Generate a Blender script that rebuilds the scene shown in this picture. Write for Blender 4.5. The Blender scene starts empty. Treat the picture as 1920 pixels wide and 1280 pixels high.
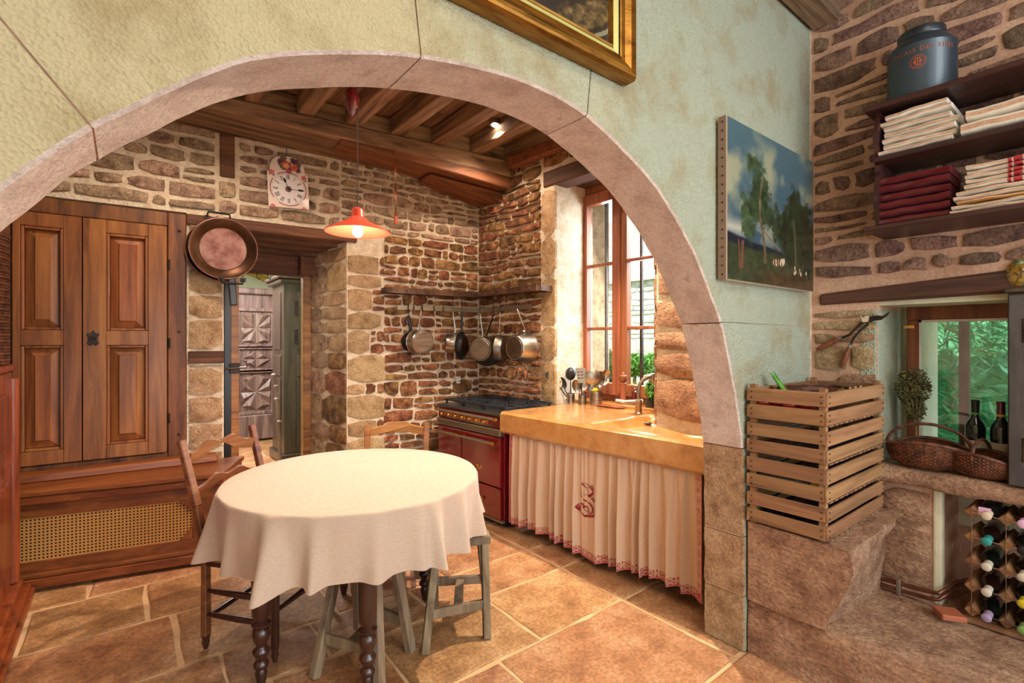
import bpy, bmesh, math, random
import numpy as np
from math import sin, cos, pi, sqrt, radians, atan2, exp
from mathutils import Vector as V, Matrix, noise
random.seed(7)
C = bpy.context.scene.collection
# ---------------------------------------------------------------- camera, sky, lights, exposure
TH = radians(51.8); CT, ST = cos(TH), sin(TH); EYE = 1.43; FOC = 930.0
cd = bpy.data.cameras.new('camera'); cam = bpy.data.objects.new('camera', cd); C.objects.link(cam)
cam.location = (0, 0, EYE); cam.rotation_euler = (radians(90), 0, TH - pi/2)
cd.sensor_width = 36; cd.lens = 36*FOC/1920; cd.clip_start = .02
bpy.context.scene.camera = cam
sc = bpy.context.scene
sc.view_settings.view_transform = 'Standard'; sc.view_settings.look = 'None'
sc.view_settings.gamma = 1; sc.view_settings.use_curve_mapping = False
sc.view_settings.exposure = 0.0
w = bpy.data.worlds.new('sky'); sc.world = w; w.use_nodes = True
bg = w.node_tree.nodes['Background']; bg.inputs[0].default_value = (.78, .88, 1, 1); bg.inputs[1].default_value = 3.0
def lamp(name, kind, loc, energy, col, rot=(0,0,0), size=.1, **kw):
    l = bpy.data.lights.new(name, kind); l.energy = energy; l.color = col
    if kind == 'AREA':
        l.size = size; l.shape = 'RECTANGLE'; l.size_y = kw.get('size_y', size)
    elif kind != 'SUN': l.shadow_soft_size = size
    if kind == 'SPOT': l.spot_size = radians(kw.get('cone', 100)); l.spot_blend = kw.get('blend', .6)
    o = bpy.data.objects.new(name, l); C.objects.link(o); o.location = loc; o.rotation_euler = rot; return o
WARM = (1, .80, .60); COOL = (.88, .97, .98)
def aim(frm, to): return (V(to)-V(frm)).to_track_quat('-Z', 'Y').to_euler()
lamp('kitchen_spot_light', 'SPOT', (2.37, 3.24, 3.12), 60, WARM, size=.03, cone=150)
lamp('kitchen_spot_light', 'SPOT', (2.60, 1.95, 3.05), 400, WARM, rot=aim((2.60,1.95,3.05),(1.7,1.7,0)), size=.025, cone=116, blend=.35)
lamp('kitchen_spot_light', 'SPOT', (.3, 3.3, 3.05), 70, WARM, size=.05, cone=160)  # hidden spot added to fill the left of the kitchen
lamp('kitchen_spot_light', 'SPOT', (1.4, 2.2, 3.05), 36, WARM, size=.05, cone=160)  # added overhead fill near the table, fixture unseen
lamp('pendant_bulb_light', 'POINT', (1.021, 2.672, 1.985), 12, (1, .8, .6), size=.04)
lamp('yard_sun', 'SUN', (0,0,8), 7, (1,.95,.86), rot=aim((0,0,0),(1,.15,-.9)))
lamp('front_room_overhead_fill', 'AREA', (1.0, -.9, 3.2), 52, (1, .86, .66), rot=(0,0,0), size=1.4)  # added warm area fill for the front room, no ceiling lamp seen
lamp('front_room_left_fill', 'POINT', (-1.0, -.3, 2.3), 16, (1, .84, .6), size=.3)  # added warm point fill for the left of the arch wall
lamp('front_room_cool_fill', 'AREA', (1.6, -2.6, 1.9), 60, COOL, rot=aim((1.6,-2.6,1.9), (2.2, 1.1, 1.5)), size=1.4, size_y=1.8)  # added area light in open space, standing for daylight behind the camera
lamp('side_room_light', 'AREA', (1.0, 6.4, 2.6), 150, (1, .97, .93), size=1.2)
lamp('kitchen_window_light', 'AREA', (3.75, 2.6, 2.0), 70, (.85, .93, 1), rot=aim((3.75,2.6,2.0), (2.0, 2.3, .9)), size=.8, size_y=1.6)
# ---------------------------------------------------------------- pixel -> point on real planes (measuring aid)
def ray(px, py):
    u = (px-960)/FOC; return V((CT+ST*u, ST-CT*u, (640-py)/FOC))
def onz(px, py, z): a = ray(px, py); return V((0,0,EYE)) + a*((z-EYE)/a.z)
def onx(px, py, x): a = ray(px, py); return V((0,0,EYE)) + a*(x/a.x)
def ony(px, py, y): a = ray(px, py); return V((0,0,EYE)) + a*(y/a.y)
class Wall:
    """vertical wall plane: s along, z up, n out of the wall towards the room"""
    def __init__(k, p, q, flip=1):
        k.o = V((p[0], p[1], 0)); e = V((q[0]-p[0], q[1]-p[1], 0)); k.L = e.length; k.e = e.normalized()
        k.n = V((k.e.y, -k.e.x, 0))*flip
    def w(k, s, z, n=0): return k.o + k.e*s + k.n*n + V((0,0,z))
    def px(k, px, py, n=0):
        a = ray(px, py); o = k.o + k.n*n; D = k.n.dot(o - V((0,0,0)))/k.n.dot(a); P = V((0,0,EYE)) + a*D
        return (P-o).dot(k.e), P.z
    def m(k): return Matrix(((k.e.x, k.n.x, 0, k.o.x), (k.e.y, k.n.y, 0, k.o.y), (0, 0, 1, 0), (0,0,0,1)))
BW = Wall((-.5, 4.343), (2.79, 4.08))          # stone wall with clock and doorway
SW = Wall((2.79, 4.08), (2.98, 1.13))          # stone wall with the kitchen window (n towards -x)
RW = Wall((3.0, 1.134), (3.0, -1.2))           # right hand wall
AW = Wall((-2.2, 1.134), (3.0, 1.134))         # arch wall, front face
# ---------------------------------------------------------------- mesh builder
def S(h, a=1):
    h = h.lstrip('#'); r = [int(h[i:i+2], 16)/255 for i in (0,2,4)]
    return tuple((c/12.92 if c <= .04045 else ((c+.055)/1.055)**2.4) for c in r) + (a,)
class MB:
    def __init__(k, X=None): k.v = []; k.f = []; k.X = X
    def add(k, vs, fs, X=None):
        b = len(k.v); X = X or k.X
        k.v += [tuple(X @ V(p)) if X else tuple(p) for p in vs]
        k.f += [tuple(b+i for i in f) for f in fs]; return k
    def box(k, a, b, X=None):
        x0,y0,z0 = a; x1,y1,z1 = b
        return k.add([(x0,y0,z0),(x1,y0,z0),(x1,y1,z0),(x0,y1,z0),(x0,y0,z1),(x1,y0,z1),(x1,y1,z1),(x0,y1,z1)],
              [(0,3,2,1),(4,5,6,7),(0,1,5,4),(1,2,6,5),(2,3,7,6),(3,0,4,7)], X)
    def hexa(k, p, X=None):   # 8 points, bottom 4 then top 4
        return k.add(p, [(0,3,2,1),(4,5,6,7),(0,1,5,4),(1,2,6,5),(2,3,7,6),(3,0,4,7)], X)
    def beam(k, p, q, wd, ht, up=(0,0,1), wd2=None, ht2=None):
        p = V(p); q = V(q); d = (q-p).normalized(); s = d.cross(V(up)).normalized(); u = s.cross(d)
        r = []
        for c, a, b in ((p, wd, ht), (q, wd2 or wd, ht2 or ht)):
            r += [c-s*a/2-u*b/2, c+s*a/2-u*b/2, c+s*a/2+u*b/2, c-s*a/2+u*b/2]
        return k.add(r, [(0,1,2,3),(7,6,5,4),(0,4,5,1),(1,5,6,2),(2,6,7,3),(3,7,4,0)])
    def tube(k, pts, r, n=8, closed=False, X=None):
        pts = [V(p) for p in pts]; N = len(pts); rs = r if isinstance(r, (list, tuple)) else [r]*N
        vs = []; fs = []; up = None
        for i, p in enumerate(pts):
            if closed: d = pts[(i+1) % N]-pts[i-1]
            else: d = pts[min(i+1, N-1)]-pts[max(i-1, 0)]
            d.normalize()
            if up is None:
                up = d.cross(V((0,0,1)));
                if up.length < .1: up = d.cross(V((1,0,0)))
            up = (up - d*up.dot(d)).normalized(); s = d.cross(up)
            for j in range(n):
                a = 2*pi*j/n; vs.append(p + (up*cos(a)+s*sin(a))*rs[i])
        for i in range(N if closed else N-1):
            for j in range(n):
                a = i*n+j; b = i*n+(j+1) % n; c = ((i+1) % N)*n
                fs.append((a, b, c+(j+1) % n, c+j))
        if not closed: fs += [tuple(range(n-1,-1,-1)), tuple((N-1)*n+j for j in range(n))]
        return k.add(vs, fs, X)
    def lathe(k, prof, c=(0,0,0), n=24, axis=None, X=None):
        c = V(c); R = V(axis).to_track_quat('Z','Y').to_matrix() if axis else Matrix.Identity(3)
        vs = []; fs = []; m = len(prof)
        for r, z in prof:
            for j in range(n):
                a = 2*pi*j/n; vs.append(c + R @ V((r*cos(a), r*sin(a), z)))
        for i in range(m-1):
            for j in range(n): fs.append((i*n+j, i*n+(j+1) % n, (i+1)*n+(j+1) % n, (i+1)*n+j))
        ring_ = len(prof) > 4 and prof[0][0] > .02 and sqrt((prof[0][0]-prof[-1][0])**2+(prof[0][1]-prof[-1][1])**2) < .012
        if ring_:
            for j in range(n): fs.append(((m-1)*n+j, (m-1)*n+(j+1) % n, (j+1) % n, j))
            return k.add(vs, fs, X)
        if prof[0][0] > 1e-4: fs.append(tuple(range(n-1,-1,-1)))
        if prof[-1][0] > 1e-4: fs.append(tuple((m-1)*n+j for j in range(n)))
        return k.add(vs, fs, X)
    def prism(k, poly, d0, d1, X=None):   # poly in (x,z), extruded along y d0..d1
        n = len(poly); vs = [(x, d0, z) for x, z in poly]+[(x, d1, z) for x, z in poly]
        return k.add(vs, [tuple(range(n)), tuple(range(2*n-1, n-1, -1))]+[(i, n+i, n+(i+1) % n, (i+1) % n) for i in range(n)], X)
    def grid(k, fn, nu, nv, X=None, wrap=False):
        vs = [fn(i/nu, j/nv) for j in range(nv+1) for i in range(nu if wrap else nu+1)]; W = nu if wrap else nu+1
        fs = [(j*W+i, j*W+(i+1) % W, (j+1)*W+(i+1) % W, (j+1)*W+i) for j in range(nv) for i in range(nu)]
        return k.add(vs, fs, X)
    def ball(k, c, r, n=10, sc=(1,1,1), X=None):
        c = V(c); vs = [c+V((0,0,-r*sc[2]))]; fs = []; m = max(4, n//2)
        for i in range(1, m):
            b = -pi/2+pi*i/m
            for j in range(n): a = 2*pi*j/n; vs.append(c+V((r*sc[0]*cos(b)*cos(a), r*sc[1]*cos(b)*sin(a), r*sc[2]*sin(b))))
        vs.append(c+V((0,0,r*sc[2])))
        for j in range(n):
            fs.append((0, 1+(j+1) % n, 1+j)); fs.append((len(vs)-1, 1+(m-2)*n+j, 1+(m-2)*n+(j+1) % n))
            for i in range(m-2): fs.append((1+i*n+j, 1+i*n+(j+1) % n, 1+(i+1)*n+(j+1) % n, 1+(i+1)*n+j))
        return k.add(vs, fs, X)
def obj(name, mb, mat, parent=None, smooth=False, bevel=0, world=True, loc=None, weld=False, ang=.7, segs=1):
    """link one mesh object. mesh points are world points unless world=False (then local to the parent)"""
    me = bpy.data.meshes.new(name); off = V((0,0,0)); vs = mb.v
    if parent is not None and world:
        Mi = parent['_m'] if False else MW[parent.name].inverted(); vs = [tuple(Mi @ V(p)) for p in vs]
    if loc is None and parent is None and world:
        a = np.array(vs); mn = a.min(0); mx = a.max(0); off = V(((mn[0]+mx[0])/2, (mn[1]+mx[1])/2, mn[2])); vs = [tuple(V(p)-off) for p in vs]
    elif parent is not None:
        a = np.array(vs); mn = a.min(0); mx = a.max(0); off = V(((mn[0]+mx[0])/2, (mn[1]+mx[1])/2, mn[2])); vs = [tuple(V(p)-off) for p in vs]
    me.from_pydata(vs, [], mb.f)
    bm = bmesh.new(); bm.from_mesh(me)
    if weld: bmesh.ops.remove_doubles(bm, verts=bm.verts, dist=1e-5)
    if len(bm.faces) < 60000: bmesh.ops.recalc_face_normals(bm, faces=bm.faces)
    if smooth:
        for f in bm.faces: f.smooth = True
        for e in bm.edges:
            if len(e.link_faces) == 2 and e.calc_face_angle() > ang: e.smooth = False
    bm.to_mesh(me); bm.free()
    if mat: me.materials.append(mat)
    o = bpy.data.objects.new(name, me); C.objects.link(o); o.location = off if loc is None else loc
    MW[o.name] = Matrix.Translation(o.location)
    if parent is not None:
        o.parent = parent; MW[o.name] = MW[parent.name] @ Matrix.Translation(o.location)
    if bevel:
        b = o.modifiers.new('bevel', 'BEVEL'); b.width = bevel; b.segments = segs; b.limit_method = 'ANGLE'; b.angle_limit = radians(35)
    return o
MW = {}
def tag(o, label, cat, group=None, kind=None):
    o['label'] = label; o['category'] = cat
    if group: o['group'] = group
    if kind: o['kind'] = kind
    return o
def thing(name, loc, label, cat, rz=0, group=None):
    o = bpy.data.objects.new(name, None); C.objects.link(o); o.empty_display_size = .05
    o.location = loc; o.rotation_euler = (0,0,rz); MW[o.name] = Matrix.Translation(V(loc)) @ Matrix.Rotation(rz, 4, 'Z')
    return tag(o, label, cat, group)
def struct(o): o['kind'] = 'structure'; return o
def copy_tree(o, loc, rz=None, label=None):
    r = o.copy(); C.objects.link(r); r.location = loc
    if rz is not None: r.rotation_euler = (0,0,rz)
    if label: r['label'] = label
    def kids(a, b):
        for ch in [c for c in bpy.data.objects if c.parent == a]:
            q = ch.copy(); C.objects.link(q); q.parent = b; kids(ch, q)
    kids(o, r); return r
# ---------------------------------------------------------------- materials
def nodes(name):
    m = bpy.data.materials.new(name); m.use_nodes = True; t = m.node_tree; b = t.nodes['Principled BSDF']; return m, t, b
def mat(name, cols=None, scale=6, stretch=(1,1,1), detail=6, rough=.7, metal=0, bump=0, bscale=40, bdist=.01, rnd=0, hue=0, coat=0, distort=0, vor=0, spots=None, emit=0, rough2=None, sheen=0, grain=0, gscale=90):
    """cols: one colour or a list of (position, colour) along a noise"""
    m, t, b = nodes(name); N = t.nodes.new; L = t.links.new
    b.inputs['Roughness'].default_value = rough; b.inputs['Metallic'].default_value = metal
    if coat: b.inputs['Coat Weight'].default_value = coat; b.inputs['Coat Roughness'].default_value = .15
    if sheen: b.inputs['Sheen Weight'].default_value = sheen
    tc = N('ShaderNodeTexCoord'); oi = N('ShaderNodeObjectInfo'); mp = N('ShaderNodeMapping'); mp.inputs['Scale'].default_value = stretch
    mul = N('ShaderNodeMath'); mul.operation = 'MULTIPLY'; mul.inputs[1].default_value = 57.3
    L(oi.outputs['Random'], mul.inputs[0]); L(tc.outputs['Object'], mp.inputs['Vector'])
    L(mul.outputs[0], mp.inputs['Location'])
    if isinstance(cols[0], (int, float)): cols = [(0, cols)]
    nz = N('ShaderNodeTexNoise'); nz.inputs['Scale'].default_value = scale; nz.inputs['Detail'].default_value = detail; nz.inputs['Distortion'].default_value = distort; nz.inputs['Roughness'].default_value = .62
    L(mp.outputs[0], nz.inputs['Vector'])
    rp = N('ShaderNodeValToRGB'); e = rp.color_ramp.elements
    while len(e) < len(cols): e.new(.5)
    if len(cols) == 1: e[0].color = e[1].color = cols[0][1]
    else:
        for i, (p, c) in enumerate(cols): e[i].position = p
        for i, (p, c) in enumerate(cols): e[i].color = c
    L(nz.outputs['Fac'], rp.inputs[0]); out = rp.outputs[0]
    if grain:
        g_ = N('ShaderNodeTexNoise'); g_.inputs['Scale'].default_value = gscale; g_.inputs['Detail'].default_value = 6; g_.inputs['Roughness'].default_value = .7; L(mp.outputs[0], g_.inputs['Vector'])
        gr_ = N('ShaderNodeMapRange'); gr_.inputs[1].default_value = .36; gr_.inputs[2].default_value = .64; gr_.inputs[3].default_value = 1-grain; gr_.inputs[4].default_value = 1+grain*.75; gr_.clamp = True; L(g_.outputs['Fac'], gr_.inputs[0])
        gm_ = N('ShaderNodeVectorMath'); gm_.operation = 'SCALE'; L(out, gm_.inputs[0]); L(gr_.outputs[0], gm_.inputs['Scale']); out = gm_.outputs[0]
    if spots:
        n2 = N('ShaderNodeTexNoise'); n2.inputs['Scale'].default_value = spots[1]; n2.inputs['Detail'].default_value = 4; L(mp.outputs[0], n2.inputs['Vector'])
        r2 = N('ShaderNodeValToRGB'); r2.color_ramp.elements[0].position = spots[2]; r2.color_ramp.elements[1].position = spots[2]+.12
        L(n2.outputs['Fac'], r2.inputs[0]); mx = N('ShaderNodeMix'); mx.data_type = 'RGBA'; L(r2.outputs[0], mx.inputs[0]); L(out, mx.inputs[6]); mx.inputs[7].default_value = spots[0]; out = mx.outputs[2]
    if rnd or hue:
        hs = N('ShaderNodeHueSaturation'); mr = N('ShaderNodeMapRange'); mr.inputs[3].default_value = 1-rnd; mr.inputs[4].default_value = 1+rnd
        L(oi.outputs['Random'], mr.inputs[0]); L(mr.outputs[0], hs.inputs['Value'])
        m2 = N('ShaderNodeMath'); m2.operation = 'MULTIPLY'; m2.inputs[1].default_value = 7.31; L(oi.outputs['Random'], m2.inputs[0])
        m3 = N('ShaderNodeMath'); m3.operation = 'FRACT'; L(m2.outputs[0], m3.inputs[0]); mh = N('ShaderNodeMapRange'); mh.inputs[3].default_value = .5-hue; mh.inputs[4].default_value = .5+hue
        L(m3.outputs[0], mh.inputs[0]); L(mh.outputs[0], hs.inputs['Hue']); L(out, hs.inputs['Color']); out = hs.outputs[0]
    L(out, b.inputs['Base Color'])
    if emit: L(out, b.inputs['Emission Color']); b.inputs['Emission Strength'].default_value = emit
    if bump:
        if vor: bz = N('ShaderNodeTexVoronoi'); bz.inputs['Scale'].default_value = bscale; ho = bz.outputs['Distance']
        else: bz = N('ShaderNodeTexNoise'); bz.inputs['Scale'].default_value = bscale; bz.inputs['Detail'].default_value = 8; bz.inputs['Roughness'].default_value = .65; ho = bz.outputs['Fac']
        L(mp.outputs[0], bz.inputs['Vector']); bp = N('ShaderNodeBump'); bp.inputs['Strength'].default_value = bump; bp.inputs['Distance'].default_value = bdist
        L(ho, bp.inputs['Height']); L(bp.outputs[0], b.inputs['Normal'])
    return m
def wood(name, a, b_, c=None, axis=2, scale=5, rough=.5, bump=.25, rnd=.08, coat=0, ring=14):
    st = [ring]*3; st[axis] = 1.0
    cols = [(.3, a), (.52, b_), (.72, c or b_)]
    return mat(name, cols, scale=scale, stretch=tuple(s/4 for s in st), detail=7, rough=rough, bump=bump, bscale=14, bdist=.006, rnd=rnd, hue=.006, coat=coat, distort=.6)
def vcol(name, rough=.6, coat=0, bump=0, bscale=200):
    m, t, b = nodes(name); a = t.nodes.new('ShaderNodeVertexColor'); a.layer_name = 'col'; t.links.new(a.outputs[0], b.inputs['Base Color'])
    b.inputs['Roughness'].default_value = rough; b.inputs['Coat Weight'].default_value = coat
    if bump:
        z = t.nodes.new('ShaderNodeTexNoise'); z.inputs['Scale'].default_value = bscale; tc = t.nodes.new('ShaderNodeTexCoord'); t.links.new(tc.outputs['Object'], z.inputs['Vector'])
        bp = t.nodes.new('ShaderNodeBump'); bp.inputs['Strength'].default_value = bump; bp.inputs['Distance'].default_value = .004; t.links.new(z.outputs[0], bp.inputs['Height']); t.links.new(bp.outputs[0], b.inputs['Normal'])
    return m
def paint(o, fn):      # colour per vertex, fn(co)->rgb (sRGB 0..1); a print or dye of the thing itself
    me = o.data; at = me.color_attributes.new('col', 'FLOAT_COLOR', 'POINT')
    n = len(me.vertices); a = np.empty(n*3); me.vertices.foreach_get('co', a); a = a.reshape(-1, 3)
    c = np.clip(fn(a), 0, 1); c = np.where(c <= .04045, c/12.92, ((c+.055)/1.055)**2.4)
    at.data.foreach_set('color', np.concatenate([c, np.ones((n,1))], 1).ravel().astype(np.float32))
M = {}
STN = dict(grain=.42, gscale=75, detail=11, rough=.9, bump=1, bscale=42, bdist=.03)
M['stone_brown'] = mat('rubble_stone', [(.32, S('#4a2c1a')), (.5, S('#8e5c38')), (.66, S('#b98a5c')), (.8, S('#7a4a2a'))], scale=13, rnd=.32, hue=.018, **STN)
M['stone_pale'] = mat('pale_rubble_stone', [(.32, S('#745647')), (.5, S('#b5957a')), (.68, S('#cfb298')), (.8, S('#98785f'))], scale=13, rnd=.22, hue=.015, **STN)
M['stone_grey'] = mat('grey_brown_stone', [(.32, S('#5f4437')), (.5, S('#987560')), (.68, S('#ad8a70')), (.8, S('#7d6050'))], scale=12, rnd=.24, hue=.02, **STN)
M['quoin'] = mat('dressed_stone', grain=.35, cols=[(.3, S('#8f6a46')), (.5, S('#bf9c74')), (.7, S('#d2b48e'))], scale=11, rnd=.12, hue=.01, detail=11, rough=.9, bump=1, bscale=60, bdist=.022)
M['mortar'] = mat('lime_mortar', [(.35, S('#d6bc9c')), (.6, S('#efdcc4'))], grain=.15, scale=14, rough=.95, bump=1, bscale=45, bdist=.02)
M['mortar_pink'] = mat('pink_lime_mortar', grain=.18, cols=[(.35, S('#b58a70')), (.6, S('#cfa68a'))], scale=7, rough=.95, bump=.6, bscale=30, bdist=.012)
M['intrados'] = mat('arch_stone', grain=.16, cols=[(.3, S('#bfa698')), (.5, S('#dac5b8')), (.7, S('#e4d3c8'))], scale=9, detail=10, rough=.9, bump=1, bscale=70, bdist=.014, rnd=.05, spots=(S('#a07a62'), 9, .66))
M['plaster'] = mat('old_plaster', [(.3, S('#b9b294')), (.5, S('#d3cdb0')), (.7, S('#dcd8c2'))], scale=3, rough=.95, bump=.6, bscale=30, bdist=.01)
M['floor'] = mat('flagstone', [(.28, S('#8a5a38')), (.5, S('#b68458')), (.66, S('#cda076')), (.82, S('#9a6640'))], grain=.4, gscale=60, scale=6, rnd=.13, hue=.008, detail=13, rough=.5, bump=.8, bscale=60, bdist=.010, distort=.3)
M['joint'] = mat('floor_joint', [(.4, S('#cfa67a')), (.6, S('#e2bf94'))], scale=8, rough=.9, bump=.5, bscale=40)
M['block'] = mat('rough_hewn_stone', grain=.4, gscale=55, cols=[(.3, S('#90644a')), (.5, S('#c09272')), (.7, S('#d8b08c'))], scale=8, stretch=(1,1,1.6), detail=12, rough=.92, bump=1, bscale=34, bdist=.04)
M['joist'] = wood('old_joist_wood', S('#43301f'), S('#8c6a50'), S('#ab8a6c'), axis=1, rough=.8, bump=.6, rnd=.15)
M['beam'] = wood('old_beam_wood', S('#3e2c1f'), S('#84664c'), S('#a58668'), axis=0, rough=.8, bump=.7)
M['beam_red'] = wood('red_beam_wood', S('#4e2a18'), S('#80492c'), S('#985c3c'), axis=0, rough=.7, bump=.5)
M['lintel'] = wood('lintel_wood', S('#2e1a10'), S('#5e3b26'), S('#7a5238'), axis=0, rough=.8, bump=.6)
M['lintel_y'] = wood('side_lintel_wood', S('#2e1a10'), S('#573524'), S('#6e4630'), axis=1, rough=.8, bump=.6)
M['walnut'] = wood('cupboard_wood', S('#5e3219'), S('#8d532a'), S('#a66a36'), axis=2, rough=.42, bump=.15, coat=.15)
M['walnut_h'] = wood('cupboard_rail_wood', S('#4c2812'), S('#8a5024'), S('#a96a32'), axis=0, rough=.42, bump=.15, coat=.15)
M['walnut_d'] = wood('cupboard_frame_wood', S('#2c160c'), S('#6b3c1c'), S('#8f5628'), axis=2, rough=.5, bump=.3, scale=7, ring=8)
M['cherry'] = wood('radiator_cover_wood', S('#54270f'), S('#7e431e'), S('#995a2a'), axis=0, rough=.4, bump=.12, coat=.2)
M['red_wood'] = wood('reddish_armoire_wood', S('#4a1c0c'), S('#81381a'), S('#9c4a26'), axis=2, rough=.35, bump=.12, coat=.3)
M['chair'] = wood('chair_wood', S('#4a2816'), S('#7d4a2a'), S('#94603a'), axis=0, rough=.45, bump=.15)
M['chair2'] = wood('honey_chair_wood', S('#5e361a'), S('#96602e'), S('#b07a40'), axis=0, rough=.45, bump=.15)
M['dark_wood'] = wood('dark_turned_wood', S('#1e0f0b'), S('#3a1e16'), S('#4c2a1e'), axis=2, rough=.28, bump=.08, coat=.4)
M['stool'] = wood('weathered_stool_wood', S('#54422f'), S('#837057'), S('#9c8a70'), axis=2, rough=.8, bump=.4)
M['armoire'] = wood('grey_brown_armoire_wood', S('#463430'), S('#7c625a'), S('#96807a'), axis=2, rough=.4, bump=.1, coat=.2)
M['armoire2'] = wood('dark_armoire_wood', S('#241c16'), S('#43362c'), S('#57483c'), axis=2, rough=.35, bump=.1, coat=.3)
M['crate'] = wood('crate_slat_wood', S('#664429'), S('#956a44'), S('#aa8058'), axis=0, rough=.75, bump=.3, rnd=.14)
M['crate_y'] = wood('crate_end_slat_wood', S('#5e402c'), S('#8c6544'), S('#a07a54'), axis=1, rough=.75, bump=.3, rnd=.14)
M['shelf'] = wood('dark_red_shelf_wood', S('#22100e'), S('#3e1f1a'), S('#512c24'), axis=1, rough=.45, bump=.15, coat=.15)
M['win_wood'] = wood('window_oak', S('#6b3820'), S('#96583a'), S('#aa6c4a'), axis=2, rough=.45, bump=.12)
M['win_wood2'] = wood('small_window_wood', S('#4e2814'), S('#7c4424'), S('#925a34'), axis=2, rough=.5, bump=.12)
M['cane'] = mat('woven_cane', S('#c08c48'), rough=.6, bump=.2, bscale=100, scale=20)
M['dark'] = mat('dark_void', S('#3a2214'), rough=.9)
M['black'] = mat('black_plastic', S('#17171a'), rough=.4)
M['iron'] = mat('dark_iron', [(.4, S('#2a2422')), (.6, S('#41352e'))], scale=12, rough=.5, metal=.7, bump=.2, bscale=60)
M['iron_rust'] = mat('brown_iron_shelf', [(.4, S('#4a332a')), (.6, S('#7a5a4a'))], scale=8, rough=.45, metal=.6, bump=.15, bscale=60)
M['steel'] = mat('brushed_steel', [(.4, S('#9c9690')), (.6, S('#bdb6ae'))], scale=5, stretch=(1,1,8), rough=.28, metal=1)
M['steel_dark'] = mat('dull_pan_steel', [(.4, S('#6c6258')), (.6, S('#8a8074'))], scale=6, rough=.34, metal=1)
M['steel_mat'] = mat('matt_steel_rim', S('#a39a8c'), rough=.4, metal=.9)
M['pan_black'] = mat('non_stick_black', S('#1c1a1c'), rough=.35, metal=.3)
M['copper'] = mat('old_copper', [(.35, S('#6a4034')), (.5, S('#906458')), (.65, S('#a07a6e'))], scale=8, rough=.5, metal=.85)
M['copper_dark'] = mat('darkened_copper', [(.35, S('#2e1c12')), (.6, S('#52341f'))], scale=6, rough=.35, metal=.8)
M['copper_pipe'] = mat('copper_pipe', [(.4, S('#6b4030')), (.6, S('#8a5844'))], scale=10, rough=.35, metal=.8)
M['brass'] = mat('polished_brass', S('#d9a860'), rough=.2, metal=1)
M['enamel'] = mat('burgundy_enamel', [(.4, S('#6a0d14')), (.6, S('#7a1219'))], scale=3, rough=.12, coat=.8)
M['enamel_red'] = mat('coral_red_enamel', S('#d84a34'), rough=.35, coat=.2)
M['burgundy'] = mat('dark_red_glaze', S('#5a0a12'), rough=.15, coat=.7)
M['cast'] = mat('cast_iron_grate', S('#2e3138'), rough=.5, metal=.3)
M['cooktop'] = mat('cooktop_steel', S('#5e5c5c'), rough=.3, metal=.8)
M['slab'] = mat('honey_limestone', [(.3, S('#a8703a')), (.5, S('#c48c50')), (.7, S('#cf9c62'))], scale=9, detail=12, rough=.2, bump=.2, bscale=30, bdist=.01, coat=.5)
M['nickel'] = mat('antique_nickel', S('#a08e7c'), rough=.3, metal=.9)
M['white'] = mat('white_porcelain', S('#e2dcd2'), rough=.3)
M['cloth'] = mat('cream_tablecloth', [(.4, S('#baa28c')), (.6, S('#c4ad98'))], scale=60, stretch=(1,1,6), rough=.9, bump=.25, bscale=260, bdist=.002, sheen=.2)
M['linen'] = mat('cream_linen', [(.4, S('#d8cdbb')), (.6, S('#e6ddcf'))], scale=12, rough=.95, bump=.3, bscale=60, bdist=.004, rnd=.06)
M['linen_bur'] = mat('burgundy_linen', S('#5e0f1c'), rough=.95, bump=.3, bscale=60, rnd=.12)
M['linen_gold'] = mat('mustard_linen', S('#c28a3a'), rough=.95, bump=.3, bscale=60)
M['red_stripe'] = mat('red_woven_stripe', S('#a81e2a'), rough=.9)
M['gilt'] = mat('gilt_frame', [(.35, S('#6a4414')), (.5, S('#936424')), (.7, S('#a87c34'))], scale=6, stretch=(1,6,6), rough=.32, metal=.75, bump=.1, bscale=30)
M['gilt_pale'] = mat('pale_gilt_slip', S('#c9bf74'), rough=.4, metal=.3)
M['tin'] = mat('blue_grey_tin', [(.4, S('#26333e')), (.6, S('#2f3f4b'))], scale=2, rough=.35, coat=.2)
M['tin_dark'] = mat('dark_tin_lid', S('#1a232b'), rough=.35, coat=.2)
M['orange_print'] = mat('orange_print', S('#a5502e'), rough=.6)
M['wicker'] = mat('brown_wicker', [(.4, S('#3c1d10')), (.6, S('#6e3c20'))], scale=30, rough=.6, bump=.3, bscale=60)
M['glass_green'] = mat('dark_bottle_glass', S('#0c120e'), rough=.08, coat=.6)
M['glass_brown'] = mat('brown_bottle_glass', S('#1e0d09'), rough=.08, coat=.6)
M['label'] = mat('cream_label', S('#c9b49c'), rough=.8)
M['green_foil'] = mat('green_foil', S('#3a9a2a'), rough=.35)
M['yellow_foil'] = mat('yellow_foil', S('#c8b420'), rough=.35)
M['cap_white'] = mat('pale_capsule', S('#c8bca8'), rough=.4)
M['cap_teal'] = mat('teal_capsule', S('#2a8a82'), rough=.4)
M['cap_lilac'] = mat('lilac_capsule', S('#a08aa8'), rough=.4)
M['cap_green'] = mat('olive_capsule', S('#7a9a50'), rough=.4)
M['cap_pink'] = mat('pink_tag', S('#d8a8c8'), rough=.7)
M['leaf'] = mat('fresh_green_leaf', [(.4, S('#3f7a24')), (.6, S('#74b044'))], scale=10, rough=.5, rnd=.1)
M['hedge'] = mat('hedge_leaf', [(.3, S('#1f5a34')), (.5, S('#4a9a68')), (.7, S('#8ccfa0'))], scale=5, rough=.5)
M['herb'] = mat('dried_herb', [(.4, S('#3e3c20')), (.6, S('#6e6a3c'))], scale=20, rough=.9)
M['herb_stem'] = mat('dried_stem', S('#8a7a4a'), rough=.9)
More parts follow.
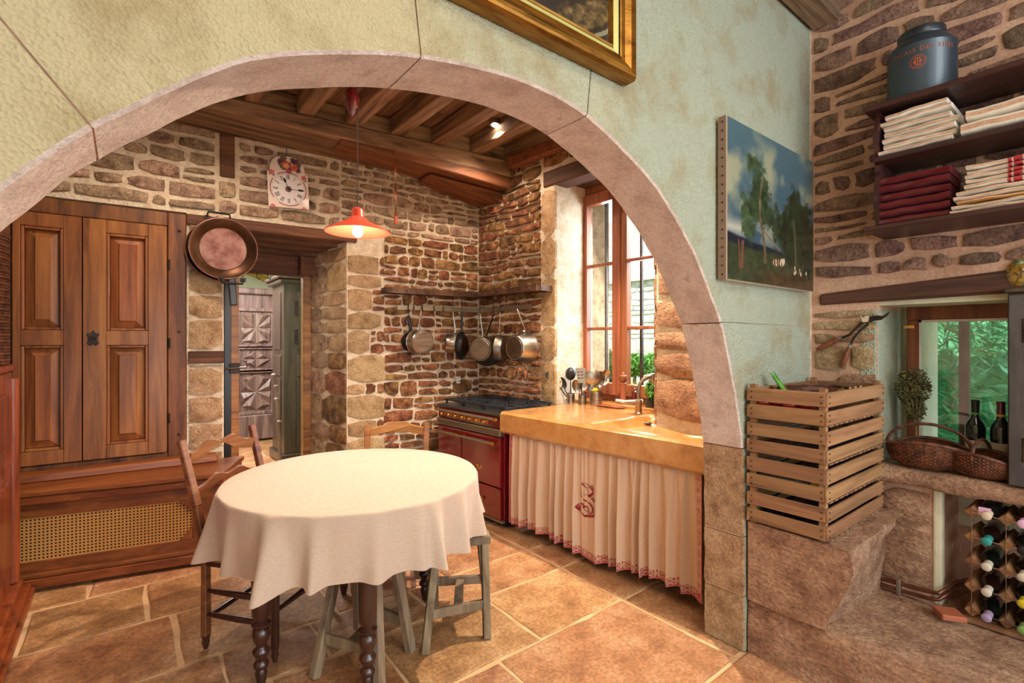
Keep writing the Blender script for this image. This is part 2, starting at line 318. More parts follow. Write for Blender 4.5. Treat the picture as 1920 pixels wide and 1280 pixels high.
M['veg_red'] = mat('red_vegetable', S('#9a1e14'), rough=.25, coat=.3)
M['veg_tan'] = mat('tan_vegetable', [(.4, S('#8a6238')), (.6, S('#b08a58'))], scale=8, rough=.6, bump=.2)
M['veg_dark'] = mat('dark_vegetable', S('#221a2a'), rough=.3, coat=.3)
M['terracotta'] = mat('terracotta_dish', S('#a85e40'), rough=.5)
M['yellow'] = mat('yellow_plastic', S('#e8b818'), rough=.4)
M['cord'] = mat('brown_cord', S('#3a2418'), rough=.7)
M['ribbon'] = mat('amber_ribbon', S('#8a4a20'), rough=.5)
M['roof_tile'] = mat('pale_roof_tile', [(.4, S('#b89a8c')), (.6, S('#d6bdb0'))], scale=10, rough=.9, bump=.3)
M['far_stone'] = mat('yard_wall_stone', [(.4, S('#9a948c')), (.6, S('#c8c0b4'))], scale=4, rough=.9, bump=.5, rnd=.15)
M['rush'] = mat('rush_seat', [(.4, S('#8a6a3a')), (.6, S('#b0904e'))], scale=30, stretch=(1,8,1), rough=.8, bump=.4, bscale=60)
M['green_white'] = mat('pale_green_wall', S('#c9d0b0'), rough=.9)
M['ochre'] = mat('ochre_arch_band', S('#b8923c'), rough=.8)
M['grass'] = mat('garden_grass', [(.4, S('#5a8a3a')), (.6, S('#90b060'))], scale=5, rough=.9)
def glass():
    m, t, b = nodes('window_glass'); o = t.nodes['Material Output']; tr = t.nodes.new('ShaderNodeBsdfTransparent'); tr.inputs[0].default_value = (.97,.99,.99,1)
    g = t.nodes.new('ShaderNodeBsdfGlossy'); g.inputs['Roughness'].default_value = .02; mx = t.nodes.new('ShaderNodeMixShader'); mx.inputs[0].default_value = .06
    t.links.new(tr.outputs[0], mx.inputs[1]); t.links.new(g.outputs[0], mx.inputs[2]); t.links.new(mx.outputs[0], o.inputs[0]); return m
M['glass'] = glass()
def bulbmat():
    m, t, b = nodes('glowing_bulb'); b.inputs['Emission Color'].default_value = (1,.85,.65,1); b.inputs['Emission Strength'].default_value = 70; return m
M['bulb'] = bulbmat()
def archface():
    """arch stone: warm light in the colour at left, cool daylight at right (cream to pale green), old stains, hammered bump"""
    m, t, b = nodes('arch_face_light_tint'); N = t.nodes.new; L = t.links.new
    g = N('ShaderNodeNewGeometry'); sx = N('ShaderNodeSeparateXYZ'); L(g.outputs['Position'], sx.inputs[0])
    nz = N('ShaderNodeTexNoise'); nz.inputs['Scale'].default_value = 3.0; nz.inputs['Detail'].default_value = 7; L(g.outputs['Position'], nz.inputs['Vector'])
    ad = N('ShaderNodeMath'); ad.operation = 'MULTIPLY_ADD'; L(nz.outputs[0], ad.inputs[0]); ad.inputs[1].default_value = 1.1; L(sx.outputs['X'], ad.inputs[2])
    mr = N('ShaderNodeMapRange'); mr.inputs[1].default_value = .9; mr.inputs[2].default_value = 1.9; L(ad.outputs[0], mr.inputs[0])
    mx = N('ShaderNodeMix'); mx.data_type = 'RGBA'; L(mr.outputs[0], mx.inputs[0]); mx.inputs[6].default_value = S('#d6c59a'); mx.inputs[7].default_value = S('#b9bda6')  # warm-to-cool room light put into the base colour along X
    st = N('ShaderNodeTexNoise'); st.inputs['Scale'].default_value = 5; st.inputs['Detail'].default_value = 9; st.inputs['Roughness'].default_value = .65; L(g.outputs['Position'], st.inputs['Vector'])
    rp = N('ShaderNodeValToRGB'); rp.color_ramp.elements[0].position = .48; rp.color_ramp.elements[1].position = .72; L(st.outputs[0], rp.inputs[0])
    ml = N('ShaderNodeMath'); ml.operation = 'MULTIPLY'; ml.inputs[1].default_value = .75; L(rp.outputs[0], ml.inputs[0])
    m2 = N('ShaderNodeMix'); m2.data_type = 'RGBA'; L(ml.outputs[0], m2.inputs[0]); L(mx.outputs[2], m2.inputs[6]); m2.inputs[7].default_value = S('#a58a58')
    L(m2.outputs[2], b.inputs['Base Color']); b.inputs['Roughness'].default_value = .95
    vo = N('ShaderNodeTexVoronoi'); vo.inputs['Scale'].default_value = 130; L(g.outputs['Position'], vo.inputs['Vector'])
    n3 = N('ShaderNodeTexNoise'); n3.inputs['Scale'].default_value = 26; n3.inputs['Detail'].default_value = 9; n3.inputs['Roughness'].default_value = .7; L(g.outputs['Position'], n3.inputs['Vector'])
    a2 = N('ShaderNodeMath'); a2.operation = 'MULTIPLY_ADD'; L(vo.outputs['Distance'], a2.inputs[0]); a2.inputs[1].default_value = .45; L(n3.outputs[0], a2.inputs[2])
    bp = N('ShaderNodeBump'); bp.inputs['Strength'].default_value = 1; bp.inputs['Distance'].default_value = .02; L(a2.outputs[0], bp.inputs['Height']); L(bp.outputs[0], b.inputs['Normal'])
    return m
M['archface'] = archface()
# ================================================================ STONEWORK
def stone_mesh(poly, fr, proud, depth=.02):
    """poly: outline in (s,z). fr(s,z,n)->world. Rounded rough stone face"""
    n = len(poly); cx = sum(p[0] for p in poly)/n; cz = sum(p[1] for p in poly)/n
    mb = MB(); vs = []; r1 = []; r2 = []; r3 = []
    for (s, z) in poly:
        vs.append(fr(s, z, -depth))
    for (s, z) in poly:
        vs.append(fr(s, z, proud*random.uniform(.45, .8)))
    for (s, z) in poly:
        q = random.uniform(.78, .93); vs.append(fr(cx+(s-cx)*q, cz+(z-cz)*q, proud*random.uniform(.8, 1.2)))
    vs.append(fr(cx+random.uniform(-.01,.01), cz, proud*random.uniform(.8, 1.3)))
    f = []
    for k in (0, 1):
        for i in range(n): j = (i+1) % n; f.append((k*n+i, k*n+j, (k+1)*n+j, (k+1)*n+i))
    for i in range(n): f.append((2*n+i, 2*n+(i+1) % n, 3*n))
    return mb.add(vs, f)
def cellpoly(a, b, zlo, zhi, mort, jit):
    """outline of a stone between s=a..b and the two wavy beds"""
    m = mort/2; pts = []
    w_ = b-a; nseg = 3 if w_ > .12 else 2
    for i in range(nseg+1):
        t = i/nseg; s = a+m+(w_-2*m)*t; z = zlo(s)+m
        if i in (0, nseg): z += (zhi(s)-zlo(s))*random.uniform(.0, .2)
        pts.append((s+random.uniform(-jit, jit), z+random.uniform(-jit, jit)*.7))
        if i == nseg: pts.append((s+random.uniform(-jit, jit)*1.2, (zlo(s)+zhi(s))/2))
    for i in range(nseg, -1, -1):
        t = i/nseg; s = a+m+(w_-2*m)*t; z = zhi(s)-m
        if i in (0, nseg): z -= (zhi(s)-zlo(s))*random.uniform(.0, .2)
        pts.append((s+random.uniform(-jit, jit), z+random.uniform(-jit, jit)*.7))
        if i == 0: pts.append((s+random.uniform(-jit, jit)*1.2, (zlo(s)+zhi(s))/2))
    return pts
def rubble(parent, fr, s0, s1, z0, z1, h, wd, m, mort=.016, proud=.014, jit=.006, wav=.012, seed=1, name='stone', holes=()):
    random.seed(seed); zs = [z0]
    while zs[-1] < z1-h*.55: zs.append(zs[-1]+h*random.uniform(.65, 1.4))
    if len(zs) < 2: zs.append(z1)
    k = (z1-z0)/(zs[-1]-z0); zs = [z0+(z-z0)*k for z in zs]
    def bed(i):
        if i in (0, len(zs)-1): return lambda s: zs[i]
        return lambda s: zs[i]+wav*2*noise.noise(V((s*3.1, i*5.3, seed*3.7)))
    for i in range(len(zs)-1):
        lo, hi = bed(i), bed(i+1); s = s0; hh = zs[i+1]-zs[i]
        cuts = [s0]
        while cuts[-1] < s1-wd*.5: cuts.append(cuts[-1]+wd*random.choice((.45,.7,.9,1.2,1.7))*random.uniform(.85,1.15))
        if len(cuts) < 2: cuts.append(s1)
        kk = (s1-s0)/(cuts[-1]-s0); cuts = [s0+(c-s0)*kk for c in cuts]
        for a, b in zip(cuts, cuts[1:]):
            c, d = (a+b)/2, (zs[i]+zs[i+1])/2
            if any(x0 < c < x1 and y0 < d < y1 for x0, x1, y0, y1 in holes): continue
            if hh > h*1.15 and random.random() < .3:
                t = random.uniform(.4, .6); mid = (lambda lo, hi, t: lambda s: lo(s)*(1-t)+hi(s)*t)(lo, hi, t); parts = [(lo, mid), (mid, hi)]
            else: parts = [(lo, hi)]
            for l, u in parts: obj(name, stone_mesh(cellpoly(a, b, l, u, mort, jit), fr, proud), m, parent, smooth=True, ang=.9)
def quoin(parent, fr, s0, s1, z0, z1, m, proud=.012, name='stone'):
    pl = cellpoly(s0, s1, lambda s: z0, lambda s: z1, .014, .003); obj(name, stone_mesh(pl, fr, proud), m, parent, smooth=True, ang=.9)
def panel(mb, W, s0, s1, z0, z1, n0=-.2, n1=0):
    mb.hexa([W.w(s0,z0,n1), W.w(s1,z0,n1), W.w(s1,z0,n0), W.w(s0,z0,n0), W.w(s0,z1,n1), W.w(s1,z1,n1), W.w(s1,z1,n0), W.w(s0,z1,n0)])
# ---------------------------------------------------------------- floor
fb = MB(); fb.box((-2.4,-3.2,-.06), (3.6,9.2,-.008)); floor = struct(obj('floor', fb, M['joint']))
random.seed(3)
rows = [(-1.6,-.9),(-.9,-.2),(-.2,.5),(.5,1.14),(1.14,1.79),(1.79,2.28),(2.28,2.62),(2.62,3.16),(3.16,3.64),(3.64,4.15),(4.15,4.8),(4.8,5.4),(5.4,6.1),(6.1,6.8),(6.8,7.5),(7.5,8.6)]
known = {(1.14,1.79): [-1.2,-.5,.1,.75,1.33,2.19], (1.79,2.28): [-1.2,-.7,-.1,.5,.95,1.59,2.19], (2.28,2.62): [-1,-.3,.35,.75,1.3,2.19], (2.62,3.16): [-1,-.42,.21,.9,1.55,2.19],
         (3.16,3.64): [-1,-.38,.11,.8,1.5,2.19], (3.64,4.15): [-1,-.15,.5,1.2,1.7,2.19]}
for (y0, y1) in rows:
    cuts = known.get((y0,y1))
    if cuts is None:
        cuts = [-1.9]
        while cuts[-1] < 2.0: cuts.append(cuts[-1]+random.uniform(.5,.95))
    cuts = [-2.3]+[c for c in cuts if c > -2]+[2.75 if y0 > 1 else 3.1]
    for a, b in zip(cuts, cuts[1:]):
        g = .011; j = lambda: random.uniform(-.008,.008)
        pts = []
        for (p, q) in (((a+g,y0+g),(b-g,y0+g)), ((b-g,y0+g),(b-g,y1-g)), ((b-g,y1-g),(a+g,y1-g)), ((a+g,y1-g),(a+g,y0+g))):
            L_ = max(abs(q[0]-p[0]), abs(q[1]-p[1])); n = max(2, int(L_/.13))
            for i in range(n): t = i/n; pts.append((p[0]+(q[0]-p[0])*t+j(), p[1]+(q[1]-p[1])*t+j()))
        n = len(pts); cx = sum(p[0] for p in pts)/n; cy = sum(p[1] for p in pts)/n; hz = random.uniform(-.002, .0)
        vs = [(x,y,-.03) for x,y in pts]+[(x,y,hz-.004) for x,y in pts]+[(x+(cx-x)*.03,y+(cy-y)*.03,hz) for x,y in pts]
        fs = [(i,(i+1)%n,n+(i+1)%n,n+i) for i in range(n)]+[(n+i,n+(i+1)%n,2*n+(i+1)%n,2*n+i) for i in range(n)]+[tuple(range(2*n,3*n))]
        obj('flagstone', MB().add(vs, fs), M['floor'], floor)
# ---------------------------------------------------------------- back wall (clock, cupboard, doorway)
sR = BW.px(350,500)[0]; sP = 1.105; sD = BW.px(650,600)[0]; zL = 2.36; TOPZ = 3.02
bw = MB()
panel(bw, BW, -.9, BW.L+.3, zL, 3.35); panel(bw, BW, sR, sP, 0, zL); panel(bw, BW, sD, BW.L+.02, 0, zL); panel(bw, BW, -.9, sR, 0, zL, -.3, -.12); bw.box((1.378,4.72,2.03),(1.9,4.90,2.36))
wall_back = struct(obj('wall_back', bw, M['mortar']))
frB = lambda s,z,n: BW.w(s,z,n)
tim = [BW.px(412,250), BW.px(440,335)]     # upright timber built into the wall
ts0, ts1, tz1, tz0 = tim[0][0], tim[1][0], tim[0][1], tim[1][1]
rubble(wall_back, frB, -.5, ts0-.02, zL+.02, 3.03, .105, .22, M['stone_pale'], mort=.028, seed=11, proud=.018)
rubble(wall_back, frB, ts1+.02, sD-.05, zL+.02, 3.03, .10, .21, M['stone_pale'], mort=.030, seed=12, proud=.018)
rubble(wall_back, frB, ts0-.02, ts1+.02, zL+.02, tz0-.02, .1, .2, M['stone_pale'], mort=.028, seed=17)
rubble(wall_back, frB, sD-.05, BW.L-.01, zL+.02, 2.98, .075, .17, M['stone_pale'], mort=.020, seed=13, proud=.016, jit=.008)
rubble(wall_back, frB, sD+.32, BW.L-.01, 1.5, zL+.02, .085, .15, M['stone_brown'], mort=.018, seed=14, proud=.018, jit=.008)
rubble(wall_back, frB, sD+.32, BW.L-.01, .02, 1.5, .095, .155, M['stone_brown'], mort=.020, seed=15, proud=.018, jit=.009)
z = .02
for i, (hh, ww) in enumerate([(.21,.33),(.2,.26),(.17,.34),(.15,.26),(.22,.34),(.1,.16),(.25,.36),(.21,.20),(.16,.3),(.2,.22),(.12,.3),(.17,.28)]):
    if z+hh > zL+.05: hh = zL-z
    if hh < .05: break
    quoin(wall_back, frB, sD+.004, sD+ww, z, z+hh, M['quoin'])
    if ww < .3: rubble(wall_back, frB, sD+ww, sD+.33, z, z+hh, .09, .1, M['stone_brown'], seed=40+i)
    z += hh
obj('embedded_timber', MB().hexa([BW.w(a,b,n) for b in (tz0,tz1) for a,n in ((ts0,.015),(ts1,.015),(ts1,-.05),(ts0,-.05))]), M['lintel'], wall_back, bevel=.006)
# pier between cupboard and doorway: coursed pale blocks, one timber course
zz = [0,.2,.43,.62,.83,1.03,1.24]; yb = [BW.px(385,y)[1] for y in (683,655,598,553,500,440)]
for a, b in zip(zz, zz[1:]): quoin(wall_back, frB, sR+.01, sP-.005, a, b, M['quoin'])
prev = BW.px(385,683)[1]; quoin(wall_back, frB, sR+.01, sP, 1.24, prev-.0, M['quoin'])
obj('timber_course', MB().hexa([BW.w(a,b,n) for b in (prev+.01, BW.px(385,658)[1]) for a,n in ((sR+.01,.02),(sP,.02),(sP,-.05),(sR+.01,-.05))]), M['lintel'], wall_back, bevel=.004)
pv = BW.px(385,656)[1]
for y in (598,553,500,450,405):
    nz_ = BW.px(385,y)[1]; quoin(wall_back, frB, sR+.01, sP-.005, pv, nz_, M['quoin']); pv = nz_
# doorway lintel boards, one behind the other
lint = tag(thing('door_lintel', BW.w(sR,2.28,0), 'heavy dark timber lintel over the doorway, under the clock', 'lintel'), 'heavy dark timber lintel over the doorway, under the clock', 'lintel')
LA = BW.px(350,398)[0]; LB = BW.px(655,440)[0]+.06
for i,(n0,n1,z0,z1) in enumerate([(-.14,.02,2.275,2.352),(-.30,-.145,2.25,2.34),(-.45,-.305,2.235,2.33),(-.62,-.455,2.20,2.32)]):
    obj('board', MB().hexa([BW.w(a,b,n) for b in (z0,z1) for a,n in ((LA,n1),(LB,n1),(LB,n0),(LA,n0))]), M['lintel'], lint, bevel=.006)
obj('board', MB().box((1.27,4.69,2.03),(1.40,4.775,2.26)), M['lintel'], lint)
# right reveal of the doorway
RV = Wall(tuple(BW.w(sD,0,0))[:2], (1.385, 4.80), flip=-1)
if RV.n.x > 0: RV.n = -RV.n
rv = MB(); panel(rv, RV, 0, RV.L, 0, 2.3, -.15, -.004); reveal = struct(obj('wall_door_reveal', rv, M['mortar']))
frR = lambda s,z,n: RV.w(s,z,n)
z = .02; i = 0; random.seed(9)
while z < 2.2:
    hh = random.choice((.12,.16,.22,.26)); hh = min(hh, 2.26-z)
    c = random.uniform(.25,.42); quoin(reveal, frR, .004, c, z, z+hh, M['quoin'] if z > 1.2 else M['stone_brown']); quoin(reveal, frR, c, RV.L-.01, z, z+hh, M['stone_pale']); z += hh
# door frame at the back of the opening
DFy = 4.78
df = thing('door_1', (1.0, DFy, 0), 'dark brown wooden door frame at the back of the doorway', 'door frame'); df['kind'] = 'structure'
for k in ('label','category'): del df[k]
xl = ony(424,600,DFy).x; xr = ony(590,600,DFy).x; zt = ony(500,513,DFy).z
obj('door_post', MB().box((xr-.10, DFy, 0), (xr+.03, DFy+.09, zt+.2)), M['chair2'], df, bevel=.006)
obj('door_head', MB().box((xl-.1, DFy, zt), (xr+.03, DFy+.09, zt+.22)), M['lintel'], df, bevel=.006)
obj('door_post', MB().box((xl-.12, DFy, 0), (xl+.01, DFy+.09, zt+.2)), M['lintel'], df, bevel=.006)
obj('hook', MB().tube([(ony(455+0,516,DFy-.02)),(ony(455,522,DFy-.03)),(ony(458,526,DFy-.05)),(ony(462,522,DFy-.06))], .003, 6), M['iron'], df)
for q in (482, 502): obj('hook', MB().tube([(ony(q,512,DFy-.02)),(ony(q,520,DFy-.03)),(ony(q+3,524,DFy-.05)),(ony(q+6,519,DFy-.06))], .003, 6), M['iron'], df)
# open door leaf seen on edge, with lock
LY = 4.42; a0 = ony(421,700,LY); a1 = ony(433,700,LY); a2 = ony(448,700,LY); zt2 = ony(440,520,LY).z
leaf = thing('open_door', (a1.x, LY, 0), 'open plank door seen edge-on beside the pale stone pier', 'door')
obj('door_panel', MB().box((a1.x, LY, .01), (a2.x, LY+.34, zt2)), M['chair2'], leaf, bevel=.003)
obj('shaded_side_strip', MB().box((a0.x, LY-.005, .01), (a1.x-.001, LY+.3, zt2)), M['black'], leaf)  # black strip standing for the shadowed outer side of the leaf
lz = ony(440,690,LY).z
lk = obj('lock', MB().box((a1.x-.012, LY-.02, lz-.04), (a2.x+.004, LY+.02, lz+.04)), M['iron'], leaf, bevel=.003)
obj('latch_handle', MB().tube([(a0.x-.02,LY-.02,lz),(a1.x,LY-.03,lz),(a2.x+.045,LY-.03,lz+.005),(a2.x+.06,LY-.02,lz+.03)], .008, 8).ball((a2.x+.06,LY-.02,lz+.03), .014), M['steel_dark'], lk, smooth=True)
# ---------------------------------------------------------------- side room seen through the doorway
sr = MB(); sr.box((-.6,8.7,0),(3.4,8.8,2.9)); sr.box((-.7,4.9,0),(-.6,8.8,2.9)); sr.box((3.3,4.9,0),(3.4,8.8,2.9)); sr.box((-.7,4.86,2.8),(3.4,8.8,2.9))
sr.box((-.7,4.86,0),(xl-.1,4.95,2.9)); sr.box((xr+.02,4.86,0),(3.4,4.95,2.9)); sr.box((xl-.1,4.86,zt+.1),(xr+.02,4.95,2.9))
struct(obj('wall_side_room', sr, M['green_white']))
ar = MB(); pts = []; cxa = ony(445,560,8.66)
for i in range(25):
    a = pi*i/24; pts.append((cxa.x-.25+1.0*cos(a), 8.66, 1.95+.62*sin(a)))
struct(obj('trim_1', ar.tube(pts, .045, 6), M['ochre']))
# armoire with diamond-point door
AY = 7.9
P = lambda px, py, y=AY: ony(px, py, y)
ax0 = P(330,700).x; ax1 = P(519,700).x; atop = P(470,545).z
arm = thing('carved_armoire', (1.2, AY+.3, 0), 'tall grey-brown armoire with star-carved door panels, seen through the doorway', 'armoire')
obj('carcass', MB().box((ax0, AY, .08), (ax1, AY+.5, atop)), M['armoire'], arm, bevel=.01)
obj('cornice', MB().box((ax0-.04, AY-.05, atop-.05), (ax1+.04, AY+.5, atop+.04)), M['armoire'], arm, bevel=.015)
obj('plinth', MB().box((ax0-.03, AY-.04, .02), (ax1+.03, AY+.5, P(470,778).z)), M['armoire'], arm, bevel=.015)
def star(c, hw, hh, y, n=8, inner=.35):
    mb = MB(); vs = [(c[0], y-.045, c[1])]; m = 2*n; rim = []
    for i in range(m):
        a = 2*pi*i/m + pi/m*0; dx, dz = cos(a), sin(a); k = 1/max(abs(dx)/hw, abs(dz)/hh)
        rim.append((c[0]+dx*k, c[1]+dz*k)); vs.append((c[0]+dx*k, y-(.0 if i % 2 else .0), c[1]+dz*k))
    for i in range(m):
        j = (i+1) % m; mx_ = (rim[i][0]*.42+rim[j][0]*.42+c[0]*.16, rim[i][1]*.42+rim[j][1]*.42+c[1]*.16)
        vs.append((mx_[0], y-.05, mx_[1])); k = len(vs)-1
        mb_f = [(0, 1+i, k), (1+i, 1+j, k), (1+j, 0, k)]; mb.f += mb_f
    vs[0] = (c[0], y-.006, c[1]); mb.v = vs
    return mb
for (x0,y0,x1,y1,n) in ((449,583,510,646,4),(449,655,510,690,2),(449,700,510,768,4)):
    A = P(x0,y0); B = P(x1,y1); fr_ = MB(); cx_, cz_ = (A.x+B.x)/2, (A.z+B.z)/2; hw, hh = abs(B.x-A.x)/2, abs(A.z-B.z)/2; t_ = .05
    for (u0,u1,v0,v1) in ((-hw-t_,hw+t_,hh,hh+t_),(-hw-t_,hw+t_,-hh-t_,-hh),(-hw-t_,-hw,-hh,hh),(hw,hw+t_,-hh,hh)): fr_.box((cx_+u0,AY-.03,cz_+v0),(cx_+u1,AY+.001,cz_+v1))
    pf = obj('door_frame', fr_, M['armoire'], arm, bevel=.008)
    obj('carved_star', star((cx_,cz_), hw*.92, hh*.92, AY, n), M['armoire'], arm)
    A0 = A.x-(B.x-A.x)-.16; 
    obj('carved_star', star((cx_-2*hw-.2,cz_), hw*.92, hh*.92, AY, n), M['armoire'], arm)
# dark cupboard, front face along x at y ~6.2
CY = 6.15; cx0 = ony(532,700,CY).x; cx1 = cx0+1.1; ctop = ony(550,527,CY).z
cup = thing('dark_cupboard', (cx0+.5, CY+.3, 0), 'dark wooden two-door cupboard with moulded cornice, at the right of the doorway view', 'cupboard')
obj('carcass', MB().box((cx0, CY, .05), (cx1, CY+.55, ctop)), M['armoire2'], cup, bevel=.008)
obj('cornice', MB().box((cx0-.05,CY-.05,ctop-.03),(cx1,CY+.6,ctop+.02)).box((cx0-.08,CY-.08,ctop+.02),(cx1,CY+.6,ctop+.06)), M['armoire2'], cup, bevel=.01)
obj('plinth', MB().box((cx0-.03,CY-.03,0),(cx1,CY+.58,.12)), M['armoire2'], cup, bevel=.012)
for (z0,z1) in ((.2,1.0),(1.02,1.27),(1.33,ctop-.12)):
    d = obj('door', MB().box((cx0+.14,CY-.02,z0),(cx1-.45,CY,z1)), M['armoire2'], cup, bevel=.006)
    obj('raised_panel', MB().box((cx0+.2,CY-.035,z0+.06),(cx1-.51,CY-.02,z1-.06)), M['armoire2'], d, bevel=.012)
    obj('side_panel', MB().box((cx0-.012,CY+.12,z0),(cx0+.001,CY+.45,z1)), M['armoire2'], cup, bevel=.006)
for z_ in (1.42,1.75): obj('hinge', MB().tube([(cx0+.135,CY-.03,z_),(cx0+.135,CY-.03,z_+.14)], .009, 8).ball((cx0+.135,CY-.03,z_+.15),.014).ball((cx0+.135,CY-.03,z_-.01),.014), M['iron'], cup, smooth=True)
# ---------------------------------------------------------------- window wall
s_q0 = SW.px(1020,500)[0]; s_q1 = SW.px(1040,500)[0]; s_w1 = 2.0; zS = .93; zW = 2.74
WX = 3.25                                                             # plane of the window
sw = MB()
panel(sw, SW, -.3, s_q1, 0, 3.35, -.5); panel(sw, SW, s_w1, SW.L-.0, 0, 3.35, -.5); panel(sw, SW, s_q1, s_w1, 0, .80, -.5); panel(sw, SW, s_q1, s_w1, 2.88, 3.35, -.5)
wall_window = struct(obj('wall_window', sw, M['mortar']))
frS = lambda s,z,n: SW.w(s,z,n)
rubble(wall_window, frS, .01, s_q0-.03, 1.86, 3.3, .075, .19, M['stone_brown'], mort=.018, seed=21, proud=.022, jit=.008, wav=.016)
rubble(wall_window, frS, .01, s_q0-.03, .85, 1.86, .085, .15, M['stone_brown'], mort=.018, seed=22, proud=.020, jit=.008)
rubble(wall_window, frS, s_q0, s_w1+.1, 2.9, 3.3, .08, .18, M['stone_brown'], mort=.018, seed=23, proud=.02)
z = .9
for hh in (.36,.3,.42,.34,.40): quoin(wall_window, frS, s_q0-.034, s_q1+.012, z, z+hh, M['quoin'], proud=.008); z += hh
rubble(wall_window, frS, s_w1, SW.L-.2, .9, 3.2, .24, .5, M['block'], mort=.012, seed=24, proud=.02, jit=.014)
# reveals: dressed blocks left, rough boulders right
c0 = SW.w(s_q1,0,0); RL = Wall((c0.x, c0.y), (WX+.02, 3.165)); 
if RL.n.y > 0: RL.n = -RL.n
z = .9
rl = MB(); panel(rl, RL, .03, RL.L, .8, 2.9, -.1, -.003); rlw = struct(obj('wall_window_reveal', rl, M['plaster']))
for hh in (.36,.3,.42,.34,.40): quoin(rlw, lambda s,z,n: RL.w(s,z,n), .002, RL.L, z, z+hh, M['quoin'], proud=.006); z += hh
c1 = SW.w(s_w1,0,0); RR = Wall((c1.x, c1.y), (WX+.02, 2.32))
if RR.n.y < 0: RR.n = -RR.n
rr = MB(); panel(rr, RR, 0, RR.L, .8, 2.9, -.3, -.003); rrw = struct(obj('wall_window_reveal', rr, M['block']))
rubble(rrw, lambda s,z,n: RR.w(s,z,n), .005, RR.L, .905, 2.8, .26, .6, M['block'], mort=.010, seed=26, proud=.02, jit=.014)
for (z_) in (1.30,1.98,2.42):
    obj('hinge_pin', MB().lathe([(.012,0),(.012,.03),(.001,.032)], RL.w(RL.L-.09, z_, 0), 8, axis=RL.n), M['iron'], rlw)
# lintel over the window
lw = thing('window_lintel', SW.w(s_q0,2.74,0), 'dark reddish timber lintel above the tall kitchen window', 'lintel')
for (n0,n1,z0,z1) in ((-.16,.015,2.745,2.875),(-.46,-.165,2.79,2.875)):
    obj('board', MB().hexa([SW.w(a,b,n) for b in (z0,z1) for a,n in ((s_q0-.0,n1),(s_w1+.1,n1),(s_w1+.1,n0),(s_q0,n0))]), M['lintel_y'], lw, bevel=.008)
# window: frame, two leaves, panes
win = thing('window_1', (WX, 2.7, zS), 'w', 'w'); win['kind'] = 'structure'; del win['label']; del win['category']
y0w, y1w, yc = 2.20, 3.16, ony(1162,600,1)[0]
yc = onx(1164,600,WX).y; z0w, z1w = zS, 2.79
fr = MB(); T = .055
for (a,b,c,d) in ((y0w,y1w,z1w-.07,z1w),(y0w,y1w,z0w,z0w+.05),(y0w,y0w+.05,z0w,z1w),(y1w-.05,y1w,z0w,z1w)): fr.box((WX,a,c),(WX+.07,b,d))
obj('window_frame', fr, M['win_wood'], win, bevel=.005)
mz = [onx(1125,497,WX).z, onx(1125,616,WX).z]
for (a, b) in ((yc+.002, y1w-.05), (y0w+.05, yc-.002)):
    lf = MB(); st = .075; x0_, x1_ = WX-.025, WX+.04; zb, zt_ = z0w+.05, z1w-.07
    lf.box((x0_,a,zb),(x1_,a+st,zt_)); lf.box((x0_,b-st,zb),(x1_,b,zt_)); lf.box((x0_,a+st,zt_-.10),(x1_,b-st,zt_)); lf.box((x0_,a+st,zb),(x1_,b-st,zb+.10))
    L_ = obj('casement', lf, M['win_wood'], win, bevel=.006)
    for z_ in mz: obj('glazing_bar', MB().box((x0_+.01,a+st,z_-.013),(x1_-.01,b-st,z_+.013)), M['win_wood'], L_, bevel=.004)
    zz_ = [zb+.10]+[q for q in sorted(mz)]+[zt_-.10]
    for q0, q1 in zip(zz_, zz_[1:]): obj('pane', MB().box((WX+.006,a+st,q0+.013),(WX+.009,b-st,q1-.013)), M['glass'], L_)
obj('centre_post', MB().box((WX-.04,yc-.02,z0w+.05),(WX-.024,yc+.02,z1w-.1)), M['win_wood'], win, bevel=.006)
obj('window_sill', MB().box((3.10,y0w-.1,.80),(WX+.25,y1w+.1,zS)), M['slab'], win, bevel=.006)
# outside: stone jamb, iron bars, yard wall, house with tiled roof, plants
ext = MB(); ext.box((WX+.07,3.16,.3),(WX+.42,3.7,3.6)); ext.box((WX+.07,1.5,.3),(WX+.42,2.12,3.6)); ext.box((WX+.07,2.1,2.82),(WX+.42,3.2,3.6))
struct(obj('wall_outer', ext, M['quoin']))
for i, q in enumerate((1137, 1203)):
    p_ = onx(q, 600, WX+.25); tag(obj('window_bar', MB().box((WX+.24,p_.y-.011,.86),(WX+.262,p_.y+.011,2.84)), M['iron'], None), ('left','right')[i]+' one of two upright iron bars outside the tall kitchen window', 'bar', 'iron window bars')
gr = MB(); gr.box((3.4,-8,.25),(26,18,.3)); tag(obj('garden_ground', gr, M['grass']), 'pale green garden ground outside the windows', 'ground', kind='structure')
hs = thing('yard_house', (13, 9, .3), 'pale stone outbuilding with a tiled roof, outside the tall window', 'building')
hb = MB(); hb.box((11,5,.3),(16,15,3.15)); hwall = obj('wall', hb, M['far_stone'], hs)
random.seed(4)
HW = Wall((11,13.5),(11,5.5)); 
z = .35
mbs = []
rubble(hwall, lambda s,z,n: HW.w(s,z,n) if HW.n.x < 0 else HW.w(s,z,-n), 1.2, 5.6, 1.5, 3.1, .19, .5, M['far_stone'], mort=.03, seed=31, proud=.03)
rf = MB()
for i in range(26):
    x0r = 10.8+i*.13; zr = 3.1+i*.105
    for j in range(44):
        y_ = 5.0+j*.22+(i % 2)*.11; rf.box((x0r, y_, zr), (x0r+.2, y_+.205, zr+.03), )
rfo = obj('roof_tiles', rf, M['roof_tile'], hs); rfo['kind'] = 'stuff'
